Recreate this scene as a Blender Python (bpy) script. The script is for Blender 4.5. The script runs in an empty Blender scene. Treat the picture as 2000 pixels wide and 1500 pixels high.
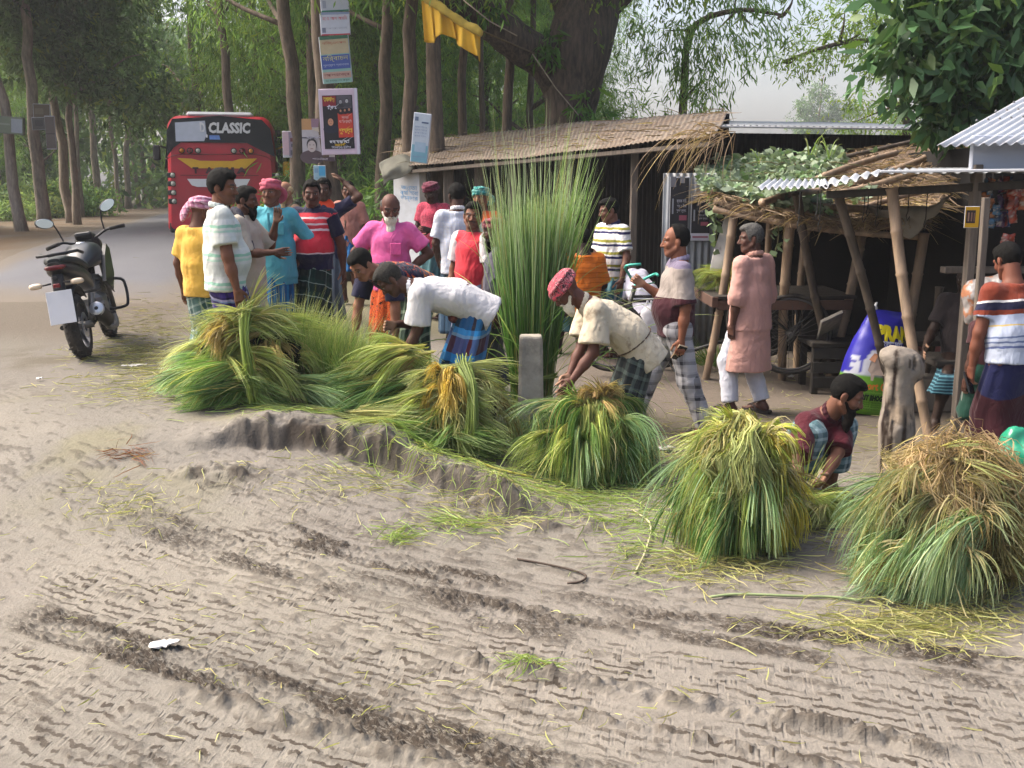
import bpy, math, random, os
import numpy as np
from mathutils import Vector, Matrix
rng = np.random.default_rng(7); random.seed(7)
SC = bpy.context.scene
COL = SC.collection
R = math.radians
# ------------------------------------------------------------------ camera, sky, sun, exposure
CAM = np.array([0.0, 0.0, 1.92]); PITCH = math.atan(380/2000); FPX = 2000.0
cd = bpy.data.cameras.new('camera'); cam = bpy.data.objects.new('camera', cd); COL.objects.link(cam)
cam.location = CAM; cam.rotation_euler = (math.pi/2-PITCH, 0, 0)
cd.sensor_width = 36; cd.lens = 36; cd.clip_start = 0.05; cd.clip_end = 2000
SC.camera = cam
SUN_EL, SUN_AZ = R(50), R(-78)           # azimuth from +Y (away from the camera) towards +X
wd = bpy.data.worlds.new('World'); SC.world = wd; wd.use_nodes = True
wn = wd.node_tree.nodes; wl = wd.node_tree.links
sky = wn.new('ShaderNodeTexSky'); sky.sky_type = 'NISHITA'; sky.sun_disc = False
sky.sun_elevation = SUN_EL; sky.sun_rotation = SUN_AZ
sky.air_density = 1.0; sky.dust_density = 8.0; sky.ozone_density = 1.0
wl.new(sky.outputs[0], wn['Background'].inputs[0]); wn['Background'].inputs[1].default_value = 0.15
sd = bpy.data.lights.new('sun', 'SUN'); sun = bpy.data.objects.new('sun', sd); COL.objects.link(sun)
sd.energy = 2.0; sd.angle = R(30); sd.color = (1.0, 0.95, 0.86)
sun.rotation_euler = Vector((math.sin(SUN_AZ)*math.cos(SUN_EL), math.cos(SUN_AZ)*math.cos(SUN_EL), math.sin(SUN_EL))).to_track_quat('Z', 'Y').to_euler()
SC.view_settings.view_transform = 'Standard'; SC.view_settings.look = 'None'
SC.view_settings.exposure = 1.42; SC.view_settings.gamma = 1.0
SC.cycles.use_denoising = True
SC.cycles.max_bounces = 8; SC.cycles.diffuse_bounces = 3; SC.cycles.glossy_bounces = 2
SC.cycles.transmission_bounces = 4; SC.cycles.transparent_max_bounces = 8; SC.cycles.volume_bounces = 0
SC.cycles.caustics_reflective = False; SC.cycles.caustics_refractive = False
# ------------------------------------------------------------------ pixel <-> world (2000 x 1500 photo pixels)
_up = np.array([0, math.sin(PITCH), math.cos(PITCH)]); _fw = np.array([0, math.cos(PITCH), -math.sin(PITCH)]); _rt = np.array([1., 0, 0])
def ray(px, py): return _fw + (px-1000)/FPX*_rt - (py-750)/FPX*_up
def W(px, py, Y):
    d = ray(px, py); return CAM + d*(Y/d[1])
def ppm(p): return FPX/float(np.dot(np.asarray(p)-CAM, _fw))     # photo pixels per metre at p
def pix(p):
    v = np.asarray(p)-CAM; z = v@_fw; return 1000+FPX*(v@_rt)/z, 750-FPX*(v@_up)/z
def ss(a, b, x):
    t = np.clip((np.asarray(x, float)-a)/(b-a), 0, 1); return t*t*(3-2*t)
def G(x, y):
    "height of the ground without its small relief"
    x = np.asarray(x, float); y = np.asarray(y, float)
    left = 0.42*ss(0.75, -1.9, x)*ss(4.7, 7.3, y)
    back = 0.20*ss(8.9, 10.8, y)*ss(3.6, 1.6, x)*(1-ss(0.75, -1.9, x))
    road = 0.45*ss(9, 24, y)*ss(-3.0, -6.0, x+0.2*(np.maximum(y, 15)-15))
    return left+back+road
def gpt(px, py, it=25):
    "ground point seen at a pixel"
    d = ray(px, py); Y = 6.0
    for _ in range(it):
        p = CAM+d*(Y/d[1]); z = float(G(p[0], p[1])); Y = 0.5*Y+0.5*(z-CAM[2])/d[2]*d[1]
    p = CAM+d*(Y/d[1]); p[2] = float(G(p[0], p[1])); return p
def on(x, y, dz=0.0): return (x, y, float(G(x, y))+dz)
# ------------------------------------------------------------------ value noise
_tab = np.random.default_rng(3).random((64, 64, 64)).astype(np.float32)
def vnoise(P, f=1.0):
    q = np.asarray(P, float)*f; i = np.floor(q).astype(int); t = q-i; t = t*t*(3-2*t); r = 0
    for dx in (0, 1):
        for dy in (0, 1):
            for dz in (0, 1):
                w = (t[..., 0] if dx else 1-t[..., 0])*(t[..., 1] if dy else 1-t[..., 1])*(t[..., 2] if dz else 1-t[..., 2])
                r = r+w*_tab[(i[..., 0]+dx) & 63, (i[..., 1]+dy) & 63, (i[..., 2]+dz) & 63]
    return r*2-1
def fbm(P, f=1.0, o=4):
    r = 0; a = 1; s = 0
    for k in range(o):
        r = r+a*vnoise(np.asarray(P)+17.3*k, f); s += a; a *= .5; f *= 2.03
    return r/s
# ------------------------------------------------------------------ objects
def hexc(h):
    h = h.lstrip('#'); c = [int(h[i:i+2], 16)/255 for i in (0, 2, 4)]
    return tuple(x/12.92 if x <= .04045 else ((x+.055)/1.055)**2.4 for x in c)
def col4(c):
    if isinstance(c, str): c = hexc(c)
    return (c[0], c[1], c[2], 1)
def tag(o, label=None, cat=None, group=None, kind=None):
    if label: o['label'] = label
    if cat: o['category'] = cat
    if group: o['group'] = group
    if kind: o['kind'] = kind
    return o
def link(name, me, mat=None, parent=None, smooth=True):
    o = bpy.data.objects.new(name, me); COL.objects.link(o)
    for m in (mat if isinstance(mat, (list, tuple)) else [mat]):
        if m: me.materials.append(m)
    if parent is not None: o.parent = parent
    if smooth and len(me.polygons): me.polygons.foreach_set('use_smooth', np.ones(len(me.polygons), bool))
    return o
def npmesh(name, V, F, col=None, pat=None, mi=None):
    "V (n,3), F list of arrays (m,3)/(m,4)"
    V = np.asarray(V, np.float32); F = [np.asarray(f, np.int32) for f in (F if isinstance(F, (list, tuple)) else [F]) if len(f)]
    me = bpy.data.meshes.new(name)
    me.vertices.add(len(V)); me.vertices.foreach_set('co', V.ravel())
    nl = sum(f.size for f in F); npol = sum(len(f) for f in F)
    me.loops.add(nl); me.loops.foreach_set('vertex_index', np.concatenate([f.ravel() for f in F]))
    tot = np.concatenate([np.full(len(f), f.shape[1], np.int32) for f in F])
    st = np.concatenate([[0], np.cumsum(tot)[:-1]]).astype(np.int32)
    me.polygons.add(npol); me.polygons.foreach_set('loop_start', st); me.polygons.foreach_set('loop_total', tot)
    if mi is not None: me.polygons.foreach_set('material_index', np.asarray(mi, np.int32))
    me.update(calc_edges=True)
    if col is not None:
        a = me.attributes.new('col', 'FLOAT_COLOR', 'POINT'); c = np.ones((len(V), 4), np.float32); c[:, :3] = col
        a.data.foreach_set('color', c.ravel())
    if pat is not None:
        a = me.attributes.new('pat', 'FLOAT_VECTOR', 'POINT'); a.data.foreach_set('vector', np.asarray(pat, np.float32).ravel())
    return me
def thing(name, label, cat, loc=(0, 0, 0), rotz=0.0, group=None, rot=None):
    o = bpy.data.objects.new(name, None); COL.objects.link(o); o.location = tuple(float(v) for v in loc)
    o.rotation_euler = rot if rot else (0, 0, rotz); o.empty_display_size = .1
    return tag(o, label, cat, group)
def kids(o): return [c for c in bpy.data.objects if c.parent == o]
def copy_tree(o, parent=None):
    ch = kids(o); c = o.copy(); COL.objects.link(c); c.parent = parent
    for k in ch: copy_tree(k, c)
    return c
class MB:
    "collects simple solids in one mesh"
    def __init__(s): s.V = []; s.F = []; s.C = []; s.n = 0
    def raw(s, V, F, c=None):
        V = np.asarray(V, float); s.V.append(V)
        s.F += [tuple(int(i)+s.n for i in f) for f in F]; s.n += len(V)
        s.C.append(np.tile(np.asarray(c if c is not None else (1, 1, 1), float), (len(V), 1))); return s
    def box(s, c, d, M=None, bev=0.0, col=None):
        x, y, z = (v/2 for v in d)
        if bev > 0:
            b = min(bev, x*.9, y*.9, z*.9); V = []
            for sx in (-1, 1):
                for sy in (-1, 1):
                    for sz in (-1, 1):
                        V += [(sx*x, sy*(y-b), sz*(z-b)), (sx*(x-b), sy*y, sz*(z-b)), (sx*(x-b), sy*(y-b), sz*z)]
            def i(sx, sy, sz, k): return ((sx > 0)*4+(sy > 0)*2+(sz > 0))*3+k
            F = []
            for a in (-1, 1):
                q = [(-1, -1), (1, -1), (1, 1), (-1, 1)]; q = q if a > 0 else q[::-1]
                F += [[i(a, u, v, 0) for u, v in q], [i(v, a, u, 1) for u, v in q], [i(u, v, a, 2) for u, v in q]]
            for a in (-1, 1):
                for b2 in (-1, 1):
                    f1 = [i(a, b2, -1, 0), i(a, b2, 1, 0), i(a, b2, 1, 1), i(a, b2, -1, 1)]
                    f2 = [i(a, -1, b2, 0), i(a, 1, b2, 0), i(a, 1, b2, 2), i(a, -1, b2, 2)]
                    f3 = [i(-1, a, b2, 1), i(1, a, b2, 1), i(1, a, b2, 2), i(-1, a, b2, 2)]
                    F += [f1 if a*b2 < 0 else f1[::-1], f2 if a*b2 > 0 else f2[::-1], f3 if a*b2 < 0 else f3[::-1]]
            for sx in (-1, 1):
                for sy in (-1, 1):
                    for sz in (-1, 1):
                        f = [i(sx, sy, sz, 0), i(sx, sy, sz, 1), i(sx, sy, sz, 2)]
                        F.append(f if sx*sy*sz > 0 else f[::-1])
        else:
            V = [(-x, -y, -z), (x, -y, -z), (x, y, -z), (-x, y, -z), (-x, -y, z), (x, -y, z), (x, y, z), (-x, y, z)]
            F = [(0, 3, 2, 1), (4, 5, 6, 7), (0, 1, 5, 4), (1, 2, 6, 5), (2, 3, 7, 6), (3, 0, 4, 7)]
        V = np.array(V)
        if M is not None: V = V@np.array(M.to_3x3() if hasattr(M, 'to_3x3') else M).T
        return s.raw(V+np.asarray(c, float), F, col)
    def tube(s, P, r, seg=8, col=None, cap=True, flat=None):
        "tube along points P with radii r; flat=(axis, factor) squeezes the section"
        P = np.asarray(P, float); n = len(P); r = np.broadcast_to(np.asarray(r, float), (n,))
        T = np.gradient(P, axis=0); T /= np.linalg.norm(T, axis=1)[:, None]+1e-9
        u = np.cross(T[0], (0, 0, 1.) if abs(T[0][2]) < .9 else (1., 0, 0)); u /= np.linalg.norm(u)
        V = []; a = np.arange(seg)*2*math.pi/seg
        for k in range(n):
            u = u-T[k]*(u@T[k]); u /= np.linalg.norm(u)+1e-9; w = np.cross(T[k], u)
            D = np.cos(a)[:, None]*u+np.sin(a)[:, None]*w
            if flat is not None:
                ax = np.asarray(flat[0], float); ax = ax/np.linalg.norm(ax); D = D-np.outer(D@ax, ax)*(1-flat[1])
            V.append(P[k]+r[k]*D)
        F = [(k*seg+i, k*seg+(i+1) % seg, (k+1)*seg+(i+1) % seg, (k+1)*seg+i) for k in range(n-1) for i in range(seg)]
        if cap: F += [tuple(range(seg))[::-1], tuple((n-1)*seg+i for i in range(seg))]
        return s.raw(np.concatenate(V), F, col)
    def lathe(s, prof, c=(0, 0, 0), M=None, seg=24, col=None):
        "profile (r, z) about local z"
        a = np.arange(seg)*2*math.pi/seg; V = []
        for r_, z_ in prof: V.append(np.stack([r_*np.cos(a), r_*np.sin(a), np.full(seg, z_)], 1))
        V = np.concatenate(V); n = len(prof)
        F = [(k*seg+i, k*seg+(i+1) % seg, (k+1)*seg+(i+1) % seg, (k+1)*seg+i) for k in range(n-1) for i in range(seg)]
        if M is not None: V = V@np.array(M.to_3x3() if hasattr(M, 'to_3x3') else M).T
        return s.raw(V+np.asarray(c, float), F, col)
    def loft(s, rings, cap=True, col=None, closed=True):
        m = len(rings[0]); F = []
        for k in range(len(rings)-1):
            for i in range(m if closed else m-1):
                F.append((k*m+i, k*m+(i+1) % m, (k+1)*m+(i+1) % m, (k+1)*m+i))
        if cap and closed: F += [tuple(range(m))[::-1], tuple((len(rings)-1)*m+i for i in range(m))]
        return s.raw(np.concatenate([np.asarray(r_, float) for r_ in rings]), F, col)
    def prism(s, outline, thick, M=None, c=(0, 0, 0), col=None):
        "2D outline (x, z) extruded along local y from -thick/2 to thick/2"
        n = len(outline); V = np.array([(x, -thick/2, z) for x, z in outline]+[(x, thick/2, z) for x, z in outline])
        F = [tuple(range(n)), tuple(range(2*n-1, n-1, -1))]+[(i, i+n, (i+1) % n+n, (i+1) % n) for i in range(n)]
        if M is not None: V = V@np.array(M.to_3x3() if hasattr(M, 'to_3x3') else M).T
        return s.raw(V+np.asarray(c, float), F, col)
    def build(s, name, mat, parent=None, smooth=False, auto=None):
        me = bpy.data.meshes.new(name); me.from_pydata(np.concatenate(s.V).tolist(), [], s.F)
        a = me.attributes.new('col', 'FLOAT_COLOR', 'POINT'); c = np.ones((s.n, 4), np.float32); c[:, :3] = np.concatenate(s.C)
        a.data.foreach_set('color', c.ravel())
        o = link(name, me, mat, parent, smooth)
        if auto and smooth:
            me.set_sharp_from_angle(angle=R(auto))
        return o
def rotm(axis, deg): return np.array(Matrix.Rotation(R(deg), 3, axis))
def align(d, up=(0, 0, 1)):
    "3x3 whose columns are x, y, z with z along d"
    z = np.asarray(d, float); z = z/np.linalg.norm(z); x = np.cross(up, z)
    if np.linalg.norm(x) < 1e-4: x = np.cross((0, 1, 0), z)
    x /= np.linalg.norm(x); return np.stack([x, np.cross(z, x), z], 1)
def curve_pts(P, n=16):
    "smooth Catmull-Rom through points"
    P = np.asarray(P, float); Q = np.vstack([2*P[0]-P[1], P, 2*P[-1]-P[-2]]); out = []
    m = len(P)-1; T = np.linspace(0, m, n)
    for t in T:
        i = min(int(t), m-1); f = t-i; a, b, c, d = Q[i:i+4]
        out.append(.5*((2*b)+(c-a)*f+(2*a-5*b+4*c-d)*f*f+(3*b-a-3*c+d)*f**3))
    return np.array(out)
# ------------------------------------------------------------------ materials
class NT:
    def __init__(s, name):
        s.m = bpy.data.materials.new(name); s.m.use_nodes = True; s.t = s.m.node_tree; s.b = s.t.nodes['Principled BSDF']
        s.out = s.t.nodes['Material Output']
    def n(s, ty, ins=None, **kw):
        x = s.t.nodes.new('ShaderNode'+ty)
        for k, v in kw.items(): setattr(x, k, v)
        for k, v in (ins or {}).items():
            if hasattr(v, 'links') or isinstance(v, bpy.types.NodeSocket): s.t.links.new(v, x.inputs[k])
            else: x.inputs[k].default_value = v
        return x
    def math(s, op, a, b=0.0, c=0.0): return s.n('Math', {0: a, 1: b, 2: c}, operation=op).outputs[0]
    def noise(s, scale, vec=None, detail=4, rough=.55, dist=0.0):
        d = {'Scale': scale, 'Detail': detail, 'Roughness': rough, 'Distortion': dist}
        if vec is not None: d['Vector'] = vec
        return s.n('TexNoise', d).outputs[0]
    def ramp(s, fac, stops, interp='LINEAR'):
        r = s.n('ValToRGB', {0: fac}); e = r.color_ramp.elements; r.color_ramp.interpolation = interp
        while len(e) < len(stops): e.new(.5)
        for el, (p, c) in zip(e, stops): el.position = p; el.color = col4(c)
        return r.outputs[0]
    def mix(s, fac, a, b, blend='MIX'):
        x = s.t.nodes.new('ShaderNodeMix'); x.data_type = 'RGBA'; x.blend_type = blend
        for i, v in ((0, fac), (6, a), (7, b)):
            if isinstance(v, bpy.types.NodeSocket): s.t.links.new(v, x.inputs[i])
            else: x.inputs[i].default_value = v if i == 0 else col4(v)
        return x.outputs[2]
    def pos(s): return s.n('TexCoord').outputs['Object']
    def attr(s, name='col'): return s.n('Attribute', attribute_name=name)
    def scale(s, vec, sc): return s.n('Mapping', {'Vector': vec, 'Scale': sc}).outputs[0]
    def set(s, **kw):
        for k, v in kw.items():
            i = s.b.inputs[k.replace('_', ' ')]
            if isinstance(v, bpy.types.NodeSocket): s.t.links.new(v, i)
            else: i.default_value = v
        return s
    def bump(s, h, strength=.3, dist=.01):
        b = s.n('Bump', {'Height': h, 'Strength': strength, 'Distance': dist}); s.t.links.new(b.outputs[0], s.b.inputs['Normal']); return s
MATS = {}
def M(name, base, rough=.6, var=.25, vs=8.0, bump=0.0, bs=40.0, metal=0.0, spec=.4, dirt=None, dirt_amt=.5, stretch=None, emis=None):
    "general procedural material: base colour with mottling, optional dirt and bump"
    if name in MATS: return MATS[name]
    t = NT(name); p = t.pos()
    if stretch: p = t.scale(p, stretch)
    c = np.array(hexc(base) if isinstance(base, str) else base)
    n1 = t.noise(vs, p, 5)
    cc = t.ramp(n1, [(.3, tuple(np.clip(c*(1-var), 0, 1))), (.7, tuple(np.clip(c*(1+var), 0, 1)))])
    if dirt: cc = t.mix(t.math('MULTIPLY', t.ramp(t.noise(vs*.6, p, 6, .65), [(.42, (0, 0, 0)), (.66, (1, 1, 1))]), dirt_amt), cc, dirt)
    t.set(Base_Color=cc, Roughness=rough, Metallic=metal); t.b.inputs['Specular IOR Level'].default_value = spec
    if bump: t.bump(t.noise(bs, p, 4), bump, .01)
    MATS[name] = t.m; return t.m
def Mcol(name, rough=.6, bump=0.0, bs=40., spec=.4, var=.2, vs=20., translucent=0.0, metal=0.0, tint=True):
    "material that takes its base colour from the mesh's own colour attribute"
    if name in MATS: return MATS[name]
    t = NT(name); c = t.attr().outputs['Color']; p = t.pos()
    if var: c = t.mix(1.0, c, t.ramp(t.noise(vs, p, 4), [(.3, (1-var,)*3), (.7, (1.0,)*3)]), 'MULTIPLY')
    t.set(Base_Color=c, Roughness=rough, Metallic=metal); t.b.inputs['Specular IOR Level'].default_value = spec
    if bump: t.bump(t.noise(bs, p, 4), bump, .01)
    if translucent:
        tr = t.n('BsdfTranslucent', {'Color': c}); mx = t.n('MixShader', {0: translucent, 1: t.b.outputs[0], 2: tr.outputs[0]})
        t.t.links.new(mx.outputs[0], t.out.inputs[0])
    MATS[name] = t.m; return t.m
FONT = None
def text_mesh(s, size, w=None, bold=0.0, depth=0.0, shear=0.0, align_x='CENTER'):
    cu = bpy.data.curves.new('txt', 'FONT'); cu.body = s; cu.size = size; cu.align_x = align_x; cu.align_y = 'CENTER'
    cu.offset = bold; cu.shear = shear; cu.extrude = depth; cu.resolution_u = 2
    o = bpy.data.objects.new('txt', cu); COL.objects.link(o)
    dg = bpy.context.evaluated_depsgraph_get(); me = bpy.data.meshes.new_from_object(o.evaluated_get(dg))
    bpy.data.objects.remove(o); bpy.data.curves.remove(cu)
    if w and len(me.vertices):
        V = np.array([v.co[:] for v in me.vertices]); k = w/max(1e-6, np.ptp(V[:, 0])); V[:, 0] *= k
        me.vertices.foreach_set('co', V.astype(np.float32).ravel())
    return me
def add_text(mb, s, size, M3, c, w=None, col=None, **kw):
    "text lies in local xy plane; M3 maps local x,y,z to the target"
    me = text_mesh(s, size, w, **kw); V = np.array([v.co[:] for v in me.vertices]).reshape(-1, 3)
    if len(V): mb.raw(V@np.asarray(M3).T+np.asarray(c, float), [tuple(p.vertices) for p in me.polygons], col)
    bpy.data.meshes.remove(me)
# ------------------------------------------------------------------ ground with tyre tracks, ruts and a crumbling mud bank
def cx(x): return -0.48*x+0.03*x*x
def relief(x, y):
    "small relief of the mud (m) and a wetness mask"
    P = np.stack([x, y, 0*x], -1); s0_ = x*1.13-.2*y; t0_ = y-cx(x)
    h = .010*fbm(P, 1.1, 2)+.0025*fbm(np.stack([s0_*9, t0_*30, 0*x], -1), 1., 3)
    wet = np.zeros_like(x); rowm = np.zeros_like(x); crm = np.zeros_like(x)
    t = y-cx(x)+.05*vnoise(P, .7)+.012*vnoise(P, 4.); s = x*1.13-.2*y
    near = ss(6.6, 6.0, y-.25*np.minimum(x+1, 0))*ss(2.2, 1.6, x-1.4+(y-4.2)*1.2)     # keep clear of piles at right
    stretched = np.stack([s*7, t*26, 0*x], -1); st2 = np.stack([s*16, t*44, 0*x+5], -1)
    rows = [  # centre, half width, kind, strength, from s, to s
        (4.76, .10, 'c', 1.0, -2.6, 2.6), (4.55, .07, 'c', .8, -1.4, 2.4), (4.42, .16, 'c', .8, -3.4, -.6), (4.30, .10, 't', .8, -1.2, 3.2),
        (4.98, .05, 'c', .5, -2.7, -1.2), (5.05, .06, 'l', .6, -.4, 3.0),
        (4.12, .13, 't', .9, -3.4, 3.4), (3.93, .07, 'b', 1.1, -1.3, 1.0), (3.78, .10, 't', .9, -3.6, 3.2), (3.66, .05, 'b', .8, -.6, 1.2),
        (3.60, .16, 't', 1.1, -3.6, 3.6), (3.38, .10, 't', .8, -3.4, 2.8), (3.20, .15, 'c', 1.0, -3.4, .6), (3.04, .07, 'b', 1.0, -2.2, -.2),
        (3.02, .14, 't', 1.0, -.6, 3.0), (2.80, .16, 't', 1.0, -3.4, 2.0), (2.58, .12, 'c', .8, -3.0, 0.2), (2.42, .16, 't', .8, -3.4, 1.2), (2.12, .2, 't', .8, -3.0, 1.0),
        (4.08, .22, 't', .7, .6, 3.6), (3.32, .05, 'l', .8, .2, 2.4), (3.48, .12, 't', .9, -3.4, .2), (4.42, .12, 't', .7, .6, 3.2), (2.68, .12, 't', .8, -3.4, 1.6), (2.28, .12, 't', .8, -3.0, 1.0), (4.62, .10, 't', .7, -3.6, -1.2), (5.0, .12, 't', .7, -3.6, -1.7), (5.25, .10, 't', .6, -3.6, -2.2), (3.95, .12, 't', .8, .9, 3.6)]
    for c, w, k, a, s0, s1 in rows:
        d = (t-c)/w
        m = ss(1.25, .8, np.abs(d))*ss(s0-.2, s0+.2, s)*ss(s1+.25, s1-.15, s)*near
        m = m*ss(-.55, -.1, fbm(np.stack([s*1.1+c*9, t*1.5, 0*x], -1), 1.0, 2))
        if k == 't':
            h = h-a*m*.006; rowm = np.maximum(rowm, np.minimum(1.1*a, 1)*m)
        elif k == 'c':
            n = np.maximum(fbm(np.stack([s*30+c, t*62, 0*x], -1), 1., 3)-.14+.36*fbm(np.stack([s*3.5+c, t*9, 0*x], -1), 1., 2), 0)+.6*np.maximum(vnoise(np.stack([s*52+c, t*80, 0*x], -1), 1.)-.25, 0)
            h = h+a*m*(.040*np.minimum(n, .5)-.004); crm = np.maximum(crm, m*a*ss(-.25, .15, fbm(np.stack([s*3.5+c, t*9, 0*x], -1), 1., 2)))
            wet = np.maximum(wet, m*ss(.05, .25, n)*.6)
        elif k == 'b':
            n = fbm(np.stack([s*19, t*30, 0*x+c], -1), 1.0, 4)
            prof = ss(-1.0, -.6, d)*ss(1.2, -.2, d)
            h = h+a*m*prof*(.026+.055*n)
            wet = np.maximum(wet, m*ss(-.5, -1.0, d)*.0+m*prof*ss(.0, .35, n)*.8)
        else:
            h = h-a*m*.018*ss(1, .3, np.abs(d)); wet = np.maximum(wet, m*ss(.55, .95, np.abs(d))*.5)
    # the scraped bank beside the piles: a crest with a steep face towards the camera
    cxs = np.array([-2.5, -1.95, -1.63, -1.23, -.82, -.5, -.26, .05, .45]); cys = np.array([6.35, 6.47, 6.55, 6.58, 6.48, 6.30, 6.15, 5.95, 5.75])
    yc = np.interp(x, cxs, cys)+.05*vnoise(np.stack([x*4, 0*x, 0*x], -1), 1.)+.02*vnoise(np.stack([x*13, 0*x, 0*x], -1), 1.)
    hc = np.interp(x, [-2.6, -2.2, -1.9, -1.5, -1.1, -.8, -.55, -.4, -.2, .1, .5], [0, .01, .05, .10, .15, .15, .11, .09, .12, .05, 0])
    hc = hc*(1+.35*vnoise(np.stack([x*6, 0*x+3, 0*x], -1), 1.))
    u = y-yc
    face = ss(-.11, .0, u)*ss(.55, .03, u)
    rough = fbm(np.stack([x*11, y*11, 0*x], -1), 1., 4)
    h = h+hc*face*(1+.25*rough*ss(-.02, .05, u))+.05*hc*rough*ss(-.5, -.1, u)*ss(.3, .0, u)*3-.45*hc*ss(-.75, -.2, u)*ss(.02, -.1, u)
    wet = np.maximum(wet, ss(.02, .12, hc)*ss(-.03, .02, u)*ss(.12, .03, u)*.9*ss(-.25, .2, rough))
    wet = np.maximum(wet, ss(.02, .1, hc)*ss(-.16, -.05, u)*ss(.03, -.02, u)*(.70+.4*ss(-.1, .3, fbm(np.stack([x*7, y*3, 0*x], -1), 1., 3))))
    cl = ss(.02, .1, hc)*ss(-.16, -.08, u)*ss(.16, .04, u); h = h+cl*.05*np.maximum(fbm(np.stack([x*20, y*16, 0*x+4], -1), 1., 3)+.05, -.1)-cl*.03*np.abs(fbm(np.stack([x*9, y*4, 0*x], -1), 1., 3))
    # lumps in front of the bank
    lump = np.exp(-((x+1.75)/.35)**2-((y-6.05)/.14)**2)+1.2*np.exp(-((x+.18)/.22)**2-((y-5.98)/.10)**2)+.8*np.exp(-((x-.25)/.3)**2-((y-5.62)/.08)**2)
    h = h+lump*(.05+.07*np.maximum(fbm(P*1.0, 9., 3), -.2)); wet = np.maximum(wet, ss(.25, .8, lump)*ss(-.05, .3, fbm(P, 12., 3))*.8)
    # scattered crumbs everywhere
    n = np.maximum(fbm(np.stack([s*12, t*34, 0*x+9], -1), 1., 3)-.30+.25*ss(.2, -.3, fbm(P+3, .8, 2)), 0)
    h = h+.03*np.minimum(n, .3)*ss(7.5, 6, y); wet = np.maximum(wet, ss(.02, .12, n)*.45)
    return h, wet, s0_, t, rowm, crm
def relief_far(x, y):
    P = np.stack([x, y, 0*x], -1)
    return .02*fbm(P, .9, 3)
def axis(a0, a1, fine, grow, lo, hi):
    L = list(np.arange(a0, a1+1e-6, fine)); s = fine
    up = [a1]; dn = [a0]
    while up[-1] < hi: s = min(s*grow, 40); up.append(up[-1]+s)
    s = fine
    while dn[-1] > lo: s = min(s*grow, 40); dn.append(dn[-1]-s)
    return np.array(dn[::-1][:-1]+L+up[1:])
gx = axis(-3.9, 3.7, .0105, 1.09, -320, 320)
gy = np.concatenate([axis(3.02, 7.3, .0105, 1.05, -30, 9.9), ]); gy = gy[gy < 9.8]
gy = np.concatenate([gy, axis(9.9, 10.0, .09, 1.06, 9.95, 420)[1:]])
gy = np.unique(np.round(gy, 5))
GX, GY = np.meshgrid(gx, gy)
GZ = G(GX, GY); rl, wet, TS, TT, TR, TC = relief(GX, GY)
k = ss(8.6, 7.2, GY)*ss(4.6, 3.9, np.abs(GX))
rf = relief_far(GX, GY)
GZ = GZ+rl*k+rf*(1-k)*ss(150, 30, GY); wet = wet*k
def gz(x, y):
    "finished ground height near a point (bilinear)"
    i = np.clip(np.searchsorted(gx, x)-1, 0, len(gx)-2); j = np.clip(np.searchsorted(gy, y)-1, 0, len(gy)-2)
    a = (x-gx[i])/(gx[i+1]-gx[i]); b = (y-gy[j])/(gy[j+1]-gy[j])
    return GZ[j, i]*(1-a)*(1-b)+GZ[j, i+1]*a*(1-b)+GZ[j+1, i]*(1-a)*b+GZ[j+1, i+1]*a*b
PG = np.stack([GX, GY, 0*GX], -1)
mud = np.array(hexc('#706b63')); mudw = np.array(hexc('#3d352d')); mudl = np.array(hexc('#7c766c')); earth = np.array(hexc('#665d54')); litter = np.array(hexc('#5f4c37'))
hay = np.array(hexc('#757051')); road_c = np.array(hexc('#645b50')); forest = np.array(hexc('#4b4534'))
c = mud+(mudl-mud)*ss(-.3, .5, fbm(PG, .8, 3))[..., None]
c = c*(1+.10*fbm(PG, 3.5, 3))[..., None]
def blend(c, d, m): return c+(d-c)*np.clip(m, 0, 1)[..., None]
c = blend(c, np.array(hexc('#736d66')), ss(.05, .45, fbm(PG+5, .55, 3))*.6)
c = blend(c, earth, ss(6.6, 8.2, GY+.5*fbm(PG, 1.2, 3))*ss(-.2, .9, GX))                     # trodden earth in front of the stalls
c = blend(c, hay, ss(-.1, .35, fbm(PG, 2.2, 4))*ss(1.6, .3, np.abs(GY-7.2-.25*GX))*.45)
c = blend(c, road_c, ss(9.5, 11, GY)*ss(-3.2, -4.4, GX))
rx = -7.05-.24*(GY-18)
c = blend(c, litter, ss(1.9, 2.5, (rx-GX))*ss(11, 14, GY)*ss(-.5, .2, fbm(PG, 1.0, 3)))
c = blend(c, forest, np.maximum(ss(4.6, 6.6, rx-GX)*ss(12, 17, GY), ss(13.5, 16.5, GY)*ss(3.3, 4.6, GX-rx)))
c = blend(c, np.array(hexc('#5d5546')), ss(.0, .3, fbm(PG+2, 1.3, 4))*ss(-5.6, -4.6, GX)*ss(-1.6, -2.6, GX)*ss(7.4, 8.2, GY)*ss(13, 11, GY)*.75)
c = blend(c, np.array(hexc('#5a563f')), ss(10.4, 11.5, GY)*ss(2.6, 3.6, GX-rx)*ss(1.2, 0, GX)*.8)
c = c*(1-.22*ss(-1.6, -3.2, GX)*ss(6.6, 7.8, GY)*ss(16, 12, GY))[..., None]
c = blend(c, mudw, wet*.95)
n_y, n_x = GX.shape; idx = np.arange(n_y*n_x).reshape(n_y, n_x)
F = np.stack([idx[:-1, :-1], idx[:-1, 1:], idx[1:, 1:], idx[1:, :-1]], -1).reshape(-1, 4)
t = NT('mud'); a = t.attr().outputs['Color']; p = t.pos()
pv = t.attr('pat').outputs['Vector']; sp = t.n('SeparateXYZ', {0: pv}); S_, T_ = sp.outputs[0], sp.outputs[1]; cm = t.attr('crumb').outputs['Fac']; rm = sp.outputs[2]
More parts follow.
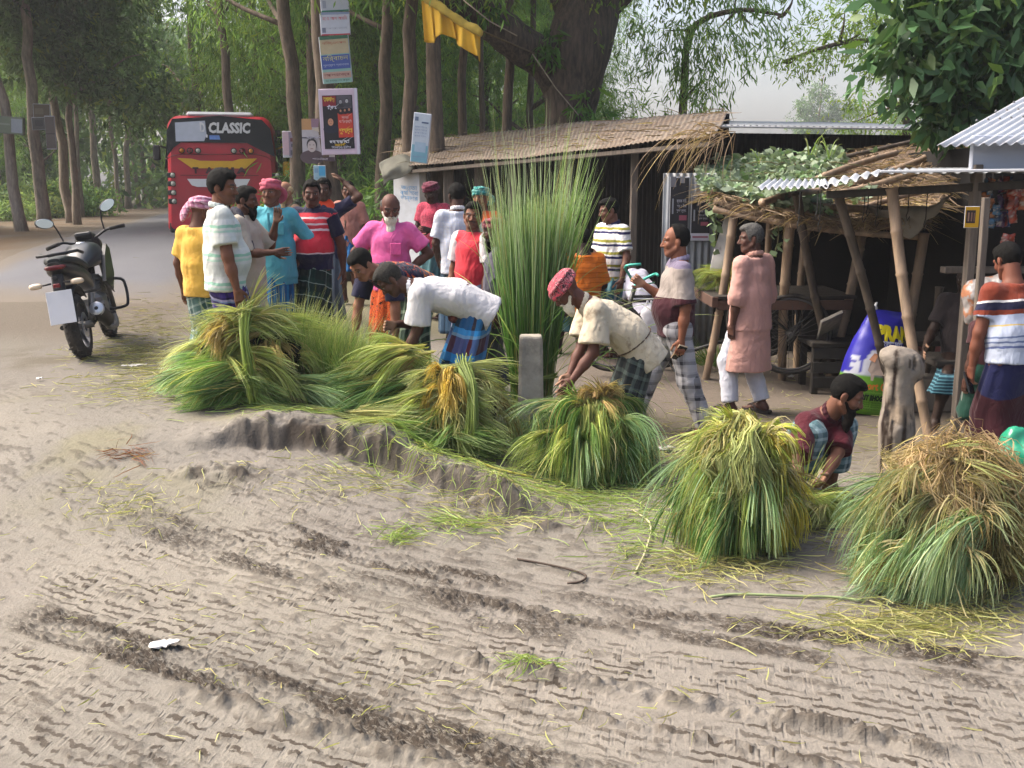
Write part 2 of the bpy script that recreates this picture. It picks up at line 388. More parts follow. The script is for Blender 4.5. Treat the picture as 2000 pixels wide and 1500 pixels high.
tri_ = t.math('PINGPONG', t.math('MULTIPLY', S_, 16.), .5)
wob_ = t.math('MULTIPLY', t.math('SUBTRACT', t.noise(5, p, 4, .6), .5), 2.4)
q_ = t.math('ADD', t.math('ADD', t.math('MULTIPLY', T_, 15.), t.math('MULTIPLY', tri_, .30)), wob_); row = t.math('FLOOR', q_); f_ = t.math('FRACT', q_)
vv = t.n('CombineXYZ', {0: t.math('ADD', t.math('MULTIPLY', S_, 8.5), t.math('MULTIPLY', row, 7.31)), 1: t.math('MULTIPLY', row, 3.17), 2: 0.0}).outputs[0]
bk = t.ramp(t.noise(1.0, vv, 3, .6), [(.445, (0,)*3), (.485, (1,)*3)])
edge = t.math('ADD', f_, t.math('MULTIPLY', t.math('SUBTRACT', t.noise(70, p, 3, .6), .5), .35))
ln = t.ramp(edge, [(.52, (0,)*3), (.58, (1,)*3), (.86, (1,)*3), (.94, (0,)*3)])
row_d = t.math('MULTIPLY', t.math('MULTIPLY', ln, bk), t.math('MULTIPLY', rm, t.ramp(t.noise(2.6, p, 4, .6), [(.38, (.25,)*3), (.50, (1,)*3)])))
cv = t.n('CombineXYZ', {0: t.math('MULTIPLY', S_, 26.), 1: t.math('MULTIPLY', T_, 60.), 2: 0.0}).outputs[0]
cn = t.noise(1.0, cv, 5, .65, .6); cr_d = t.math('MULTIPLY', t.ramp(cn, [(.43, (0,)*3), (.50, (1,)*3)]), cm)
dk_ = t.math('MAXIMUM', row_d, cr_d)
cc = t.mix(1.0, a, t.ramp(t.noise(35, p, 6, .65), [(.3, (.84,)*3), (.7, (1.0,)*3)]), 'MULTIPLY')
cc = t.mix(t.math('MULTIPLY', t.ramp(t.noise(5, t.scale(p, (1, 2.2, 1)), 6, .7), [(.54, (0, 0, 0)), (.70, (1, 1, 1))]), .30), cc, '#595148')
cc = t.mix(t.math('MULTIPLY', dk_, .92), cc, '#352d25')
t.set(Base_Color=cc, Roughness=.88); t.b.inputs['Specular IOR Level'].default_value = .25
hh = t.math('ADD', t.math('ADD', t.noise(60, p, 6, .6), t.math('MULTIPLY', t.noise(14, p, 5, .6), 1.2)), t.math('ADD', t.math('MULTIPLY', t.math('MULTIPLY', f_, bk), t.math('MULTIPLY', rm, 1.3)), t.math('MULTIPLY', t.math('MULTIPLY', cn, cm), 3.0)))
t.bump(hh, .6, .014)
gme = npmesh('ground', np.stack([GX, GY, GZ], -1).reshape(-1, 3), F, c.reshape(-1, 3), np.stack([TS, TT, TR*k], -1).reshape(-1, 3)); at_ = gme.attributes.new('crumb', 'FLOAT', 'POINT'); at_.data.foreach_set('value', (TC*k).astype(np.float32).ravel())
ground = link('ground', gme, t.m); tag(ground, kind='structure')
# ------------------------------------------------------------------ the tarred road, dusted over at its near end
ry = np.concatenate([np.arange(11.6, 30, .3), np.arange(30, 120, 2.)]); ru = np.linspace(-1, 1, 40)
RY, RU = np.meshgrid(ry, ru, indexing='ij')
RC = -7.05-.235*(RY-18)-.0012*np.maximum(RY-30, 0)**2*.35
wob = .18*fbm(np.stack([RY*.8, np.sign(RU)*3, 0*RY], -1), 1., 3)
RX = RC+RU*1.85+wob*np.abs(RU)**3
RZ = G(RX, RY)+relief_far(RX, RY)*ss(150, 30, RY)+.035-.045*np.abs(RU)**6-.09*ss(14.2, 11.6, RY)
dust = np.clip(ss(15.6, 12.8, RY+1.5*fbm(np.stack([RX, RY, 0*RX], -1), .6, 3)+.35*(RX-RC))+.9*ss(.62, 1.0, np.abs(RU)+.2*fbm(np.stack([RX, RY, 0*RX], -1), 1.5, 3)), 0, 1)
tar = np.array(hexc('#5c5c61')); rcol = tar*(1+.12*fbm(np.stack([RX*1.5, RY*.25, 0*RX], -1), 1., 3))[..., None]
rcol = blend(rcol, road_c, dust*.95)
q = np.arange(RX.size).reshape(RX.shape); F = np.stack([q[:-1, :-1], q[:-1, 1:], q[1:, 1:], q[1:, :-1]], -1).reshape(-1, 4)
road = link('road', npmesh('road', np.stack([RX, RY, RZ], -1).reshape(-1, 3), F, rcol.reshape(-1, 3)), Mcol('tarmac', .85, .3, 120., .3, .15, 40)); tag(road, kind='structure')
# ------------------------------------------------------------------ smooth bodies: distance fields meshed by surface nets
class Field:
    def __init__(s, h): s.h = h; s.prims = []
    def add(s, fn, lo, hi, k=.02, op='u'): s.prims.append((fn, np.asarray(lo, float), np.asarray(hi, float), k, op)); return s
    def cone(s, a, b, ra, rb, k=.025, op='u', M3=None, sc=None, cap=None):
        "tapered limb from a to b; sc squeezes its section in the frame M3; cap = ((point, normal), ...) cuts it flat"
        a = np.asarray(a, float); b = np.asarray(b, float); ba = b-a; L2 = ba@ba+1e-12; rm = max(ra, rb)
        if sc is not None: S = np.asarray(sc, float); M3 = np.eye(3) if M3 is None else M3; mn = S.min(); A = np.zeros(3); B = ((b-a)@M3)/S; BL = B@B+1e-12
        ext = rm*(max(sc) if sc is not None else 1)
        def fn(P):
            if sc is not None:
                Q = ((P-a)@M3)/S; h = np.clip((Q@B)/BL, 0, 1); d = (np.linalg.norm(Q-h[..., None]*B, axis=-1)-(ra+(rb-ra)*h))*mn
            else:
                h = np.clip(((P-a)@ba)/L2, 0, 1); d = np.linalg.norm(P-a-h[..., None]*ba, axis=-1)-(ra+(rb-ra)*h)
            for p, n in (cap or ()): d = np.maximum(d, (P-p)@n)
            return d
        return s.add(fn, np.minimum(a, b)-ext, np.maximum(a, b)+ext, k, op)
    def ell(s, c, r, M3=None, k=.02, op='u', cap=None):
        c = np.asarray(c, float); r = np.asarray(r, float); M3 = np.eye(3) if M3 is None else M3
        def fn(P):
            Q = (P-c)@M3; k0 = np.linalg.norm(Q/r, axis=-1); k1 = np.linalg.norm(Q/r**2, axis=-1)+1e-9
            d = k0*(k0-1)/k1
            for p, n in (cap or ()): d = np.maximum(d, (P-p)@n)
            return d
        e = np.sqrt(((M3*r)**2).sum(1)); return s.add(fn, c-e, c+e, k, op)
    def mesh(s):
        h = s.h
        U = [p for p in s.prims if p[4] == 'u']
        lo = np.min([p[1] for p in U], 0)-3*h; hi = np.max([p[2] for p in U], 0)+3*h
        n = np.ceil((hi-lo)/h).astype(int)+1
        D = np.full(n, .5, np.float32)
        for fn, a, b, k, op in s.prims:
            i0 = np.clip(np.floor((a-k-2*h-lo)/h).astype(int), 0, n-1); i1 = np.clip(np.ceil((b+k+2*h-lo)/h).astype(int)+1, 1, n)
            if (i1 <= i0).any(): continue
            X = [lo[d]+h*np.arange(i0[d], i1[d]) for d in range(3)]
            P = np.stack(np.meshgrid(*X, indexing='ij'), -1)
            d = fn(P); sl = tuple(slice(i0[q], i1[q]) for q in range(3)); o = D[sl]
            if op == 'u':
                e = np.maximum(k-np.abs(o-d), 0)/k; D[sl] = np.minimum(o, d)-e*e*k*.25
            elif op == 'cut':
                d = -d; e = np.maximum(k-np.abs(o-d), 0)/k; D[sl] = np.maximum(o, d)+e*e*k*.25
        return surface_nets(D, lo, h)
_C = np.array([(i, j, k) for i in (0, 1) for j in (0, 1) for k in (0, 1)])
_E = [(a, b) for a in range(8) for b in range(a+1, 8) if np.abs(_C[a]-_C[b]).sum() == 1]
def surface_nets(D, lo, h):
    ins = D < 0; n = np.array(D.shape)
    cnt = sum(ins[i:n[0]-1+i, j:n[1]-1+j, k:n[2]-1+k].astype(np.int8) for i, j, k in _C)
    act = (cnt > 0) & (cnt < 8); ix = np.argwhere(act)
    vals = np.stack([D[tuple((ix+c).T)] for c in _C], 1)
    acc = np.zeros((len(ix), 3)); w = np.zeros(len(ix))
    for a, b in _E:
        fa, fb = vals[:, a], vals[:, b]; m = (fa < 0) != (fb < 0)
        t = np.where(m, fa/(fa-fb+1e-20*(fa == fb)), 0)
        acc += np.where(m[:, None], _C[a]+(_C[b]-_C[a])*t[:, None], 0); w += m
    V = lo+h*(ix+acc/w[:, None])
    vid = np.full(act.shape, -1, np.int64); vid[tuple(ix.T)] = np.arange(len(ix))
    F = []
    for ax in range(3):
        b, c = (ax+1) % 3, (ax+2) % 3
        A = np.take(ins, range(n[ax]-1), ax); B = np.take(ins, range(1, n[ax]), ax)
        e = np.argwhere(A != B); e = e[(e[:, b] > 0) & (e[:, c] > 0) & (e[:, b] < n[b]-1) & (e[:, c] < n[c]-1)]
        if not len(e): continue
        sgn = A[tuple(e.T)]
        def cell(db, dc):
            q = e.copy(); q[:, b] += db; q[:, c] += dc; return vid[tuple(q.T)]
        f = np.stack([cell(-1, -1), cell(0, -1), cell(0, 0), cell(-1, 0)], 1)
        f[~sgn] = f[~sgn][:, ::-1]; F.append(f[(f >= 0).all(1)])
    return V, np.concatenate(F)
def vnormals(V, F):
    n = np.cross(V[F[:, 2]]-V[F[:, 0]], V[F[:, 3]]-V[F[:, 1]]); N = np.zeros_like(V)
    for i in range(4): np.add.at(N, F[:, i], n)
    return N/(np.linalg.norm(N, axis=1)[:, None]+1e-12)
def smooth_mesh(V, F, it=1, lam=.5):
    e = np.concatenate([F[:, [0, 1]], F[:, [1, 2]], F[:, [2, 3]], F[:, [3, 0]]]); e = np.concatenate([e, e[:, ::-1]])
    cnt = np.bincount(e[:, 0], minlength=len(V))[:, None]
    for _ in range(it):
        S = np.stack([np.bincount(e[:, 0], V[e[:, 1], d], len(V)) for d in range(3)], 1); V = V+lam*(S/np.maximum(cnt, 1)-V)
    return V
# ------------------------------------------------------------------ people
def unit(v): v = np.asarray(v, float); return v/(np.linalg.norm(v)+1e-12)
def rot3(axis, deg): return np.array(Matrix.Rotation(R(deg), 3, axis))
def fabric(name, kind='plain', cols=('#ffffff',), period=.3, stops=None, rough=.85, fade=.12, vstops=None, vperiod=None, soil=None):
    "cloth pattern read from the garment's own 'pat' coordinates (across, along)"
    if name in MATS: return MATS[name]
    t = NT(name); a = t.n('Attribute', attribute_name='pat').outputs['Vector']; sp = t.n('SeparateXYZ', {0: a}); u, v = sp.outputs[0], sp.outputs[1]
    wob = t.math('MULTIPLY', t.math('SUBTRACT', t.noise(9, t.pos(), 2), .5), .03)
    def bands(x, per, st): return t.ramp(t.math('FRACT', t.math('DIVIDE', t.math('ADD', x, wob), per)), st, 'CONSTANT')
    if kind == 'plain': c = t.mix(0.0, cols[0], cols[0])
    elif kind == 'stripes': c = bands(v, period, stops)
    elif kind == 'bars': c = bands(u, period, stops)
    elif kind == 'check':
        c = t.mix(.5, bands(u, period, stops), bands(v, vperiod or period, vstops or stops))
    elif kind == 'zones': c = t.ramp(t.math('ADD', v, wob), stops, 'CONSTANT')
    elif kind == 'print':
        n = t.noise(period, t.pos(), 3, .6, 1.5); c = t.ramp(n, stops, 'CONSTANT')
    if fade: c = t.mix(1.0, c, t.ramp(t.noise(6, t.pos(), 5, .6), [(.3, (1-fade*1.6,)*3), (.7, (1,)*3)]), 'MULTIPLY')
    if soil: c = t.mix(t.math('MULTIPLY', t.ramp(t.noise(11, t.pos(), 6, .7), [(.55, (0,)*3), (.68, (1,)*3)]), .55), c, soil)
    t.set(Base_Color=c, Roughness=rough); t.b.inputs['Specular IOR Level'].default_value = .15
    t.b.inputs['Sheen Weight'].default_value = .1
    cr = t.math('ABSOLUTE', t.math('SUBTRACT', t.noise(7, t.scale(t.pos(), (1, 1, .5)), 3, .5, 1.6), .5)); t.bump(t.math('ADD', t.math('MULTIPLY', cr, 1.6), t.math('MULTIPLY', t.noise(190, t.pos(), 2), .06)), .45, .03)
    MATS[name] = t.m; return t.m
SKIN = Mcol('skin', .62, .15, 90., .3, .12, 30)
HAIR = M('hair', '#0a0908', .8, .3, 60, .6, 220, spec=.12); HAIR_GREY = M('grey_hair', '#4a4947', .8, .5, 90, .6, 220, spec=.15); BEARD_W = M('white_beard', '#c8c3b4', .8, .2, 60, .7, 160)
BEARD_K = M('dark_beard', '#120e0c', .85, .4, 60, .7, 180, spec=.1); HAIR_MIX = M('greying_hair', '#2b2926', .8, .6, 90, .6, 220, spec=.15); HAIR_Y = M('yellowed_beard', '#a8926a', .8, .25, 60, .7, 160)
class Person:
    def __init__(s, label, x, y, yaw, h=1.66, z=None, lean=0, curl=None, side=0, seat=None, head=(0, 0, 0), armL=None, armR=None, legL=None, legR=None,
                 skin='#5c3a28', hair='short', hmat=None, beard=None, build=1.0, belly=0.0, handL=.35, handR=.35, stub=0, twist=0, group='people at the roadside grass market'):
        s.k = h*.968/1.66; k = s.k; s.group = group
        s.root = thing('person', label, 'person', (x, y, float(G(x, y)) if z is None else z), R(yaw), group)
        s.z0 = float(G(x, y)) if z is None else z
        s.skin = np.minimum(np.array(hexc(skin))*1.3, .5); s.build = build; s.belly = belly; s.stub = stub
        s.hip_h = (.90*k if seat is None else seat)
        Rl = rot3('X', -lean)@rot3('Y', side); Ru = rot3('X', -(lean if curl is None else curl))@rot3('Y', side)@rot3('Z', twist)
        s.Rl, s.Ru = Rl, Ru
        s.P = np.array([0, 0, s.hip_h])
        if lean: s.P = s.P+np.array([0, -.10*k*math.sin(R(lean)), 0])
        s.Wst = s.P+Rl@np.array([0, .0, .15*k]); s.Ch = s.Wst+Ru@np.array([0, 0, .20*k]); s.N = s.Ch+Ru@np.array([0, -.012, .175*k])
        s.shL, s.shR = [s.Ch+Ru@np.array([sx*.162*k*build**.5, -.01, .095*k]) for sx in (-1, 1)]
        s.hpL, s.hpR = [s.P+Rl@np.array([sx*.085*k, 0, -.02*k]) for sx in (-1, 1)]
        hy, hp, hr = head                                             # yaw (+ = to the person's left), pitch (+ = down), roll
        s.Rh = Ru@rot3('Z', hy)@rot3('X', -hp)@rot3('Y', hr) if not lean else (rot3('Z', hy)@rot3('X', -hp)@rot3('Y', hr))
        s.Hc = s.N+(Ru@np.array([0, .012, .03]) if not lean else Ru@np.array([0, .0, .05]))*k+s.Rh@np.array([0, .018, .105*k])
        UA, FA = .285*k, .25*k
        s.arm = {}
        for nm, sh, sx, a in (('L', s.shL, -1, armL), ('R', s.shR, 1, armR)):
            if a is None: a = ((sx*.16, -.06, -1), (sx*.06, .18, -1))
            if len(a) == 2: el = sh+unit(a[0])*UA; wr = el+unit(a[1])*FA
            else:                                                   # ('to', target, elbow hint)
                tg = np.asarray(a[1], float); d = tg-sh; L = min(np.linalg.norm(d), (UA+FA)*.985); dn = unit(d); wr = sh+dn*L
                c = (UA**2+L*L-FA**2)/(2*L); hgt = math.sqrt(max(UA**2-c*c, 0)); hint = np.asarray(a[2], float); hint = unit(hint-dn*(hint@dn)); el = sh+dn*c+hint*hgt
            s.arm[nm] = (sh, el, wr)
        s.leg = {}
        TL, SL = .43*k, .40*k
        for nm, hp_, sx, a in (('L', s.hpL, -1, legL), ('R', s.hpR, 1, legR)):
            ft = np.array([sx*.095*k, .0, .075*k]) if a is None else np.asarray(a[0], float); hint = np.array([0, 1., .1]) if a is None or len(a) < 2 else np.asarray(a[1], float)
            d = ft-hp_; L = min(np.linalg.norm(d), (TL+SL)*.998); dn = unit(d); an = hp_+dn*L
            c = (TL**2+L*L-SL**2)/(2*L); hg = math.sqrt(max(TL**2-c*c, 0)); hint = unit(hint-dn*(hint@dn)); s.leg[nm] = (hp_, hp_+dn*c+hint*hg, an)
        s.toe = {'L': (a[2] if (a := legL) and len(a) > 2 else (-.12, 1, 0)), 'R': (a[2] if (a := legR) and len(a) > 2 else (.12, 1, 0))}
        s.hand_curl = {'L': handL, 'R': handR}
        s.body()
        if hair: s.hair(hair, hmat)
        if beard: s.beard(*beard)
    # ---- body
    def body(s):
        k = s.k; b = s.build; f = Field(.0095)
        f.cone(s.hpL, s.hpR, .080*k*b, .080*k*b, .03).cone(s.P, s.Wst, .095*k*b, .095*k*b, .04, M3=s.Rl, sc=(1.2, .92, 1))
        f.cone(s.Wst, s.Ch-s.Ru@np.array((0, 0, .02)), .095*k*b, .108*k*b, .05, M3=s.Ru, sc=(1.28, .9, 1))
        if s.belly: f.ell(s.Wst+s.Rl@np.array([0, .06, -.02]), (.11*k*b, .06+s.belly, .12*k), s.Rl, .04)
        f.cone(s.shL, s.shR, .046*k*b, .046*k*b, .04)
        for q in (s.shL, s.shR): f.cone(s.N+s.Ru@np.array((0, -.012, -.035)), q, .050*k, .040*k, .03); f.cone(s.N+s.Ru@np.array([0, 0, -.05*k]), s.Hc+s.Rh@np.array([0, -.02, -.04*k]), .060*k, .052*k, .03)
        for nm, (a, e, w) in s.arm.items():
            f.cone(a, e, .050*k*b, .040*k*b, .03).cone(e, e+(w-e)*.45, .040*k*b, .039*k*b, .02).cone(e+(w-e)*.4, w, .039*k*b, .026*k, .02)
        for nm, (a, e, w) in s.leg.items():
            f.cone(a, e, .076*k*b, .052*k, .03).cone(e, e+(w-e)*.4, .052*k, .052*k, .03).cone(e+(w-e)*.35, w, .050*k, .034*k, .03)
            t = unit(s.toe[nm]); sd = np.cross(t, (0, 0, 1.)); z = np.array([0, 0, -.045*k])
            f.cone(w-t*.03*k+z*.7, w+z*.3, .034*k, .036*k, .02).cone(w+z*.5, w+t*.13*k+z*1.05, .036*k, .026*k, .03)
            for q, o in enumerate((-.032, -.016, 0, .016, .030)):
                c = w+t*(.15+.008*(2-q if nm == 'R' else q-2))*k+sd*o*k+z*1.2; f.cone(c-t*.04*k, c+t*.022*k, .013*k, .011*k, .006)
        V, F = f.mesh(); V = smooth_mesh(V, F, 1, .4); col = np.tile(s.skin, (len(V), 1))
        parts = [(V, F, col)]
        parts.append(s.headmesh())
        for nm in 'LR': parts.append(s.handmesh(nm))
        Vs, Fs, Cs, o = [], [], [], 0
        for v, f_, c in parts: Vs.append(v); Fs.append(f_+o); Cs.append(c); o += len(v)
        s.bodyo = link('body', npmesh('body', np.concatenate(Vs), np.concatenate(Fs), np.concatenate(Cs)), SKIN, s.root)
    def hw(s, p): return s.Hc+s.Rh@(np.asarray(p, float)*s.k)
    def headmesh(s):
        k = s.k; f = Field(.0048*max(k, .9)); Rh = s.Rh; H = s.hw
        f.ell(H((0, -.012, .035)), np.array((.077, .096, .088))*k, Rh, .02)
        f.ell(H((0, .022, -.03)), np.array((.060, .070, .085))*k, Rh, .03).ell(H((0, .052, -.088)), np.array((.034, .030, .028))*k, Rh, .03)
        for sx in (-1, 1):
            f.ell(H((sx*.040, .060, -.022)), np.array((.024, .022, .022))*k, Rh, .02)
            f.cone(H((sx*.052, .066, .026)), H((sx*.012, .086, .022)), .011*k, .011*k, .012)
            f.ell(H((sx*.079, -.012, -.004)), np.array((.010, .021, .031))*k, Rh@rot3('Z', sx*22), .006)
            f.cone(H((sx*.064, .0, -.05)), H((sx*.025, .062, -.098)), .018*k, .018*k, .02)
        for sx in (-1, 1): f.ell(H((sx*.032, .098, .002)), np.array((.014, .013, .008))*k, Rh, .008, 'cut')
        for sx in (-1, 1): f.ell(H((sx*.032, .0775, .002)), np.array((.0135, .0125, .0115))*k, Rh, .004)
        f.cone(H((0, .083, .016)), H((0, .108, -.030)), .009*k, .0135*k, .010)
        for sx in (-1, 1): f.ell(H((sx*.013, .096, -.034)), np.array((.010, .011, .008))*k, Rh, .006)
        f.cone(H((-.020, .082, -.062)), H((.020, .082, -.062)), .0075*k, .0075*k, .006).cone(H((-.016, .083, -.0545)), H((.016, .083, -.0545)), .006*k, .006*k, .005)
        f.ell(H((0, .101, -.0585)), np.array((.024, .012, .0022))*k, Rh, .003, 'cut')
        f.cone(H((0, -.03, -.06)), s.N+s.Ru@np.array([0, 0, -.0]), .050*k, .056*k, .03)
        V, F = f.mesh(); V = smooth_mesh(V, F, 1, .3); L = ((V-s.Hc)@s.Rh)/k
        C = np.tile(s.skin, (len(V), 1)); n = (.10*fbm(L, 30., 3))[:, None]; C = C*(1+n)
        ax = np.abs(L[:, 0]); fr = L[:, 1] > .05
        def pt(m, c, a=1.0): C[m] = C[m]*(1-a)+np.array(c)*a
        pt(fr & (np.hypot(ax-.032, (L[:, 2]-.002)*1.9) < .015) & (L[:, 1] > .074), (.20, .17, .15), .8)
        pt(fr & (np.hypot(ax-.031, L[:, 2]-.002) < .0068) & (L[:, 1] > .074), (.012, .008, .006))
        pt(fr & (np.abs(L[:, 2]-(.0105+.0005)) < .0035) & (np.abs(ax-.032) < .017), (.02, .014, .01), .8)
        pt(fr & (np.abs(L[:, 2]-(.030-.25*np.maximum(ax-.035, 0))) < .0055) & (ax > .012) & (ax < .053), (.014, .010, .008), .9)
        pt((L[:, 1] > .07) & (np.abs(L[:, 2]+.060) < .010) & (ax < .024), s.skin*np.array((1.05, .72, .72)), .8)
        pt((L[:, 1] > .075) & (np.abs(L[:, 2]+.0585) < .0028) & (ax < .023), s.skin*.25)
        pt((L[:, 1] > .08) & (np.hypot(ax-.011, L[:, 2]+.042) < .006), s.skin*.3, .8)
        if s.stub:
            m = (L[:, 1] > .01) & (L[:, 2] < -.045+.3*np.maximum(.03-L[:, 1], 0)) & (L[:, 2] > -.13) & ~((np.abs(L[:, 2]+.060) < .009) & (ax < .024)); pt(m, (.02, .017, .015), .38*s.stub)
            pt((L[:, 1] > .07) & (np.abs(L[:, 2]+.0475) < .006) & (ax < .032), (.012, .010, .009), .75*s.stub)
        return V, F, C
    def handmesh(s, nm):
        k = s.k; a, e, w = s.arm[nm]; d = unit(w-e); sx = -1 if nm == 'L' else 1; cu = s.hand_curl[nm]
        pn = np.array([-sx*1., 0, 0])                                 # palm faces the body
        pn = unit(pn-d*(pn@d)) if abs(pn@d) < .95 else unit(np.array([0, -1., 0])-d*(-d[1])); t = np.cross(d, pn)
        if t@np.array([0, 1., 0]) < 0: t = -t                          # thumb side
        f = Field(.0045)
        f.cone(w-d*.03*k, w+d*.02*k, .024*k, .024*k, .01)
        for q in (-.028, -.009, .010, .028): f.cone(w+d*.015*k+t*q*.5*k, w+d*.085*k+t*q*k, .015*k, .0125*k, .012)
        for q, (o, L) in enumerate(((-.030, .062), (-.010, .076), (.011, .082), (.031, .072))):
            p = w+d*.085*k+t*o*k; dd = unit(d+t*o*1.2); ang = 0; r = .0090*k
            for j, (sg, rr) in enumerate(((.46, .0092), (.31, .0084), (.23, .0074))):
                ang += cu*(.55, .95, .7)[j]*(1.25 if j == 0 and o < 0 else 1)
                q2 = p+(dd*math.cos(ang)+pn*math.sin(ang))*L*sg*1.02*k; f.cone(p, q2, rr*k, rr*.93*k, .004); p = q2
        p = w+d*.022*k+t*.024*k; d1 = unit(d*.75+t*.75+pn*.35); q2 = p+d1*.042*k; f.cone(p, q2, .0150*k, .0112*k, .012); d2 = unit(d*1.0+t*.25+pn*(.35+cu*.5)); q3 = q2+d2*.032*k; f.cone(q2, q3, .0105*k, .0095*k, .004); f.cone(q3, q3+unit(d2+pn*cu*.3)*.024*k, .0095*k, .008*k, .004)
        V, F = f.mesh(); C = np.tile(s.skin, (len(V), 1)); pal = (V-w)@pn-.004; m = ss(.0, .012, pal)*ss(-.01, .03, (V-w)@d)
        C = C*(1-m[:, None]*.6)+np.array(hexc('#b08a70'))*m[:, None]*.6
        return V, F, C
    # ---- hair, beard, headgear
    def hair(s, style, mat=None):
        k = s.k; f = Field(.0055); Rh = s.Rh; H = s.hw
        if style in ('short', 'receding', 'thick'):
            g = .010 if style != 'thick' else .020
            hl = {'short': .050, 'receding': .012, 'thick': .052}[style]
            pf = (H((0, hl, .06)), Rh@unit((0, 1, -.28))); pb = (H((0, -.07, -.045)), Rh@unit((0, .28, -1)))
            f.ell(H((0, -.014, .038)), np.array((.077+g, .094+g, .090+g*1.3))*k, Rh, .01, cap=[pf, pb])
            if style != 'receding': f.ell(H((0, .045, .098)), np.array((.058, .052, .026+g*.4))*k, Rh@rot3('X', -14), .02)
            f.ell(H((0, .060, -.03)), np.array((.066, .085, .062))*k, Rh, .012, 'cut')
            for sx in (-1, 1): f.ell(H((sx*.082, -.012, -.004)), np.array((.020, .026, .034))*k, Rh, .008, 'cut'); 
        elif style == 'bald':
            for sx in (-1, 1): f.ell(H((sx*.060, -.035, .022)), np.array((.028, .052, .045))*k, Rh, .015)
            f.ell(H((0, -.085, .0)), np.array((.060, .030, .050))*k, Rh, .02)
        V, F = f.mesh(); N = vnormals(V, F); V = V+N*(.0035*fbm(V*1., 45., 3))[:, None]
        link('hair', npmesh('hair', V, F), mat or HAIR, s.root)
    def beard(s, length=.06, mat=None, full=True):
        k = s.k; f = Field(.0055); Rh = s.Rh; H = s.hw
        f.ell(H((0, .054, -.086)), np.array((.044, .040, .036))*k, Rh, .02)
        if full:
            for sx in (-1, 1): f.cone(H((sx*.066, .012, -.035)), H((sx*.034, .062, -.088)), .013*k, .02*k, .02)
            f.cone(H((-.026, .091, -.052)), H((0, .098, -.046)), .006*k, .008*k, .008).cone(H((.026, .091, -.052)), H((0, .098, -.046)), .006*k, .008*k, .008)
        tip = H((0, .070, -.10))+unit(Rh@np.array((0, .10, -1))+np.array((0, 0, -.7)))*length
        f.cone(H((0, .060, -.095)), (H((0, .060, -.095))+tip)/2, .038*k, .040*k, .03, M3=Rh, sc=(1, .7, 1)).cone((H((0, .060, -.095))+tip)/2, tip, .038*k, .010*k, .02, M3=Rh, sc=(1, .7, 1))
        V, F = f.mesh(); N = vnormals(V, F); V = V+N*(.006*fbm(V*np.array((1, 1, .35)), 70., 3))[:, None]
        link('beard', npmesh('beard', V, F), mat or BEARD_K, s.root)
    def turban(s, mat, tail=None, tilt=8, name='head_wrap', big=1.0):
        k = s.k; f = Field(.006); Rh = s.Rh@rot3('X', tilt); H = s.hw
        f.ell(H((0, -.012, .060)), np.array((.092, .112, .070))*k*big, Rh, .01, cap=[(H((0, 0, .018)), Rh@np.array((0, 0, -1.)))])
        n = 40
        for j, (zz, rr, tl) in enumerate(((.034, .016, 6), (.056, .017, -10), (.078, .016, 14), (.098, .013, -6))):
            Rt = Rh@rot3('Y', tl); sc = math.sqrt(max(.15, 1-((zz-.05)/.085)**2)); P = [H((0, -.012, zz))+Rt@np.array((.088*sc*math.cos(a), .108*sc*math.sin(a), 0))*k*big for a in np.linspace(0, 2*math.pi, 17)]
            for a, b in zip(P[:-1], P[1:]): f.cone(a, b, rr*k, rr*k, .006)
        if tail is not None:
            P = curve_pts([H((-.05, -.10, .03)), H(np.array((-.07, -.13, -.04))), H(np.array(tail))], 8)
            for a, b in zip(P[:-1], P[1:]): f.cone(a, b, .022*k, .026*k, .02, M3=Rh, sc=(1, .4, 1))
        V, F = f.mesh(); N = vnormals(V, F); V = V+N*(.0035*fbm(V, 40., 3))[:, None]
        pat = np.stack([V[:, 0]+.4*V[:, 2], V[:, 2]+.3*V[:, 1], 0*V[:, 0]], 1)
        link(name, npmesh(name, V, F, pat=pat), mat, s.root)
    # ---- clothes
    def _fold(s, V, F, amp=.006, sleeves=None, seed=0.):
        N = vnormals(V, F); Q = V*np.array((1, 1, .6))+seed
        q = V*np.array((1., 1., .22))+seed+.06*np.stack([vnoise(V, 6.)]*3, -1)
        d = amp*1.1*(fbm(Q, 7., 3)+1.0*np.abs(fbm(q+3, 11., 3))-.3+1.1*np.abs(fbm(Q*np.array((.6, .6, 1.8))+9+.15*vnoise(V, 5.)[:, None], 9., 3)))
        return V+N*d[:, None]
    def shirt(s, mat, name='shirt', hem=-.10, sleeve=.55, loose=.020, sl_r=.0, flare=0.0, collar=None, neckdrop=.0, amp=.008, long_hem=None, seed=0.):
        "hem is measured from the hip joint down the spine; sleeve 1.0 = elbow, 2.0 = wrist"
        k = s.k; b = s.build; f = Field(.0095); g = loose
        ax = s.Rl@np.array((0, 0, 1.)); hemp = s.P+ax*hem*k; nk = s.N+s.Ru@np.array((0, .01, -.018-neckdrop))
        caps = [(hemp, -ax)]
        f.cone(s.Wst, s.Ch-s.Ru@np.array((0, 0, .01)), .108*k*b+g, .112*k*b+g, .05, M3=s.Ru, sc=(1.30, .95, 1))
        f.cone(hemp-ax*.05, s.Wst, .118*k*b+g+(0 if long_hem else flare), .110*k*b+g, .05, M3=s.Rl, sc=(1.26, 1.0, 1), cap=caps)
        if s.belly: f.ell(s.Wst+s.Rl@np.array([0, .06, -.02]), (.13*k*b+g, .09+s.belly+g, .16*k), s.Rl, .05)
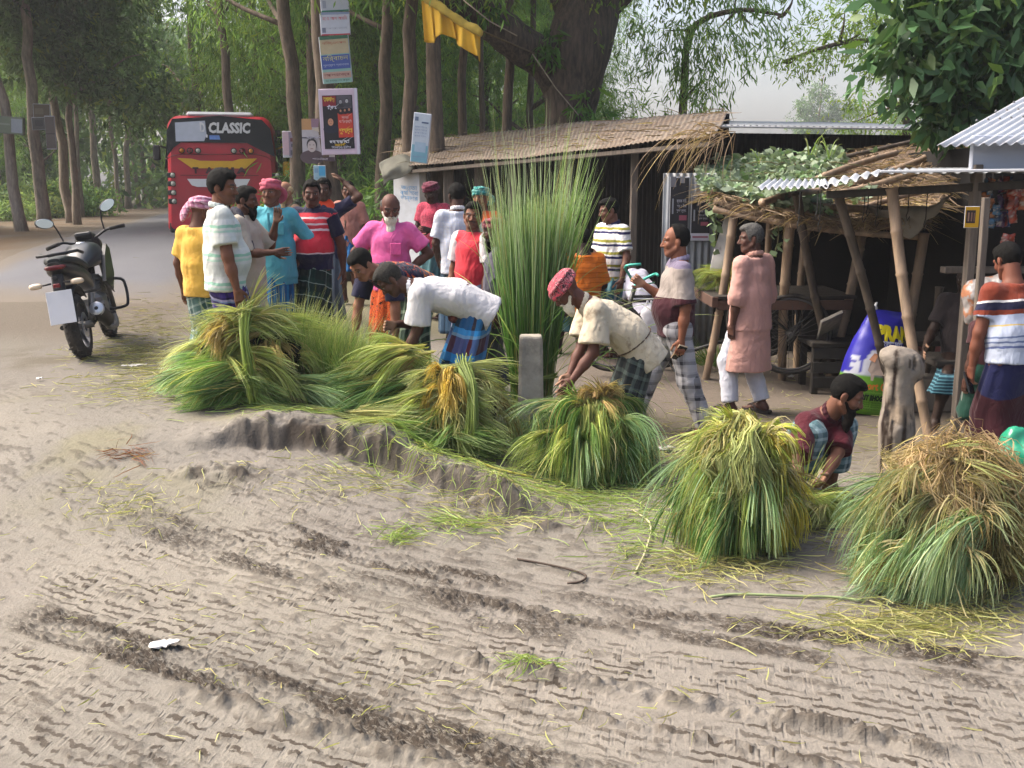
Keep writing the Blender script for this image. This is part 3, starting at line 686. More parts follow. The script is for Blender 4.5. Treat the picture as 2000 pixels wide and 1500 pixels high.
        if long_hem:
            vz = np.array((0, 0, 1.)); hp2 = np.array([s.P[0], s.P[1]+.0, s.hip_h+long_hem*k])
            f.cone(hp2-vz*.06, s.Wst, .135*k*b+g+flare, .109*k*b+g, .08, M3=np.eye(3), sc=(1.22, .95, 1), cap=[(hp2, -vz)])
        f.cone(s.shL, s.shR, .046*k*b+g*.5, .046*k*b+g*.5, .05)
        for q in (s.shL, s.shR): f.cone(s.N+s.Ru@np.array((0, -.012, -.04)), q, .052*k+g*.4, .044*k+g*.5, .03, cap=[(nk, s.Ru@np.array((0, -.25, 1.))/1.03)])
        f.cone(s.N+s.Ru@np.array((0, 0, -.05)), s.N+s.Ru@np.array((0, .004, .0)), .070*k+g*.3, .062*k, .03, cap=[(nk, s.Ru@np.array((0, -.25, 1.))/1.03)])
        for nm, (a, e, w) in s.arm.items():
            d1 = unit(e-a); d2 = unit(w-e)
            if sleeve <= 1.0:
                p = a+(e-a)*sleeve; f.cone(a, p+d1*.03, .056*k*b+g*.6, .056*k*b+g*.8+sl_r, .04, cap=[(p, d1)])
            else:
                f.cone(a, e, .056*k*b+g*.6, .046*k*b+g*.7+sl_r, .04); p = e+(w-e)*min(1, sleeve-1); f.cone(e, p+d2*.03, .046*k*b+g*.7+sl_r, .036*k+g*.7+sl_r, .03, cap=[(p, d2)])
        V, F = f.mesh(); V = smooth_mesh(V, F, 1, .4); V = s._fold(V, F, amp, seed=seed)
        L = (V-s.N)@s.Ru; v = -L[:, 2]; pat = np.stack([L[:, 0]+.5*L[:, 1], v, 0*v], 1)
        o = link(name, npmesh(name, V, F, pat=pat), mat, s.root)
        if collar:
            f2 = Field(.005); n = 14
            P = [s.N+s.Ru@np.array((.066*k*math.sin(a), .066*k*math.cos(a)*1.0-.004, .004-.016*math.cos(a)-.004*(1-abs(math.sin(a))))) for a in np.linspace(.25, 2*math.pi-.25, n)]
            for a, c in zip(P[:-1], P[1:]): f2.cone(a, c, .010, .010, .006, M3=s.Ru, sc=(1, 1, 1.9))
            V, F = f2.mesh(); pat = np.stack([V[:, 0], V[:, 2], 0*V[:, 0]], 1); link('collar', npmesh('collar', V, F, pat=pat), collar, s.root)
        return o
    def lungi(s, mat, name='lungi', hem=.12, top=.06, w=1.0, flare=.03, folds=9, amp=.012, knot=True, seed=0, front=0.0):
        "wrapped cloth from the waist to the height hem above the ground"
        k = s.k; b = s.build; n = 72; m = 22; rg = np.random.default_rng(seed+11)
        ax = s.Rl@np.array((0, 0, 1.)); a = np.arange(n)*2*math.pi/n; rings = []; pats = []
        ph = rg.random(4)*6.28
        for j in range(m):
            t = j/(m-1)
            if t < .22: q = t/.22; c = s.P+ax*(top*k*(1-q)-.02*q); rx = (.150-.0*q)*k*b; ry = (.118+.012*q)*k*b; fr = 0
            zt = s.hip_h-.02
            if t >= .22:
                q = (t-.22)/.78; z = s.P[2]-.02+(hem*k-s.P[2]+.02)*q
                pts = []
                for nm, (h_, kn, an) in s.leg.items():
                    if z > kn[2]: u = np.clip((h_[2]-z)/(h_[2]-kn[2]+1e-6), 0, 1); pts.append(h_+(kn-h_)*u)
                    else: u = np.clip((kn[2]-z)/(kn[2]-an[2]+1e-6), 0, 1); pts.append(kn+(an-kn)*u)
                pts = np.array(pts); c = pts.mean(0); c[2] = z; sp = np.abs(pts[0]-pts[1])
                q2 = q
                rx = max(.150*k*b, sp[0]/2+.085*k)+flare*q; ry = max(.128*k*b, sp[1]/2+.085*k)+flare*.8*q; c = c+np.array((0, front*q, 0))
            A = amp*(.25+1.3*t)
            r_ = 1+A/.14*(np.sin(folds*a+ph[0]+1.5*t)+.6*np.sin((folds*2+1)*a+ph[1])+.5*np.sin(3*a+ph[2]+t*2))*(.5+.5*np.cos(a-math.pi/2))+A/.3*np.sin(5*a+ph[3]+2*t)
            X = rx*r_*np.cos(a); Y = ry*r_*np.sin(a)
            if t < .22: V = c+np.outer(X, s.Rl[:, 0])+np.outer(Y, s.Rl[:, 1])
            else: V = np.stack([c[0]+X, c[1]+Y, np.full(n, c[2])+.01*np.sin(2*a+ph[1])*q], 1)
            rings.append(V); pats.append(np.stack([np.abs(a-1.5*math.pi) % (2*math.pi)*.16, np.full(n, t*(.22/.78 if t < .22 else 1)*.85+.06*np.sin(a+ph[2])*1.0), 0*a], 1))
        V = np.concatenate(rings); q = np.arange(n*m).reshape(m, n); qn = np.roll(q, -1, 1)
        F = np.stack([q[:-1], q[1:], qn[1:], qn[:-1]], -1).reshape(-1, 4)
        V = smooth_mesh(V, F, 1, .3)
        o = link(name, npmesh(name, V, F, pat=np.concatenate(pats)), mat, s.root)
        so = o.modifiers.new('thick', 'SOLIDIFY'); so.thickness = .004
        if knot:
            f = Field(.006); c = s.P+s.Rl@np.array((0, .125*k*b, top*k-.02)); f.ell(c, (.030, .022, .024), s.Rl, .01).cone(c, c+np.array((.02, .03, -.07)), .018, .010, .01).cone(c, c+np.array((-.03, .025, -.06)), .016, .008, .01)
            if s.belly == 0: V, F = f.mesh(); pat = np.stack([V[:, 0], V[:, 2], 0*V[:, 0]], 1); link('knot', npmesh('knot', V, F, pat=pat), mat, s.root)
        return o
    def trousers(s, mat, name='trousers', loose=.016, cuff=.10, amp=.008, thigh=.0):
        k = s.k; b = s.build; f = Field(.0095); g = loose
        f.cone(s.hpL, s.hpR, .084*k*b+g, .084*k*b+g, .04).cone(s.P, s.Wst+s.Rl@np.array((0, 0, -.06)), .100*k*b+g, .100*k*b+g, .05, M3=s.Rl, sc=(1.2, .95, 1))
        for nm, (a, e, w) in s.leg.items():
            d = unit(w-e); p = w-d*cuff*k; f.cone(a, e, .078*k*b+g+thigh, .058*k+g*1.2, .04); f.cone(e, p+d*.03, .058*k+g*1.2, .044*k+g*1.3, .04, cap=[(p, d)])
        V, F = f.mesh(); V = smooth_mesh(V, F, 1, .4); V = s._fold(V, F, amp)
        pat = np.stack([V[:, 0]+.7*V[:, 1], s.hip_h-V[:, 2], 0*V[:, 0]], 1); return link(name, npmesh(name, V, F, pat=pat), mat, s.root)
    def sandals(s, mat):
        for nm, (a, e, w) in s.leg.items():
            k = s.k; t = unit(s.toe[nm]); t[2] = 0; t = unit(t); sd = np.cross(t, (0, 0, 1.)); b = MB(); z0 = w[2]-.075*k+.012; c = np.array((w[0], w[1], 0))
            prof = [(-.085, .022), (-.07, .034), (-.02, .036), (.05, .040), (.12, .047), (.17, .043), (.2, .028), (.212, .008)]
            out = [c+t*x*k+sd*y*k for x, y in prof]+[c+t*x*k-sd*y*k for x, y in prof[::-1]]
            lo = [p+np.array((0, 0, z0-.014)) for p in out]; hi = [p+np.array((0, 0, z0+.010)) for p in out]
            b.loft([lo, hi]); o = b.build('sandal', M('sandal_rubber', '#2a2523', .7, .2), s.root)
            st = MB(); top = c+t*.145*k+np.array((0, 0, z0+.035)); 
            for sx in (-1, 1): st.tube(curve_pts([c+t*.155*k+np.array((0, 0, z0+.03)), c+t*.10*k+sd*sx*.025*k+np.array((0, 0, z0+.052)), c+t*.03*k+sd*sx*.047*k+np.array((0, 0, z0+.012))], 8), .007, 6)
            st.build('strap', M('strap_rubber', '#33292a', .6, .2), o, True)
    def cloth_strip(s, P, wid, mat, name, thick=.012, nrm=(0, 1, 0)):
        "a folded cloth lying along points P"
        f = Field(.007); P = curve_pts(P, 14)
        for a, b in zip(P[:-1], P[1:]): f.cone(a, b, wid, wid, .015, M3=align(b-a, nrm), sc=(1, max(.3, thick/wid), 1))
        V, F = f.mesh(); V = s._fold(V, F, .006); pat = np.stack([V[:, 0]+V[:, 1], V[:, 2], 0*V[:, 0]], 1)
        return link(name, npmesh(name, V, F, pat=pat), mat, s.root)
# ------------------------------------------------------------------ the cast
def px_x(px, py, Y): return float(W(px, py, Y)[0])
def lw(p, wp):
    "world point -> the person's own frame"
    yaw = p[2]; d = np.asarray(wp, float)-np.array((p[0], p[1], float(G(p[0], p[1])))); return rot3('Z', -yaw)@d
F_ = fabric
white = F_('white_cotton', 'plain', ('#d8d6d6',), fade=.08)
CROWD = 'onlookers in the crowd behind the grass'
# yellow T-shirt, back turned
p = Person('short man in a yellow T-shirt and pink checked head wrap, back turned', px_x(384, 378, 8.1), 8.1, -25, 1.48, skin='#4d2f22', hair=None, head=(-25, 12, 0), armL=((-.30, -.05, -1), (-.05, .25, -1)), group=CROWD)
p.turban(F_('pink_gamcha', 'check', period=.05, stops=[(0, '#b0708a'), (.55, '#7c3f57'), (.75, '#c9a9b5')], vstops=[(0, '#b87f96'), (.6, '#5c3046'), (.8, '#c9a9b5')]), tail=(-.10, -.13, -.10))
p.shirt(F_('yellow_jersey', 'plain', ('#c99f45',)), hem=-.12, sleeve=.75, loose=.022)
p.lungi(F_('teal_grey_check', 'check', period=.11, stops=[(0, '#4d6a66'), (.4, '#8b9a96'), (.55, '#2f4a48'), (.9, '#a9b0aa')], vperiod=.13), seed=1)
# polo man
p = Person('man in a white and mint striped polo and purple lungi', px_x(428, 330, 7.55), 7.55, -72, 1.66, skin='#5a3827', hair='thick', head=(-28, 4, 0), armL=((-.10, .10, -1), (-.0, .25, -1)), armR=((.20, .10, -1), (.05, .22, -1)), build=1.08, belly=.02, stub=.5, group='people working and watching at the grass piles')
p.shirt(F_('mint_stripe_polo', 'stripes', period=.205, stops=[(0, '#b4b8b3'), (.42, '#bfc1be'), (.62, '#86ad9a'), (.72, '#babdb7'), (.80, '#9db9aa'), (.88, '#bcbebb')], fade=.06), 'polo_shirt', hem=-.10, sleeve=.72, loose=.026, sl_r=.012, collar=F_('polo_collar', 'plain', ('#b3bab6',)))
p.lungi(F_('purple_plaid', 'check', period=.34, stops=[(0, '#2f1f5e'), (.45, '#3a2a72'), (.62, '#1d1640'), (.8, '#43327a')], vperiod=.155, vstops=[(0, '#35266b'), (.52, '#141026'), (.62, '#b9b4cc'), (.70, '#7f9bb8'), (.76, '#1b1538'), (.86, '#3a2a72')], fade=.1), seed=2, amp=.014)
# beige kurta behind him
p = Person('bearded man in a long beige kurta behind the polo man, hand at his mouth', px_x(474, 358, 8.7), 8.7, -95, 1.55, skin='#4a2e22', head=(0, 5, 0), beard=(.06,), armR=((.25, .35, -1), (-.15, 1, .05)), armL=((-.2, .5, -.6), (.3, .35, 1)), group=CROWD)
p.shirt(F_('beige_kurta', 'plain', ('#a49a8c',)), 'kurta', hem=-.1, sleeve=1.0, long_hem=-.42, loose=.028, flare=.03); p.trousers(F_('grey_pyjama', 'plain', ('#8d8a86',)))
p.cloth_strip([p.N+np.array((-.08, .08, -.25)), p.N+np.array((-.09, .03, .0)), p.N+np.array((.0, -.08, .01)), p.N+np.array((.10, .03, -.02)), p.N+np.array((.10, .12, -.3))], .045, F_('navy_scarf', 'plain', ('#1b1c2c',)), 'scarf')
# man bent over the parked motorcycle
p = Person('dark-haired man bent forward over a parked motorcycle in front of the bus', px_x(486, 376, 11.6), 11.6, 140, 1.6, seat=.78, lean=28, curl=38, head=(-20, 42, 0), skin='#6b4632', armL=((-.3, .5, -.7), (.3, .8, .1)), armR=((.3, .5, -.7), (-.3, .8, .1)), legL=((-.2, .3, .08),), legR=((.2, .3, .08),), group=CROWD)
p.shirt(F_('navy_shirt', 'plain', ('#232a42',)), sleeve=.8); p.trousers(F_('denim_dark', 'plain', ('#262d3d',)))
# teal kurta
p = Person('man in a teal kurta with a pink head scarf, one hand on his belly', px_x(529, 345, 9.3), 9.3, 178, 1.62, skin='#5b3a2a', hair=None, head=(-6, 0, 0), armR=((.62, -.12, -.75), (-.75, .55, -.42)), armL=((-.55, -.28, -.8), (.45, -.05, -.85)), stub=.4, group=CROWD, handR=.5)
p.turban(F_('rose_scarf', 'plain', ('#b05566',), fade=.2), tail=(.07, -.08, -.16)); teal = F_('teal_cotton', 'plain', ('#4d97a5',), fade=.14)
p.shirt(teal, 'kurta', hem=-.10, sleeve=1.55, loose=.026, long_hem=-.20, flare=.02, collar=F_('teal_collar', 'plain', ('#6fb0ba',)))
p.lungi(F_('blue_lungi', 'bars', period=.12, stops=[(0, '#12507a'), (.5, '#0d3f66'), (.8, '#1d6a94')]), seed=3, knot=False)
b = MB(); b.box(p.Ch+p.Ru@np.array((0, .140, -.03)), (.022, .012, .30), bev=.004); b.box(p.Ch+p.Ru@np.array((-.085, .135, -.02)), (.10, .012, .11), bev=.004); b.build('placket', F_('teal_trim', 'plain', ('#458a98',)), p.root)
# old man with a shawl
p = Person('bald old man with a long yellowish beard and dark green shawl, behind the teal kurta', px_x(560, 348, 11.8), 11.8, 128, 1.62, skin='#7a5540', hair='bald', hmat=HAIR_Y, beard=(.14, HAIR_Y), head=(10, 12, 0), armL=((-.2, .1, -1), (.2, .6, -.6)), group=CROWD)
p.shirt(F_('brown_vest', 'plain', ('#6b5544',)), sleeve=.15, hem=-.1); p.lungi(F_('rust_print', 'print', period=30, stops=[(0, '#4b2a24'), (.48, '#7a4a38'), (.56, '#2d2530')]), seed=4)
p.cloth_strip([p.N+np.array((-.14, .10, -.42)), p.N+np.array((-.13, .05, -.08)), p.N+np.array((-.05, -.09, -.03)), p.N+np.array((.12, -.04, -.06)), p.N+np.array((.15, .10, -.40))], .06, F_('olive_shawl', 'plain', ('#3a3f2a',)), 'shawl')
# red striped shirt
p = Person('stout man in a red and white striped navy-sleeved shirt and dark green lungi', px_x(608, 350, 9.5), 9.5, 168, 1.61, skin='#4b2d22', head=(24, 4, 0), armL=((-.34, -.2, -1), (.0, -.15, -1)), armR=((.36, -.25, -1), (-.05, -.2, -1)), build=1.12, belly=.06, stub=.5, group=CROWD)
p.shirt(F_('red_stripe_jersey', 'zones', stops=[(0, '#1c1b35'), (.045, '#b3303c'), (.085, '#c6b4b6'), (.10, '#b8323e'), (.135, '#c6b4b6'), (.15, '#b8303c'), (.185, '#d8ccd0'), (.205, '#bb2b3b'), (.40, '#c9bfc6'), (.412, '#1c1c3c')]), hem=-.07, sleeve=.0, loose=.022, collar=F_('navy_collar', 'plain', ('#1a1a30',)))
for nm in 'LR':
    a, e, w = p.arm[nm]; f = Field(.009); q = a+(e-a)*.72; f.cone(a, q+unit(e-a)*.03, .078, .072, .02, cap=[(q, unit(e-a))]); V, F = f.mesh(); link('sleeve', npmesh('sleeve', p._fold(V, F, .006), F, pat=V), MATS['navy_collar'], p.root)
p.lungi(F_('green_check', 'check', period=.17, stops=[(0, '#10231f'), (.55, '#18352d'), (.82, '#8aa39b'), (.88, '#14302a')], vperiod=.14, vstops=[(0, '#0f201d'), (.5, '#17342d'), (.8, '#9fb3ab'), (.87, '#122722')]), seed=5, hem=.25)
# arm raised
p = Person('man in a navy shirt with an orange collar, arm raised to his head', px_x(632, 350, 11), 11, 172, 1.64, skin='#3f281e', head=(10, 0, 0), armL=((-.75, .1, .45), (.75, -.2, .65)), armR=((.2, 0, -1), (0, .2, -1)), group=CROWD)
p.shirt(F_('navy_tee', 'plain', ('#20203a',)), sleeve=.7, collar=F_('orange_collar', 'plain', ('#d2482a',))); p.lungi(F_('grey_lungi', 'bars', period=.1, stops=[(0, '#3d4650'), (.6, '#59626a')]), seed=6)
p.cloth_strip([p.N+np.array((-.08, .07, -.16)), p.N+np.array((-.07, .05, -.02)), p.N+np.array((.06, .06, -.02)), p.N+np.array((.08, .08, -.16))], .035, MATS['orange_collar'], 'scarf')
# tan open shirt
p = Person('thin man in an open dusty pink shirt and short blue lungi', px_x(680, 364, 13.6), 13.6, 168, 1.63, skin='#4a2d20', head=(18, 0, 0), armL=((-.3, -.05, -1), (-.05, .15, -1)), armR=((.3, 0, -1), (.06, .15, -1)), build=.95, group=CROWD)
p.shirt(F_('dusty_pink', 'plain', ('#a06c60',), fade=.15), hem=-.10, sleeve=.85, loose=.024, collar=F_('dusty_collar', 'plain', ('#8d5c52',)))
f = Field(.008); c = p.Ch; f.cone(p.N+np.array((0, .055, -.03)), c+np.array((.01, .150, -.20)), .05, .006, .01, sc=(1, .35, 1)); V, F = f.mesh(); link('bare_chest', npmesh('bare_chest', V, F, np.tile(hexc('#4a2d20'), (len(V), 1))), SKIN, p.root)
p.lungi(F_('blue_half', 'bars', period=.14, stops=[(0, '#0f4f80'), (.45, '#134061'), (.6, '#1c6ea8'), (.85, '#0c3556')]), hem=.46, seed=7, amp=.02)
# pink shirt old man
p = Person('bald white-bearded man in a bright pink shirt with both hands on his hips', px_x(760, 374, 8.8), 8.8, 172, 1.61, skin='#4c2e25', hair='bald', hmat=HAIR_GREY, beard=(.19, BEARD_W), head=(22, 22, 0), armL=((-.62, -.16, -.72), (.72, .25, -.55)), armR=((.66, -.2, -.70), (-.66, .2, -.62)), group=CROWD, handL=.6, handR=.6)
p.shirt(F_('bright_pink', 'plain', ('#cb5a92',), fade=.14), hem=-.10, sleeve=.72, loose=.024, sl_r=.012, collar=F_('pink_collar', 'plain', ('#c9507f',)))
b = MB(); b.box(p.Ch+np.array((-.085, .142, -.06)), (.095, .010, .10), bev=.004); b.build('pocket', F_('pink_pocket', 'plain', ('#bb4c84',)), p.root)
p.lungi(F_('orange_batik', 'print', period=26, stops=[(0, '#2e1510'), (.42, '#c4521f'), (.52, '#8d2f1a'), (.58, '#d0632a'), (.68, '#24120f')]), seed=8)
# under the left shed
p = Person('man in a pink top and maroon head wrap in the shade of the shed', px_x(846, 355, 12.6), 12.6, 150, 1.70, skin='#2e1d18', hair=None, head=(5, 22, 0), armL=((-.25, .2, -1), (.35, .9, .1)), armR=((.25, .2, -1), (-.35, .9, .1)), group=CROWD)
p.turban(F_('maroon_wrap', 'plain', ('#5d2436',), fade=.2)); p.shirt(F_('pink_floral', 'print', period=40, stops=[(0, '#7a2a3c'), (.45, '#a83a50'), (.6, '#4a1c2a')]), sleeve=.6); p.lungi(F_('dull_teal', 'bars', period=.1, stops=[(0, '#2c4b50'), (.5, '#3d6066')]), seed=9)
# white shirt, back
p = Person('man in a white checked shirt seen from behind at the shed', px_x(893, 364, 10.8), 10.8, 8, 1.70, skin='#3c251c', hair='short', head=(12, 6, 0), armL=((-.25, .1, -1), (.1, .6, -.6)), armR=((.2, .1, -1), (0, .4, -.8)), group=CROWD)
p.shirt(F_('white_check', 'check', period=.028, stops=[(0, '#b5b8c0'), (.75, '#a9b2c8')], fade=.08), sleeve=.8, loose=.028, hem=-.15, collar=white); p.lungi(F_('slate_bars', 'bars', period=.07, stops=[(0, '#2b4257'), (.55, '#3c566b'), (.85, '#1e3040')]), seed=10)
# teal scarf, orange
p = Person('man with a teal head scarf and orange shirt behind the red T-shirt', px_x(940, 362, 11.6), 11.6, 158, 1.70, skin='#6a4530', hair=None, head=(0, 0, 0), group=CROWD)
p.turban(F_('teal_scarf', 'check', period=.06, stops=[(0, '#2c7c78'), (.6, '#7fb0a8'), (.8, '#1c5a58')]), tail=(.1, .02, -.12)); p.shirt(F_('orange_shirt', 'plain', ('#c4552a',))); p.lungi(MATS['dull_teal'], seed=11)
# red T-shirt
p = Person('smiling man in a red T-shirt with white sleeves looking at the camera', px_x(922, 386, 9.3), 9.3, 142, 1.66, skin='#5d3a29', hair='short', head=(36, 0, -4), armL=((-.16, .1, -1), (.1, .22, -1)), armR=((.2, .1, -1), (0, .3, -1)), stub=.8, group=CROWD)
p.shirt(F_('red_tee', 'plain', ('#c13440',), fade=.1), sleeve=.0, hem=-.14, loose=.022)
for nm in 'LR':
    a, e, w = p.arm[nm]; f = Field(.009); q = a+(e-a)*.74; f.cone(a, q+unit(e-a)*.03, .078, .076, .02, cap=[(q, unit(e-a))]); V, F = f.mesh(); link('sleeve', npmesh('sleeve', p._fold(V, F, .006), F, pat=V), F_('sleeve_white', 'plain', ('#c5bfc0',)), p.root)
p.trousers(F_('grey_blue_trousers', 'plain', ('#6a7088',)))
# grey T-shirt
p = Person('bearded man in a dark grey T-shirt and faded red head cloth by the reeds', px_x(972, 407, 9.0), 9.0, 88, 1.60, skin='#3a251d', hair=None, head=(8, 6, 0), beard=(.08,), armL=((-.1, -.12, -1), (0, .14, -1)), armR=((.1, .1, -1), (0, .3, -1)), group=CROWD)
p.turban(F_('faded_red', 'print', period=18, stops=[(0, '#5a2a32'), (.5, '#8a4a50'), (.62, '#3c2026')])); p.shirt(F_('slate_tee', 'plain', ('#4b4a56',), fade=.2), sleeve=.75); p.lungi(F_('dusky_lungi', 'plain', ('#3a3f3c',)), seed=12)
WK = 'people working and watching at the grass piles'
# bending behind
x, y = px_x(800, 620, 8.45), 8.45
p = Person('man in a navy and orange T-shirt bent down behind the white-shirted worker', x, y, 142, 1.66, lean=66, curl=82, head=(0, 40, 0), skin='#7a5240', hair='short', armL=((-.1, .1, -1), (-.02, .05, -1)), armR=((.15, .25, -1), (.0, .2, -1)), group=WK)
p.shirt(F_('flame_print', 'print', period=14, stops=[(0, '#1b1c33'), (.47, '#232038'), (.55, '#a33a1c'), (.62, '#d0802a'), (.68, '#7a2016')]), sleeve=.0)
for nm in 'LR':
    a, e, w = p.arm[nm]; f = Field(.009); q = a+(e-a)*.74; f.cone(a, q+unit(e-a)*.03, .078, .076, .02, cap=[(q, unit(e-a))]); V, F = f.mesh(); link('sleeve', npmesh('sleeve', p._fold(V, F, .006), F, pat=V), MATS['navy_tee'], p.root)
p.lungi(F_('leaf_check', 'check', period=.09, stops=[(0, '#2f4638'), (.5, '#8a9a84'), (.7, '#1d2c24')], vperiod=.12), seed=13, knot=False)
# white shirt worker
P0 = (px_x(905, 700, 7.75), 7.75, 97)
p = Person('grey-haired worker in a white shirt and blue plaid lungi bending over the middle pile', *P0, h=1.68, lean=62, curl=80, head=(2, 48, 0), skin='#3d251b', hair='short', hmat=HAIR_MIX, stub=.6, build=1.06,
           armL=('to', lw(P0, W(788, 712, 7.55)), (.3, -1, .2)), armR=('to', lw(P0, W(772, 634, 7.75)), (.4, -.2, -1)), group=WK, handL=.7, handR=.5)
p.shirt(F_('white_polo', 'plain', ('#bdbbbd',), fade=.06), 'shirt', hem=-.15, sleeve=.86, loose=.026, sl_r=.022, collar=white)
p.lungi(F_('blue_plaid', 'check', period=.30, stops=[(0, '#1d5f96'), (.3, '#1a2c3c'), (.62, '#2b7db8'), (.8, '#3a1d28'), (.9, '#1f6aa5')], vperiod=.42, vstops=[(0, '#5a2632'), (.22, '#2a81c0'), (.40, '#20303a'), (.70, '#3a93cf'), (.82, '#8aa9bd'), (.88, '#5a2632')], fade=.1), seed=14, flare=.05, amp=.014, hem=.3)
ax = p.Rl@np.array((0, 0, 1.)); f = Field(.008); cw = p.P+ax*.12
pts = [cw+p.Rl@np.array((.165*math.cos(a), .132*math.sin(a), .012*math.sin(2*a))) for a in np.linspace(0, 2*math.pi, 25)]
for a, b in zip(pts[:-1], pts[1:]): f.cone(a, b, .030, .030, .01, M3=p.Rl, sc=(.6, .6, 1))
kn = cw+p.Rl@np.array((-.05, .14, -.01)); f.ell(kn, (.05, .04, .045), k=.02)
V, F = f.mesh(); link('waist_cloth', npmesh('waist_cloth', p._fold(V, F, .006), F, pat=V), F_('maroon_cloth', 'print', period=14, stops=[(0, '#4a2228'), (.5, '#6b4038'), (.62, '#5a4a3c')]), p.root)
# beige shirt worker
P0 = (px_x(1228, 720, 7.0), 7.0, 95)
p = Person('worker in a stained cream shirt and red head wrap bending over the brown-topped pile', *P0, h=1.62, lean=40, curl=58, head=(6, 44, 0), skin='#4a2c22', hair=None, hmat=None, beard=(.06, BEARD_W, True),
           armL=('to', lw(P0, W(1118, 742, 6.72)), (.1, -1, -.1)), armR=('to', lw(P0, W(1108, 748, 6.95)), (.2, -.3, -1)), group=WK, handL=.55, handR=.6)
p.turban(F_('red_gamcha', 'print', period=15, stops=[(0, '#b23a48'), (.44, '#a8505a'), (.5, '#2a2026'), (.56, '#c27a80'), (.62, '#8d3040')]), tilt=-8, big=1.06)
p.shirt(F_('cream_shirt', 'plain', ('#b9ad98',), fade=.10, soil='#6a5540'), 'shirt', hem=-.16, sleeve=.80, loose=.03, sl_r=.03, collar=F_('cream_collar', 'plain', ('#bdb29e',)))
p.lungi(F_('dark_check', 'check', period=.1, stops=[(0, '#2c3030'), (.5, '#55605a'), (.8, '#1b1d1d')]), seed=15, hem=.3, knot=False)
f = Field(.008); cw = p.P+p.Rl@np.array((0, 0, .05)); pts = [cw+p.Rl@np.array((.172*math.cos(a), .146*math.sin(a), 0)) for a in np.linspace(0, 2*math.pi, 25)]
for a, b in zip(pts[:-1], pts[1:]): f.cone(a, b, .007, .007, .004)
V, F = f.mesh(); link('waist_string', npmesh('waist_string', V, F), M('string', '#4a3a2c'), p.root)
SH = 'people in front of the stalls'
# orange seated
p = Person('man in an orange shirt sitting with his back turned beside the reeds', px_x(1140, 460, 10.4), 10.4, 12, 1.62, seat=.62, skin='#2a1c16', head=(0, 14, 0), armL=((-.2, .1, -1), (0, .8, -.4)), armR=((.25, .05, -1), (0, .8, -.4)), legL=((-.15, .4, .08),), legR=((.15, .4, .08),), group=SH)
p.shirt(F_('orange_lines', 'stripes', period=.05, stops=[(0, '#c8691c'), (.82, '#a8520f')]), sleeve=.9, loose=.03, hem=-.12); p.lungi(MATS['dull_teal'], hem=.3, seed=16)
# striped polo
x, y = px_x(1196, 386, 10.7), 10.7
p = Person('young man in a white, navy and olive striped polo holding the tricycle handlebar', x, y, 128, 1.66, skin='#54362a', hair='short', head=(-24, 10, 0), armL=((-.30, .05, -1), (-.05, .35, -.95)), armR=((.15, .15, -1), (0, .4, -.9)), stub=.3, group=SH)
p.shirt(F_('olive_stripe', 'stripes', period=.125, stops=[(0, '#d2d0cf'), (.30, '#8d8a3c'), (.52, '#d0cecb'), (.66, '#24234a'), (.86, '#d5d3d2')], fade=.08), 'polo_shirt', sleeve=.75, loose=.022, hem=-.1, collar=F_('navy_trim', 'plain', ('#26284a',)))
p.lungi(F_('teal_bars', 'bars', period=.16, stops=[(0, '#3f6e7c'), (.4, '#6a8f96'), (.55, '#2c5664'), (.8, '#8a8f94')]), seed=17)
# seated in the dark
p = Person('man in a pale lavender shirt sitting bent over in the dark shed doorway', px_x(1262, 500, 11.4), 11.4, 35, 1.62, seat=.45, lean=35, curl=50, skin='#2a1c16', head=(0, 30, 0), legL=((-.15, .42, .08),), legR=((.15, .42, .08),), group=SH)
p.shirt(F_('pale_lavender', 'plain', ('#b9b8c8',)), sleeve=.9, loose=.035); p.lungi(F_('blue_dark', 'plain', ('#203a5c',)), hem=.3, seed=18)
# maroon walker
P0 = (px_x(1318, 700, 7.9), 7.9, 90)
p = Person('balding man in a grey and maroon polo and grey checked trousers walking with a phone', *P0, h=1.68, skin='#6a412f', hair='receding', head=(-4, 2, 0), armL=((-.12, -.10, -1), (-.02, .10, -1)), armR=((.12, .15, -1), (-.12, .9, .62)),
           legL=((-.09, -.24, .085), (0, 1, .1), (-.05, 1, 0)), legR=((.10, .30, .10), (0, 1, .1), (.05, 1, .1)), stub=.35, build=1.05, belly=.02, group=SH, handL=.8, handR=1.0)
p.shirt(F_('maroon_panel', 'zones', stops=[(0, '#6d6478'), (.055, '#8f857f'), (.285, '#3c1a22'), (.9, '#3c1a22')], fade=.1), 'polo_shirt', hem=-.08, sleeve=.92, loose=.020, sl_r=.016, collar=F_('mauve_collar', 'plain', ('#8d849a',)))
p.trousers(F_('grey_plaid', 'check', period=.085, stops=[(0, '#a19fa2'), (.55, '#8b898d'), (.72, '#3c3b40')], vperiod=.095, fade=.12), cuff=.02, loose=.018); p.sandals(None)
w_, e_ = p.arm['L'][2], p.arm['L'][1]; d_ = unit(w_-e_); ph = w_+d_*.10+np.array((.02, .0, 0)); rz = p.root.rotation_euler.z
pw = rot3('Z', 90)@ph+np.array(p.root.location)
ph_ = thing('mobile_phone', 'pale phone in a cream case, held by the man in the maroon polo', 'phone', pw, rot=(R(20), R(-35), R(90)))
b = MB(); b.box((0, 0, 0), (.012, .078, .155), bev=.006); b.build('case', M('cream_case', '#c0a98c', .4), ph_); b = MB(); b.box((-.0075, 0, 0), (.002, .068, .142)); b.build('screen', M('phone_glass', '#0c0d10', .1), ph_)
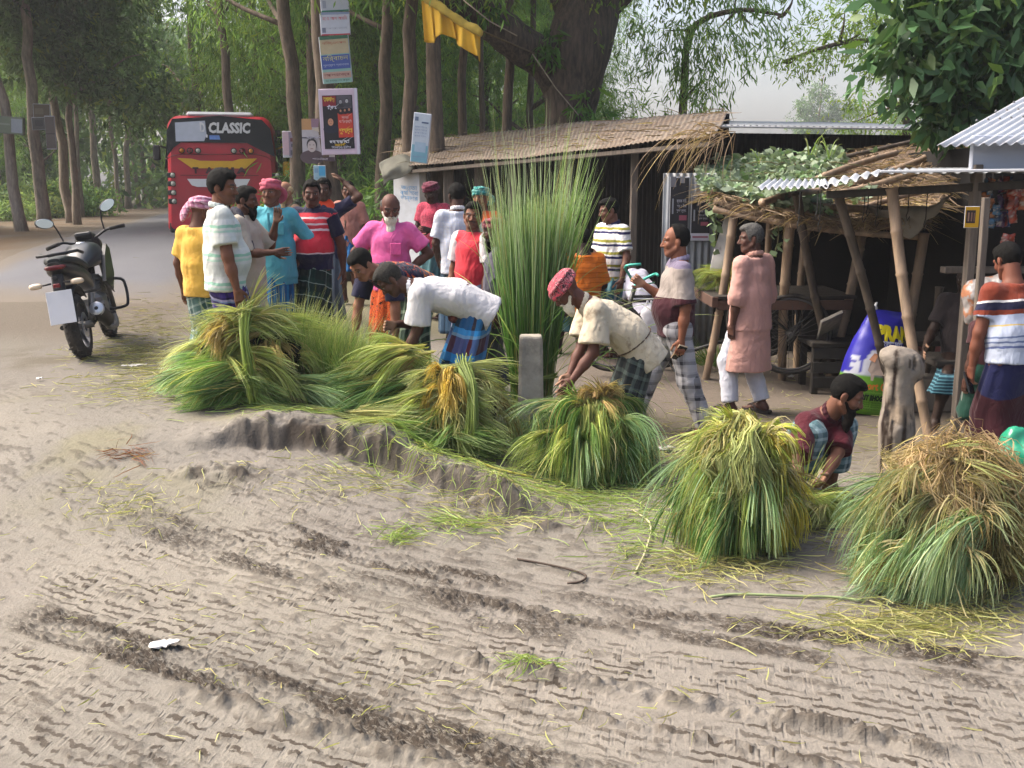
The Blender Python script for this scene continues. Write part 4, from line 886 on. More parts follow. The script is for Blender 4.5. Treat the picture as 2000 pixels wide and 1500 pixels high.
# pink kurta
P0 = (px_x(1462, 700, 8.75), 8.75, 38)
p = Person('grey-haired man in a long pale pink kurta and white trousers, back turned', *P0, h=1.66, skin='#472d24', hair='short', hmat=HAIR_GREY, head=(50, 4, 0), armL=((-.20, -.05, -1), (-.02, .14, -1)), armR=((.20, -.02, -1), (.02, .12, -1)), legL=((-.15, .05, .08), (0, 1, .1), (-.5, 1, 0)), legR=((.12, -.08, .08), (0, 1, .1), (-.1, 1, 0)), stub=.3, group=SH, handL=.6, handR=.6)
p.shirt(F_('pale_pink', 'plain', ('#b58a80',), fade=.08), 'kurta', hem=-.1, sleeve=1.30, loose=.026, sl_r=.008, long_hem=-.50, flare=.035, collar=F_('pink_band', 'plain', ('#b98d80',)))
p.trousers(F_('white_pyjama', 'plain', ('#c2c3ce',)), cuff=.03, loose=.022); p.sandals(None)
# squatting man
P0 = (px_x(1552, 900, 6.35), 6.35, -148)
p = Person('bearded man in a maroon shirt squatting behind the bright green bundle', *P0, h=1.64, seat=.20, lean=34, curl=46, skin='#5a3a2c', hair='short', head=(36, 22, 0), beard=(.12,), legL=((-.12, .20, .08), (-.1, 1, 1)), legR=((.14, .16, .08), (.25, 1, 1)),
           armL=('to', lw(P0, W(1606, 955, 5.78)), (-1, -.1, -.2)), armR=('to', lw(P0, W(1560, 970, 5.75)), (1, .1, -.3)), group=WK, handL=.8, handR=.8)
p.shirt(F_('maroon_shirt', 'plain', ('#47141f',), fade=.15), hem=-.06, sleeve=.95, loose=.022, sl_r=.018, collar=F_('maroon_collar', 'plain', ('#341019',)))
p.trousers(F_('teal_check_cloth', 'check', period=.12, stops=[(0, '#4a666c'), (.4, '#7c9096'), (.6, '#2b4148'), (.85, '#94a2a4')]), 'lungi', loose=.04, cuff=.12, amp=.012)
# striped T-shirt at the shop
P0 = (px_x(1975, 700, 6.7), 6.7, 12)
p = Person('man in a rust, white and blue striped T-shirt at the right shop', *P0, h=1.60, skin='#5a3426', hair='short', lean=4, curl=10, head=(0, 26, 0), armL=((-.22, .05, -1), (-.02, .16, -1)), armR=((.2, .1, -1), (0, .5, -.8)), group=SH, build=1.08, handL=.6)
p.shirt(F_('rust_stripe', 'zones', stops=[(0, '#6d2f20'), (.10, '#6d2f20'), (.125, '#c9c6c6'), (.14, '#1c1d36'), (.185, '#6d2f20'), (.215, '#9aa3b8'), (.285, '#b09c66'), (.293, '#a0a8bb'), (.36, '#5f6b8c'), (.372, '#a0a8bb'), (.392, '#5f6b8c'), (.404, '#a3abbd'), (.425, '#56618a'), (.44, '#a3abbd')], fade=.1), 'tee_shirt', hem=-.05, sleeve=.62, loose=.022)
p.lungi(F_('maroon_lungi', 'zones', stops=[(0, '#161a40'), (.30, '#161a40'), (.36, '#33121a'), (.9, '#33121a')]), seed=19, knot=False, hem=.08, top=.12)
w_, e_ = p.arm['L'][2], p.arm['L'][1]; pw = rot3('Z', 12)@(w_+unit(w_-e_)*.12)+np.array(p.root.location)
ph_ = thing('mobile_phone', 'black phone in the hand of the man in the striped T-shirt', 'phone', pw, rot=(R(-25), R(10), R(40)))
b = MB(); b.box((0, 0, 0), (.078, .011, .155), bev=.005); b.build('case', M('black_case', '#101012', .35), ph_); b = MB(); b.box((0, -.0066, 0), (.070, .002, .145)); b.build('screen', MATS.get('phone_glass'), ph_)
# shopkeeper and boy
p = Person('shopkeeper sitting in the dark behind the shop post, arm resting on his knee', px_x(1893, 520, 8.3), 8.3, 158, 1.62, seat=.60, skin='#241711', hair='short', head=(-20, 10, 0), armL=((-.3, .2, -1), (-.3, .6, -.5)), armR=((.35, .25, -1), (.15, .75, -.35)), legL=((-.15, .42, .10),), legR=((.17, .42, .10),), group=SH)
p.shirt(F_('dark_shirt', 'plain', ('#2d2728',)), sleeve=.7); p.lungi(F_('teal_stripe_lungi', 'stripes', period=.07, stops=[(0, '#1c3a48'), (.6, '#4d7a88')]), hem=.35, seed=20)
p = Person('child in green shorts standing behind the man in the striped T-shirt', px_x(1922, 800, 7.25), 7.25, 10, 1.22, skin='#3a2219', hair='short', head=(0, 15, 0), group=SH)
p.shirt(F_('dark_red_top', 'plain', ('#3a1f22',)), sleeve=.6); p.trousers(F_('green_shorts', 'plain', ('#12392e',)), 'shorts', cuff=.34, loose=.03)
# ------------------------------------------------------------------ stalls and sheds
BAMBOO = M('bamboo', '#8a7560', .6, .22, 3, .15, 60, stretch=(6, 6, 1), dirt='#4a3f34', dirt_amt=.6)
BAMBOO_D = M('dark_bamboo', '#4a4036', .7, .25, 3, .15, 60, stretch=(6, 6, 1), dirt='#2b241e', dirt_amt=.6)
WOOD = M('weathered_wood', '#5f564e', .8, .25, 4, .3, 70, stretch=(8, 8, 1), dirt='#3a332c', dirt_amt=.5)
WOOD_D = M('dark_wood', '#2c2722', .8, .3, 4, .3, 70, stretch=(8, 8, 1))
TIN = M('corrugated_tin', '#7d8287', .55, .16, 3, .1, 30, metal=.15, dirt='#5d5650', dirt_amt=.5)
TIN_W = M('pale_tin', '#a9acb2', .5, .08, 3, .05, 30, metal=.1, dirt='#8d8a86', dirt_amt=.25)
TIN_D = M('dark_tin', '#2a2a2d', .6, .25, 4, .1, 30, dirt='#17171a', dirt_amt=.6)
TIN_R = M('rusty_tin', '#756a5e', .75, .2, 3, .2, 30, stretch=(1, 5, 1), dirt='#5c4532', dirt_amt=.7)
BLACK_IN = M('shade_black_wall', '#141211', .95, .4, 4, .2, 30)  # near-black walls: the shade inside the stalls is put into the colour
CLOTH_G = M('grey_sheet', '#7d7870', .9, .2, 3, .4, 14, dirt='#4c463e', dirt_amt=.6)
def bamboo(mb, a, b, r0, r1=None, bow=.03, nodes=.32, seed=0):
    "a cane with swollen joints between a and b"
    a = np.asarray(a, float); b = np.asarray(b, float); L = np.linalg.norm(b-a); r1 = r1 or r0*.85; rg = np.random.default_rng(seed)
    side = unit(np.cross(b-a, rg.normal(size=3))); n = max(3, int(L/nodes)); P = []; Rr = []
    for i in range(n):
        for u, k in ((0, 1.14), (.05, .98), (.5, .96), (.95, .98)):
            t = (i+u)/n; P.append(a+(b-a)*t+side*bow*math.sin(math.pi*t)); Rr.append((r0+(r1-r0)*t)*k)
    P.append(b); Rr.append(r1); mb.tube(P, Rr, 9)
def pole(label, a, b, r, mat=None, seed=0, name='bamboo_pole', bow=.03, group='bamboo poles of the stalls'):
    mb = MB(); bamboo(mb, a, b, r, seed=seed, bow=bow); o = mb.build(name, mat or BAMBOO, None, True); return tag(o, label, 'pole', group)
def corr(mb, p00, p10, p01, p11, pitch=.076, amp=.012, ny=3, jag=None, flat=None, thick=.0, wave=None):
    "corrugated sheet: waves run along p00->p10, ribs along p00->p01"
    p00, p10, p01, p11 = [np.asarray(p, float) for p in (p00, p10, p01, p11)]
    Lx = np.linalg.norm(p10-p00); n = int(Lx/pitch*8); u = np.linspace(0, 1, n+1); v = np.linspace(0, 1, ny)
    nr = unit(np.cross(p10-p00, p01-p00)); nr = nr if nr[2] > 0 else -nr
    U, V_ = np.meshgrid(u, v); off = amp*np.sin(U*Lx/pitch*2*math.pi)
    if wave is not None: off = off+wave(U, V_)
    A = p00+(p10-p00)*U[..., None]; B = p01+(p11-p01)*U[..., None]; P = A+(B-A)*V_[..., None]+nr*off[..., None]
    q = np.arange(P.shape[0]*P.shape[1]).reshape(U.shape)
    mb.raw(P.reshape(-1, 3), np.stack([q[:-1, :-1], q[:-1, 1:], q[1:, 1:], q[1:, :-1]], -1).reshape(-1, 4).tolist())
def solid(o, t=.004): m = o.modifiers.new('thick', 'SOLIDIFY'); m.thickness = t; m.offset = 0; return o
def plank(mb, a, b, w, t, up=(0, 0, 1)):
    a = np.asarray(a, float); b = np.asarray(b, float); M3 = align(b-a, up); L = np.linalg.norm(b-a); mb.box((a+b)/2, (w, t, L), M3, bev=.004)
def sheet(P, name, mat, parent=None, thick=.006, noise=.02, f=4., seed=0, n=20):
    "draped cloth: P is a grid [rows][cols] of points, interpolated smoothly"
    P = np.asarray(P, float); r, c = P.shape[:2]
    rows = np.stack([curve_pts(P[i], n) if c > 1 else P[i] for i in range(r)]); G2 = np.stack([curve_pts(rows[:, j], n) for j in range(n)], 1)
    V = G2.reshape(-1, 3); V = V+noise*np.stack([vnoise(V+seed+7*i, f) for i in range(3)], 1)+noise*.4*np.stack([vnoise(V+seed+3*i, f*3.1) for i in range(3)], 1)
    q = np.arange(n*n).reshape(n, n); F = np.stack([q[:-1, :-1], q[:-1, 1:], q[1:, 1:], q[1:, :-1]], -1).reshape(-1, 4)
    o = link(name, npmesh(name, V, F), mat, parent); solid(o, thick); return o
# ---- the long shed at the left: tin roof with a grey brown cover, white side board, posts
YA0, YA1 = 16.5, 11.6
shed = thing('market_shed', 'long low shed with a faded tin roof, dark inside, behind the crowd', 'shed', on(-.6, 14.5))
inv = lambda o, p: np.asarray(p, float)-np.array(o.location)
eL = W(762, 330, YA0); eR = W(1395, 268, YA1); bL = W(775, 303, YA0+2.6); bR = W(1420, 247, YA1+2.2); bL[2] = eL[2]+.55; bR[2] = eR[2]+.45
mb = MB(); corr(mb, inv(shed, eL), inv(shed, eR), inv(shed, bL), inv(shed, bR), amp=.006, ny=9, wave=lambda U, V_: .018*np.sin(U*9+2*V_)+.010*np.sin(U*23)+.01*np.sin(V_*9)); solid(mb.build('roof', TIN_R, shed, True), .006)
mb = MB(); plank(mb, inv(shed, eL)+np.array((0, .12, -.07)), inv(shed, eR)+np.array((0, .12, -.07)), .10, .05); mb.build('eave_beam', WOOD, shed)
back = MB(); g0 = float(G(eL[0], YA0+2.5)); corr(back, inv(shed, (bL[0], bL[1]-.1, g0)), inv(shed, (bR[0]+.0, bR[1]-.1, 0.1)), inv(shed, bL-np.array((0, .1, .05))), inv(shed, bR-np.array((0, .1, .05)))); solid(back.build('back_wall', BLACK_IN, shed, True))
for i, (px, py, Y, w) in enumerate(((826, 335, 16.2, .16), (876, 330, 15.8, .22), (936, 326, 15.4, .20), (1000, 320, 14.8, .16), (1110, 305, 13.8, .14), (1240, 290, 12.9, .12))):
    a = W(px, py, Y); mb = MB(); g = float(G(a[0], Y)); mb.box(inv(shed, (a[0], Y, (a[2]+.1+g)/2)), (w*.7, .12, a[2]+.1-g), bev=.01); mb.build('post', WOOD if i else M('grey_post', '#8a8680', .8, .15, 4, .2, 60), shed)
sideb = MB(); a, b = W(768, 333, YA0-.05), W(822, 336, YA0-.35); g = float(G(a[0], YA0)); 
sideb.loft([[inv(shed, (a[0], a[1], z)), inv(shed, (b[0], b[1], z)), inv(shed, (b[0], b[1]+.04, z)), inv(shed, (a[0], a[1]+.04, z))] for z in (g+.2, a[2]-.04)]); sb = sideb.build('side_board', M('white_board', '#b9bcc2', .7, .1, 3, .1, 20, dirt='#8b8a88', dirt_amt=.5), shed)
tm = MB(); c = (a+b)/2; d = unit(b-a); M3 = np.stack([d, (0, 0, 1), np.cross(d, (0, 0, 1))], 1)
for z, w, s_ in ((.78, .32, 'জনতা'), (.70, .36, 'কৃষি সেবা'), (.62, .34, 'ভান্ডার')): add_text(tm, s_, .09, M3, inv(shed, (c[0]+.03, c[1]-.024, a[2]-1.05+z)), w)
tm.build('lettering', M('blue_print', '#5f8fbb', .7), sb)
sheet([[W(744, 322, YA0-.2), W(775, 308, YA0), W(808, 312, YA0)], [W(748, 345, YA0-.35), W(775, 326, YA0-.35), W(812, 322, YA0-.35)], [W(752, 362, YA0-.35), W(770, 350, YA0-.4), W(800, 334, YA0-.4)]], 'tarpaulin', M('olive_tarp', '#6c6a5e', .8, .2, 5, .3, 20), None, .008, .06, 3.)
tag(bpy.data.objects['tarpaulin'], 'crumpled olive grey tarpaulin over the left corner of the long shed roof', 'tarpaulin')
# white board standing on the roof
bd = thing('sign_board', 'white and pale blue printed board standing on the roof of the long shed', 'sign', W(818, 318, 15.6))
def panel(parent, w, h, cells, t=.05, frame=None, tilt=0, name='panel'):
    "upright board facing -y; cells: (x0, x1, z0, z1, colour) in fractions; returns face object"
    mb = MB(); mb.box((0, 0, h/2), (w, t, h), bev=.008); o = mb.build(name, frame or M('board_frame', '#b8bcc6', .6, .1), parent)
    f = MB()
    for i, (x0, x1, z0, z1, c) in enumerate(cells):
        y = -t/2-.003-.0015*i; f.raw([(-w/2+x0*w, y, z0*h), (-w/2+x1*w, y, z0*h), (-w/2+x1*w, y, z1*h), (-w/2+x0*w, y, z1*h)], [(0, 1, 2, 3)], hexc(c))
    return o, f, y
XZ = np.stack([(1, 0, 0), (0, 0, 1), (0, -1, 0)], 1).astype(float)
PRINT = Mcol('printed_sheet', .55, 0, spec=.3, var=.10, vs=14)
w = .26; h = .72; o, f, y = panel(bd, w, h, [(.03, .97, .02, .98, '#aab6c2'), (.03, .97, .02, .36, '#6e9cae'), (.2, .85, .22, .42, '#93a9bd'), (.5, .9, .80, .83, '#4c5a78'), (.1, .3, .84, .92, '#5a6a84')])
for z, n in ((.72, 8), (.66, 7), (.60, 8), (.54, 6), (.12, 7)): add_text(f, 'কৃষক ভাইদের জন্য'[:n+4], .035, XZ, (0, y-.003, z*h), w*.7, hexc('#7d8aa8'))
f.build('print', PRINT, o); bd.rotation_euler = (R(4), R(7), R(-8))
# ---- the tall dark shed behind
ts = thing('tin_shed', 'tall dark corrugated shed with a flat pale roof edge behind the thatched stall', 'shed', on(5.2, 14.2))
fl = W(1390, 251, 13.6); fr = W(1850, 257, 13.6)
mb = MB(); a = inv(ts, fl); b = inv(ts, fr); corr(mb, (a[0], 0, 0), (b[0], 0, 0), (a[0], 0, a[2]-.02), (b[0], 0, b[2]-.02)); solid(mb.build('front_wall', TIN_D, ts, True))
mb = MB(); corr(mb, (a[0], 0, 0), (a[0], 4, 0), (a[0], 0, a[2]-.02), (a[0], 4, a[2]+.2)); solid(mb.build('side_wall', TIN_D, ts, True))
mb = MB(); corr(mb, a+np.array((-.1, -.9, -.02)), b+np.array((.1, -.9, -.02)), a+np.array((-.1, 4, .35)), b+np.array((.1, 4, .35))); solid(mb.build('roof', TIN, ts, True))
mb = MB(); plank(mb, a+np.array((-.1, -.92, -.03)), b+np.array((.1, -.92, -.03)), .06, .02); mb.build('fascia', M('pale_fascia', '#a7a7ac', .6, .1), ts)
for px in (1420, 1645, 1800): q = inv(ts, W(px, 255, 13.0)); mb = MB(); mb.box((q[0], -.45, q[2]-.10), (.12, .9, .10), bev=.005); mb.build('rafter', WOOD_D, ts)
# ---- thatched stall with creepers
st = thing('thatched_stall', 'open bamboo stall with a sagging thatched roof, black inside', 'stall', on(3.2, 10.8))
LF, RF, LB, RB = W(1398, 388, 9.9), W(1800, 436, 8.9), W(1368, 332, 12.7), W(1905, 272, 11.9)
MF = W(1600, 414, 9.35)
def roofp(u, v): f_ = (LF*(1-u)+RF*u); b_ = (LB*(1-u)+RB*u); p = f_*(1-v)+b_*v; p = p+np.array((0, 0, -.10*math.sin(math.pi*u)*(1-v)-.10*math.sin(math.pi*v))); return p
nU, nV = 60, 40; V = np.array([roofp(i/nU, j/nV) for j in range(nV+1) for i in range(nU+1)]); V = V+.03*np.stack([fbm(V+5*i, 3., 3) for i in range(3)], 1)
q = np.arange(len(V)).reshape(nV+1, nU+1); F = np.stack([q[:-1, :-1], q[:-1, 1:], q[1:, 1:], q[1:, :-1]], -1).reshape(-1, 4)
THATCH = M('thatch', '#7d6b5a', .95, .4, 16, 1.0, 60, stretch=(1, 2.5, 1), dirt='#4a3c30', dirt_amt=.8)
o = link('roof', npmesh('roof', V-np.array(st.location), F), THATCH, st); solid(o, .06); o.modifiers['thick'].offset = -1
for k, (u0, v0, u1, v1, r) in enumerate(((-.02, .02, .38, .20, .045), (.40, .50, .74, .86, .04), (.55, .35, .86, .62, .045), (.62, .52, .98, .93, .045), (.36, .78, .80, .98, .03), (.2, .05, 1.0, .06, .04), (.70, .12, 1.0, .38, .03))):
    mb = MB(); bamboo(mb, inv(st, roofp(u0, v0))+np.array((0, 0, .08)), inv(st, roofp(u1, v1))+np.array((0, 0, .08)), r, seed=k); mb.build('roof_pole', BAMBOO if k != 4 else BAMBOO_D, st, True)
mb = MB(); bamboo(mb, inv(st, LF)+np.array((0, .05, -.10)), inv(st, RF)+np.array((0, .05, -.12)), .034, bow=.05, seed=3); mb.build('eave_pole', BAMBOO, st, True)
mb = MB(); bamboo(mb, inv(st, W(1488, 396, 9.45)), inv(st, W(1600, 372, 9.9)), .036, seed=9); mb.build('cross_pole', BAMBOO, st, True)
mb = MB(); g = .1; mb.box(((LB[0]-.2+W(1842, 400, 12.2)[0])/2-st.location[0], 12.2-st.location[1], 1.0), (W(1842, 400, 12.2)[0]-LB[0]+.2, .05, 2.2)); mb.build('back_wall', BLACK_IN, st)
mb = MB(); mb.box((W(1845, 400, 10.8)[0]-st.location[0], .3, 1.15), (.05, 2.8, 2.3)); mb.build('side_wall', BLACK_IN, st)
tl = rng
# posts of the stall and awning, each a pole of its own
pole('bamboo pole leaning left of the man in the pink kurta', W(1437, 384, 9.9), W(1400, 575, 9.9)*np.array((1, 1, 0))+np.array((-.1, -.02, .0)), .045, seed=1)
pole('pale bowed bamboo pole standing in front of the big wheel', W(1547, 400, 9.55), np.append(gpt(1528, 740)[:2], 0), .050, seed=4, bow=-.10)
pole('dark bamboo pole crossing behind the plank, leaning right', W(1556, 378, 9.3), np.append(gpt(1640, 760)[:2], 0), .042, BAMBOO_D, seed=5, bow=.04)
pole('thin bamboo pole inside the stall, left of the feed sack', W(1690, 415, 9.9), np.append(W(1618, 690, 9.9)[:2], 0), .050, seed=6)
pole('dark bamboo pole slanting in front of the feed sack', W(1637, 383, 8.4), np.append(gpt(1748, 812)[:2], 0), .040, BAMBOO_D, seed=7)
pole('long pale bamboo pole slanting from the awning to behind the stump', W(1742, 368, 8.0), np.append(gpt(1816, 866)[:2], 0), .045, seed=8, bow=.03)
pole('short brown bamboo pole deep in the right end of the stall', W(1805, 455, 9.6), np.append(W(1765, 650, 9.6)[:2], 0), .05, seed=9)
pole('bamboo pole at the back of the stall right of the pink kurta man', W(1580, 405, 10.9), np.append(W(1562, 590, 10.9)[:2], 0), .045, seed=10)
pole('slim bamboo pole in the dark right of the first pole', W(1505, 400, 11.2), np.append(W(1480, 560, 11.2)[:2], 0), .040, seed=11)
pole('wooden prop at the far right inside the stall', W(1835, 560, 9.0), np.append(W(1800, 690, 9.0)[:2], 0), .035, BAMBOO_D, seed=12)
# ---- corrugated awning
aw = thing('tin_awning', 'corrugated tin awning with a white scalloped edge over the stall front', 'awning', W(1740, 345, 8.0))
f0, f1, f2 = W(1478, 372, 8.9), W(1600, 368, 8.2), W(1722, 338, 7.75); f3 = W(2140, 334, 7.2)
b0, b1 = W(1500, 352, 10.2), W(1740, 330, 9.4); b3 = f3+np.array((.2, 1.9, .05))
mb = MB(); corr(mb, inv(aw, f1), inv(aw, f2), inv(aw, W(1600, 355, 9.6)), inv(aw, b1), pitch=.09, amp=.018, ny=4); solid(mb.build('wavy_sheet', TIN_W, aw, True), .005)
mb = MB(); corr(mb, inv(aw, f0)+np.array((0, 0, .015)), inv(aw, f1)+np.array((.12, 0, .02)), inv(aw, b0), inv(aw, W(1625, 352, 9.6)), pitch=.08, amp=.016, ny=4); solid(mb.build('end_sheet', TIN_W, aw, True), .005)
mb = MB(); corr(mb, inv(aw, f2), inv(aw, f3), inv(aw, b1), inv(aw, b3), pitch=.09, amp=.010, ny=4); solid(mb.build('long_sheet', TIN, aw, True), .006)
mb = MB(); plank(mb, inv(aw, f2)+np.array((-.02, -.03, .01)), inv(aw, f3)+np.array((0, -.03, .01)), .045, .02); mb.build('edge_strip', TIN_W, aw)
mb = MB(); plank(mb, inv(aw, f1)+np.array((.1, .12, -.05)), inv(aw, f3)+np.array((0, .12, -.07)), .05, .06); mb.build('purlin', WOOD_D, aw)
hk = MB()
rg = np.random.default_rng(4)
for i, px in enumerate((1563, 1598, 1604, 1650, 1690, 1697, 1716, 1722, 1745, 1776, 1812)):
    p0 = W(px, 372, 8.4); L = rg.uniform(.12, .34); P = [p0, p0-np.array((0, 0, L*.7)), p0-np.array((.012, 0, L*.85)), p0-np.array((0, 0, L)), p0+np.array((.018, 0, -L*.86))]
    hk = MB(); hk.tube([np.array(q)-p0 for q in P], .0045, 5); o = hk.build('wire_hook', M('wire', '#1d1b1a', .6), None); o.location = p0; tag(o, 'thin wire hook hanging under the edge of the tin awning', 'hook', 'wire hooks under the awning')
sheet([[W(1690, 400, 9.3), W(1740, 415, 8.9), W(1800, 405, 8.7), W(1860, 380, 8.6)], [W(1720, 425, 9.2), W(1760, 440, 8.8), W(1800, 420, 8.6), W(1850, 395, 8.5)], [W(1745, 455, 9.1), W(1770, 470, 8.8), W(1805, 440, 8.6), W(1845, 405, 8.5)]], 'hanging_sheet', CLOTH_G, None, .006, .05, 3.5, 3)
tag(bpy.data.objects['hanging_sheet'], 'dusty grey plastic sheet sagging under the thatched roof', 'sheet')
# ---- posters on a tin panel, white cloth
tp = thing('poster_wall', 'upright corrugated tin panel covered with torn posters beside the stall', 'wall', (*W(1340, 560, 11.6)[:2], .05))
xa, xb = W(1296, 350, 11.6)[0], W(1402, 350, 11.6)[0]; zt = W(1340, 338, 11.6)[2]
mb = MB(); corr(mb, inv(tp, (xa, 11.6, .1)), inv(tp, (xb, 11.6, .1)), inv(tp, (xa, 11.6, zt)), inv(tp, (xb, 11.6, zt))); solid(mb.build('sheet', TIN, tp, True))
def poster(px0, py0, px1, py1, Y, label, cells, texts, rot=0, mat=None, group=None, cat='poster', t=.004):
    a = W(px0, py1, Y); b = W(px1, py0, Y); w = b[0]-a[0]; h = b[2]-a[2]; o = thing('poster', label, cat, ((a[0]+b[0])/2, Y, a[2]), group=group)
    bd_, f, y = panel(o, w, h, cells, t, M('paper_white', '#c3c2c8', .8, .08), name='sheet')
    for s_, x, z, sz, ww, c in texts: add_text(f, s_, sz*h, XZ, ((x-.5)*w, y-.0025, z*h), ww*w, hexc(c))
    f.build('print', PRINT, bd_); o.rotation_euler = (0, R(rot), 0); return o
dk = '#26262c'
for i, (x0, lab) in enumerate(((1306, 'torn dark poster on the tin panel, beside the bald walker'), (1348, 'dark printed poster with white bottom band, rightmost on the tin panel'))):
    poster(x0, 345 if i == 0 else 378, x0+41, 470, 11.56, lab, [(.04, .96, .02, .16, '#b7b6c4'), (.02, .98, .16, .98, dk), (.1, .9, .06, .10, '#8f5a6a'), (.12, .2, .42, .66, '#8b8d96'), (.5, .9, .32, .40, '#8d4d5c'), (0, .3, .84, 1.0, '#6e6e76'), (.5, .75, .9, 1.0, '#7d7d85')],
           [('কৃষক ভাই', .6, .62, .07, .5, '#a9a9b4'), ('সার ও বীজ', .62, .54, .06, .5, '#9c9ca8'), ('সুলভ মূল্যে', .6, .47, .055, .5, '#a5a5b0')], group='posters on the tin panel')
sheet([[W(1425, 402, 10.3), W(1432, 402, 10.3)], [W(1402, 470, 10.2), W(1424, 470, 10.2)], [W(1385, 530, 10.1), W(1412, 532, 10.1)]], 'white_cloth', M('white_sheet', '#a9a6a3', .9, .1, 4, .3, 12), None, .005, .02, 3.)
tag(bpy.data.objects['white_cloth'], 'pale cloth hanging beside the leftmost bamboo pole', 'cloth')
# ---- the shop at the far right
shp = thing('corner_shop', 'small shop with a pale tin roof and white gable at the right edge', 'shop', on(4.6, 7.6))
gb0, gb1 = W(1832, 284, 7.6), W(2140, 128, 7.6)
mb = MB(); rb = np.array((.35, 2.6, .0)); lo0, lo1 = W(1830, 285, 7.6), W(2010, 272, 7.4)
corr(mb, inv(shp, lo0), inv(shp, lo1+np.array((1.0, 0, 0))), inv(shp, lo0)+np.array((1.5, 1.6, .55)), inv(shp, lo1)+np.array((2.5, 1.6, .55)), pitch=.075, amp=.012, ny=6); solid(mb.build('roof', TIN_W, shp, True), .005)
mb = MB()
for i in range(26): q = inv(shp, lo0*(1-i/30)+lo1*(i/30))+np.array((.516+.234*(i % 4), .55+.25*(i % 4), .21+.086*(i % 4))); mb.lathe([(.012, 0), (.008, .012), (0, .016)], q, seg=6)
mb.build('roof_nails', M('nail', '#55565a', .5), shp)
wl0, wl1 = W(1906, 330, 7.65), W(2140, 330, 7.65); mb = MB(); mb.box(inv(shp, ((wl0[0]+wl1[0])/2, 7.75, (W(1950, 333, 7.65)[2]+W(1950, 268, 7.65)[2])/2)), (wl1[0]-wl0[0], .06, .27), bev=.004); mb.build('front_fascia', M('pale_blue_board', '#a4aab8', .6, .06, 3, .05, 20), shp)
mb = MB(); mb.box(inv(shp, (W(1905, 400, 7.7)[0], 7.72, 1.05)), (.06, .08, 2.1), bev=.005); mb.build('corner_post', WOOD, shp)
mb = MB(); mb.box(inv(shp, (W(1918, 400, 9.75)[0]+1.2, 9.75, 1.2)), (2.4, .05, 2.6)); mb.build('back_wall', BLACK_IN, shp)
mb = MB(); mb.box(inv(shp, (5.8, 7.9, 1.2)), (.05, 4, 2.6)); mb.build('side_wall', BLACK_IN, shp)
mb = MB(); mb.box(inv(shp, (W(1950, 400, 8.3)[0], 8.3, .55)), (1.0, .5, .05), bev=.006); mb.box(inv(shp, (W(1950, 400, 8.9)[0], 9.0, .62)), (1.6, .6, .05), bev=.006); mb.build('counter', WOOD_D, shp)
mb = MB(); mb.box(inv(shp, (W(1960, 530, 7.9)[0], 7.95, W(1960, 528, 7.9)[2])), (.9, .10, .05), bev=.006); mb.build('rail', WOOD, shp)
mb = MB(); mb.box(inv(shp, (3.9, 9.3, .16)), (1.5, 1.2, .30), bev=.02); mb.build('plinth', M('mud_plinth', '#6b635a', .95, .2, 5, .5, 30), shp)
# ------------------------------------------------------------------ trees and other greenery
def leafmat(name, a, b, trans=.45, rough=.6):
    t = NT(name); c = t.attr().outputs['Color']; oi = t.n('ObjectInfo').outputs['Random']
    c2 = t.mix(t.ramp(oi, [(0, (0,)*3), (1, (1,)*3)]), a, b); cc = t.mix(1.0, c, c2, 'MULTIPLY')
    t.set(Base_Color=cc, Roughness=rough); t.b.inputs['Specular IOR Level'].default_value = .25
    tr = t.n('BsdfTranslucent', {'Color': t.mix(1.0, cc, (1.25, 1.3, .75), 'MULTIPLY')}); mx = t.n('MixShader', {0: trans, 1: t.b.outputs[0], 2: tr.outputs[0]})
    t.t.links.new(mx.outputs[0], t.out.inputs[0]); MATS[name] = t.m; return t.m
LEAF_A = leafmat('acacia_leaf', '#55743f', '#6f8c4a'); LEAF_B = leafmat('broad_leaf', '#5f7757', '#728760', .4); LEAF_R = leafmat('glossy_leaf', '#42603f', '#506b48', .25, .4); LEAF_C = leafmat('rain_tree_leaf', '#6c8544', '#7d954c', .5)
LEAF_U = leafmat('undergrowth_leaf', '#6d8a58', '#88986c', .4)
BARK = M('brown_bark', '#5e5144', .9, .3, 5, .7, 22, stretch=(5, 5, 1), dirt='#2e271f', dirt_amt=.7)
BARK_P = M('pale_bark', '#8b7f72', .9, .2, 5, .5, 22, stretch=(5, 5, 1), dirt='#5a5046', dirt_amt=.6)
BARK_D = M('dark_bark', '#52463b', .95, .4, 4, 1.0, 14, stretch=(7, 7, 1), dirt='#1f1a16', dirt_amt=.8)
def leaves(C, D, L, Wd, col, seed=0, bend=.25):
    "leaf blades at C pointing along D (n,3), lengths L, widths Wd; two quads each, tapered"
    rg = np.random.default_rng(seed); n = len(C); D = D/(np.linalg.norm(D, axis=1)[:, None]+1e-9)
    s = np.cross(D, rg.normal(size=(n, 3))); s /= np.linalg.norm(s, axis=1)[:, None]+1e-9
    up = np.cross(s, D); L = L[:, None]; w = Wd[:, None]
    mid = C+D*L*.45+up*L*bend*.10; tip = C+D*L+up*L*-bend*.25
    V = np.stack([C-s*w*.12, C+s*w*.12, mid-s*w*.5, mid+s*w*.5, tip-s*w*.06, tip+s*w*.06], 1)
    b = np.arange(n)[:, None]*6
    F = np.concatenate([b+np.array([0, 1, 3, 2]), b+np.array([2, 3, 5, 4])])
    return V.reshape(-1, 3), F, np.repeat(col, 6, 0)
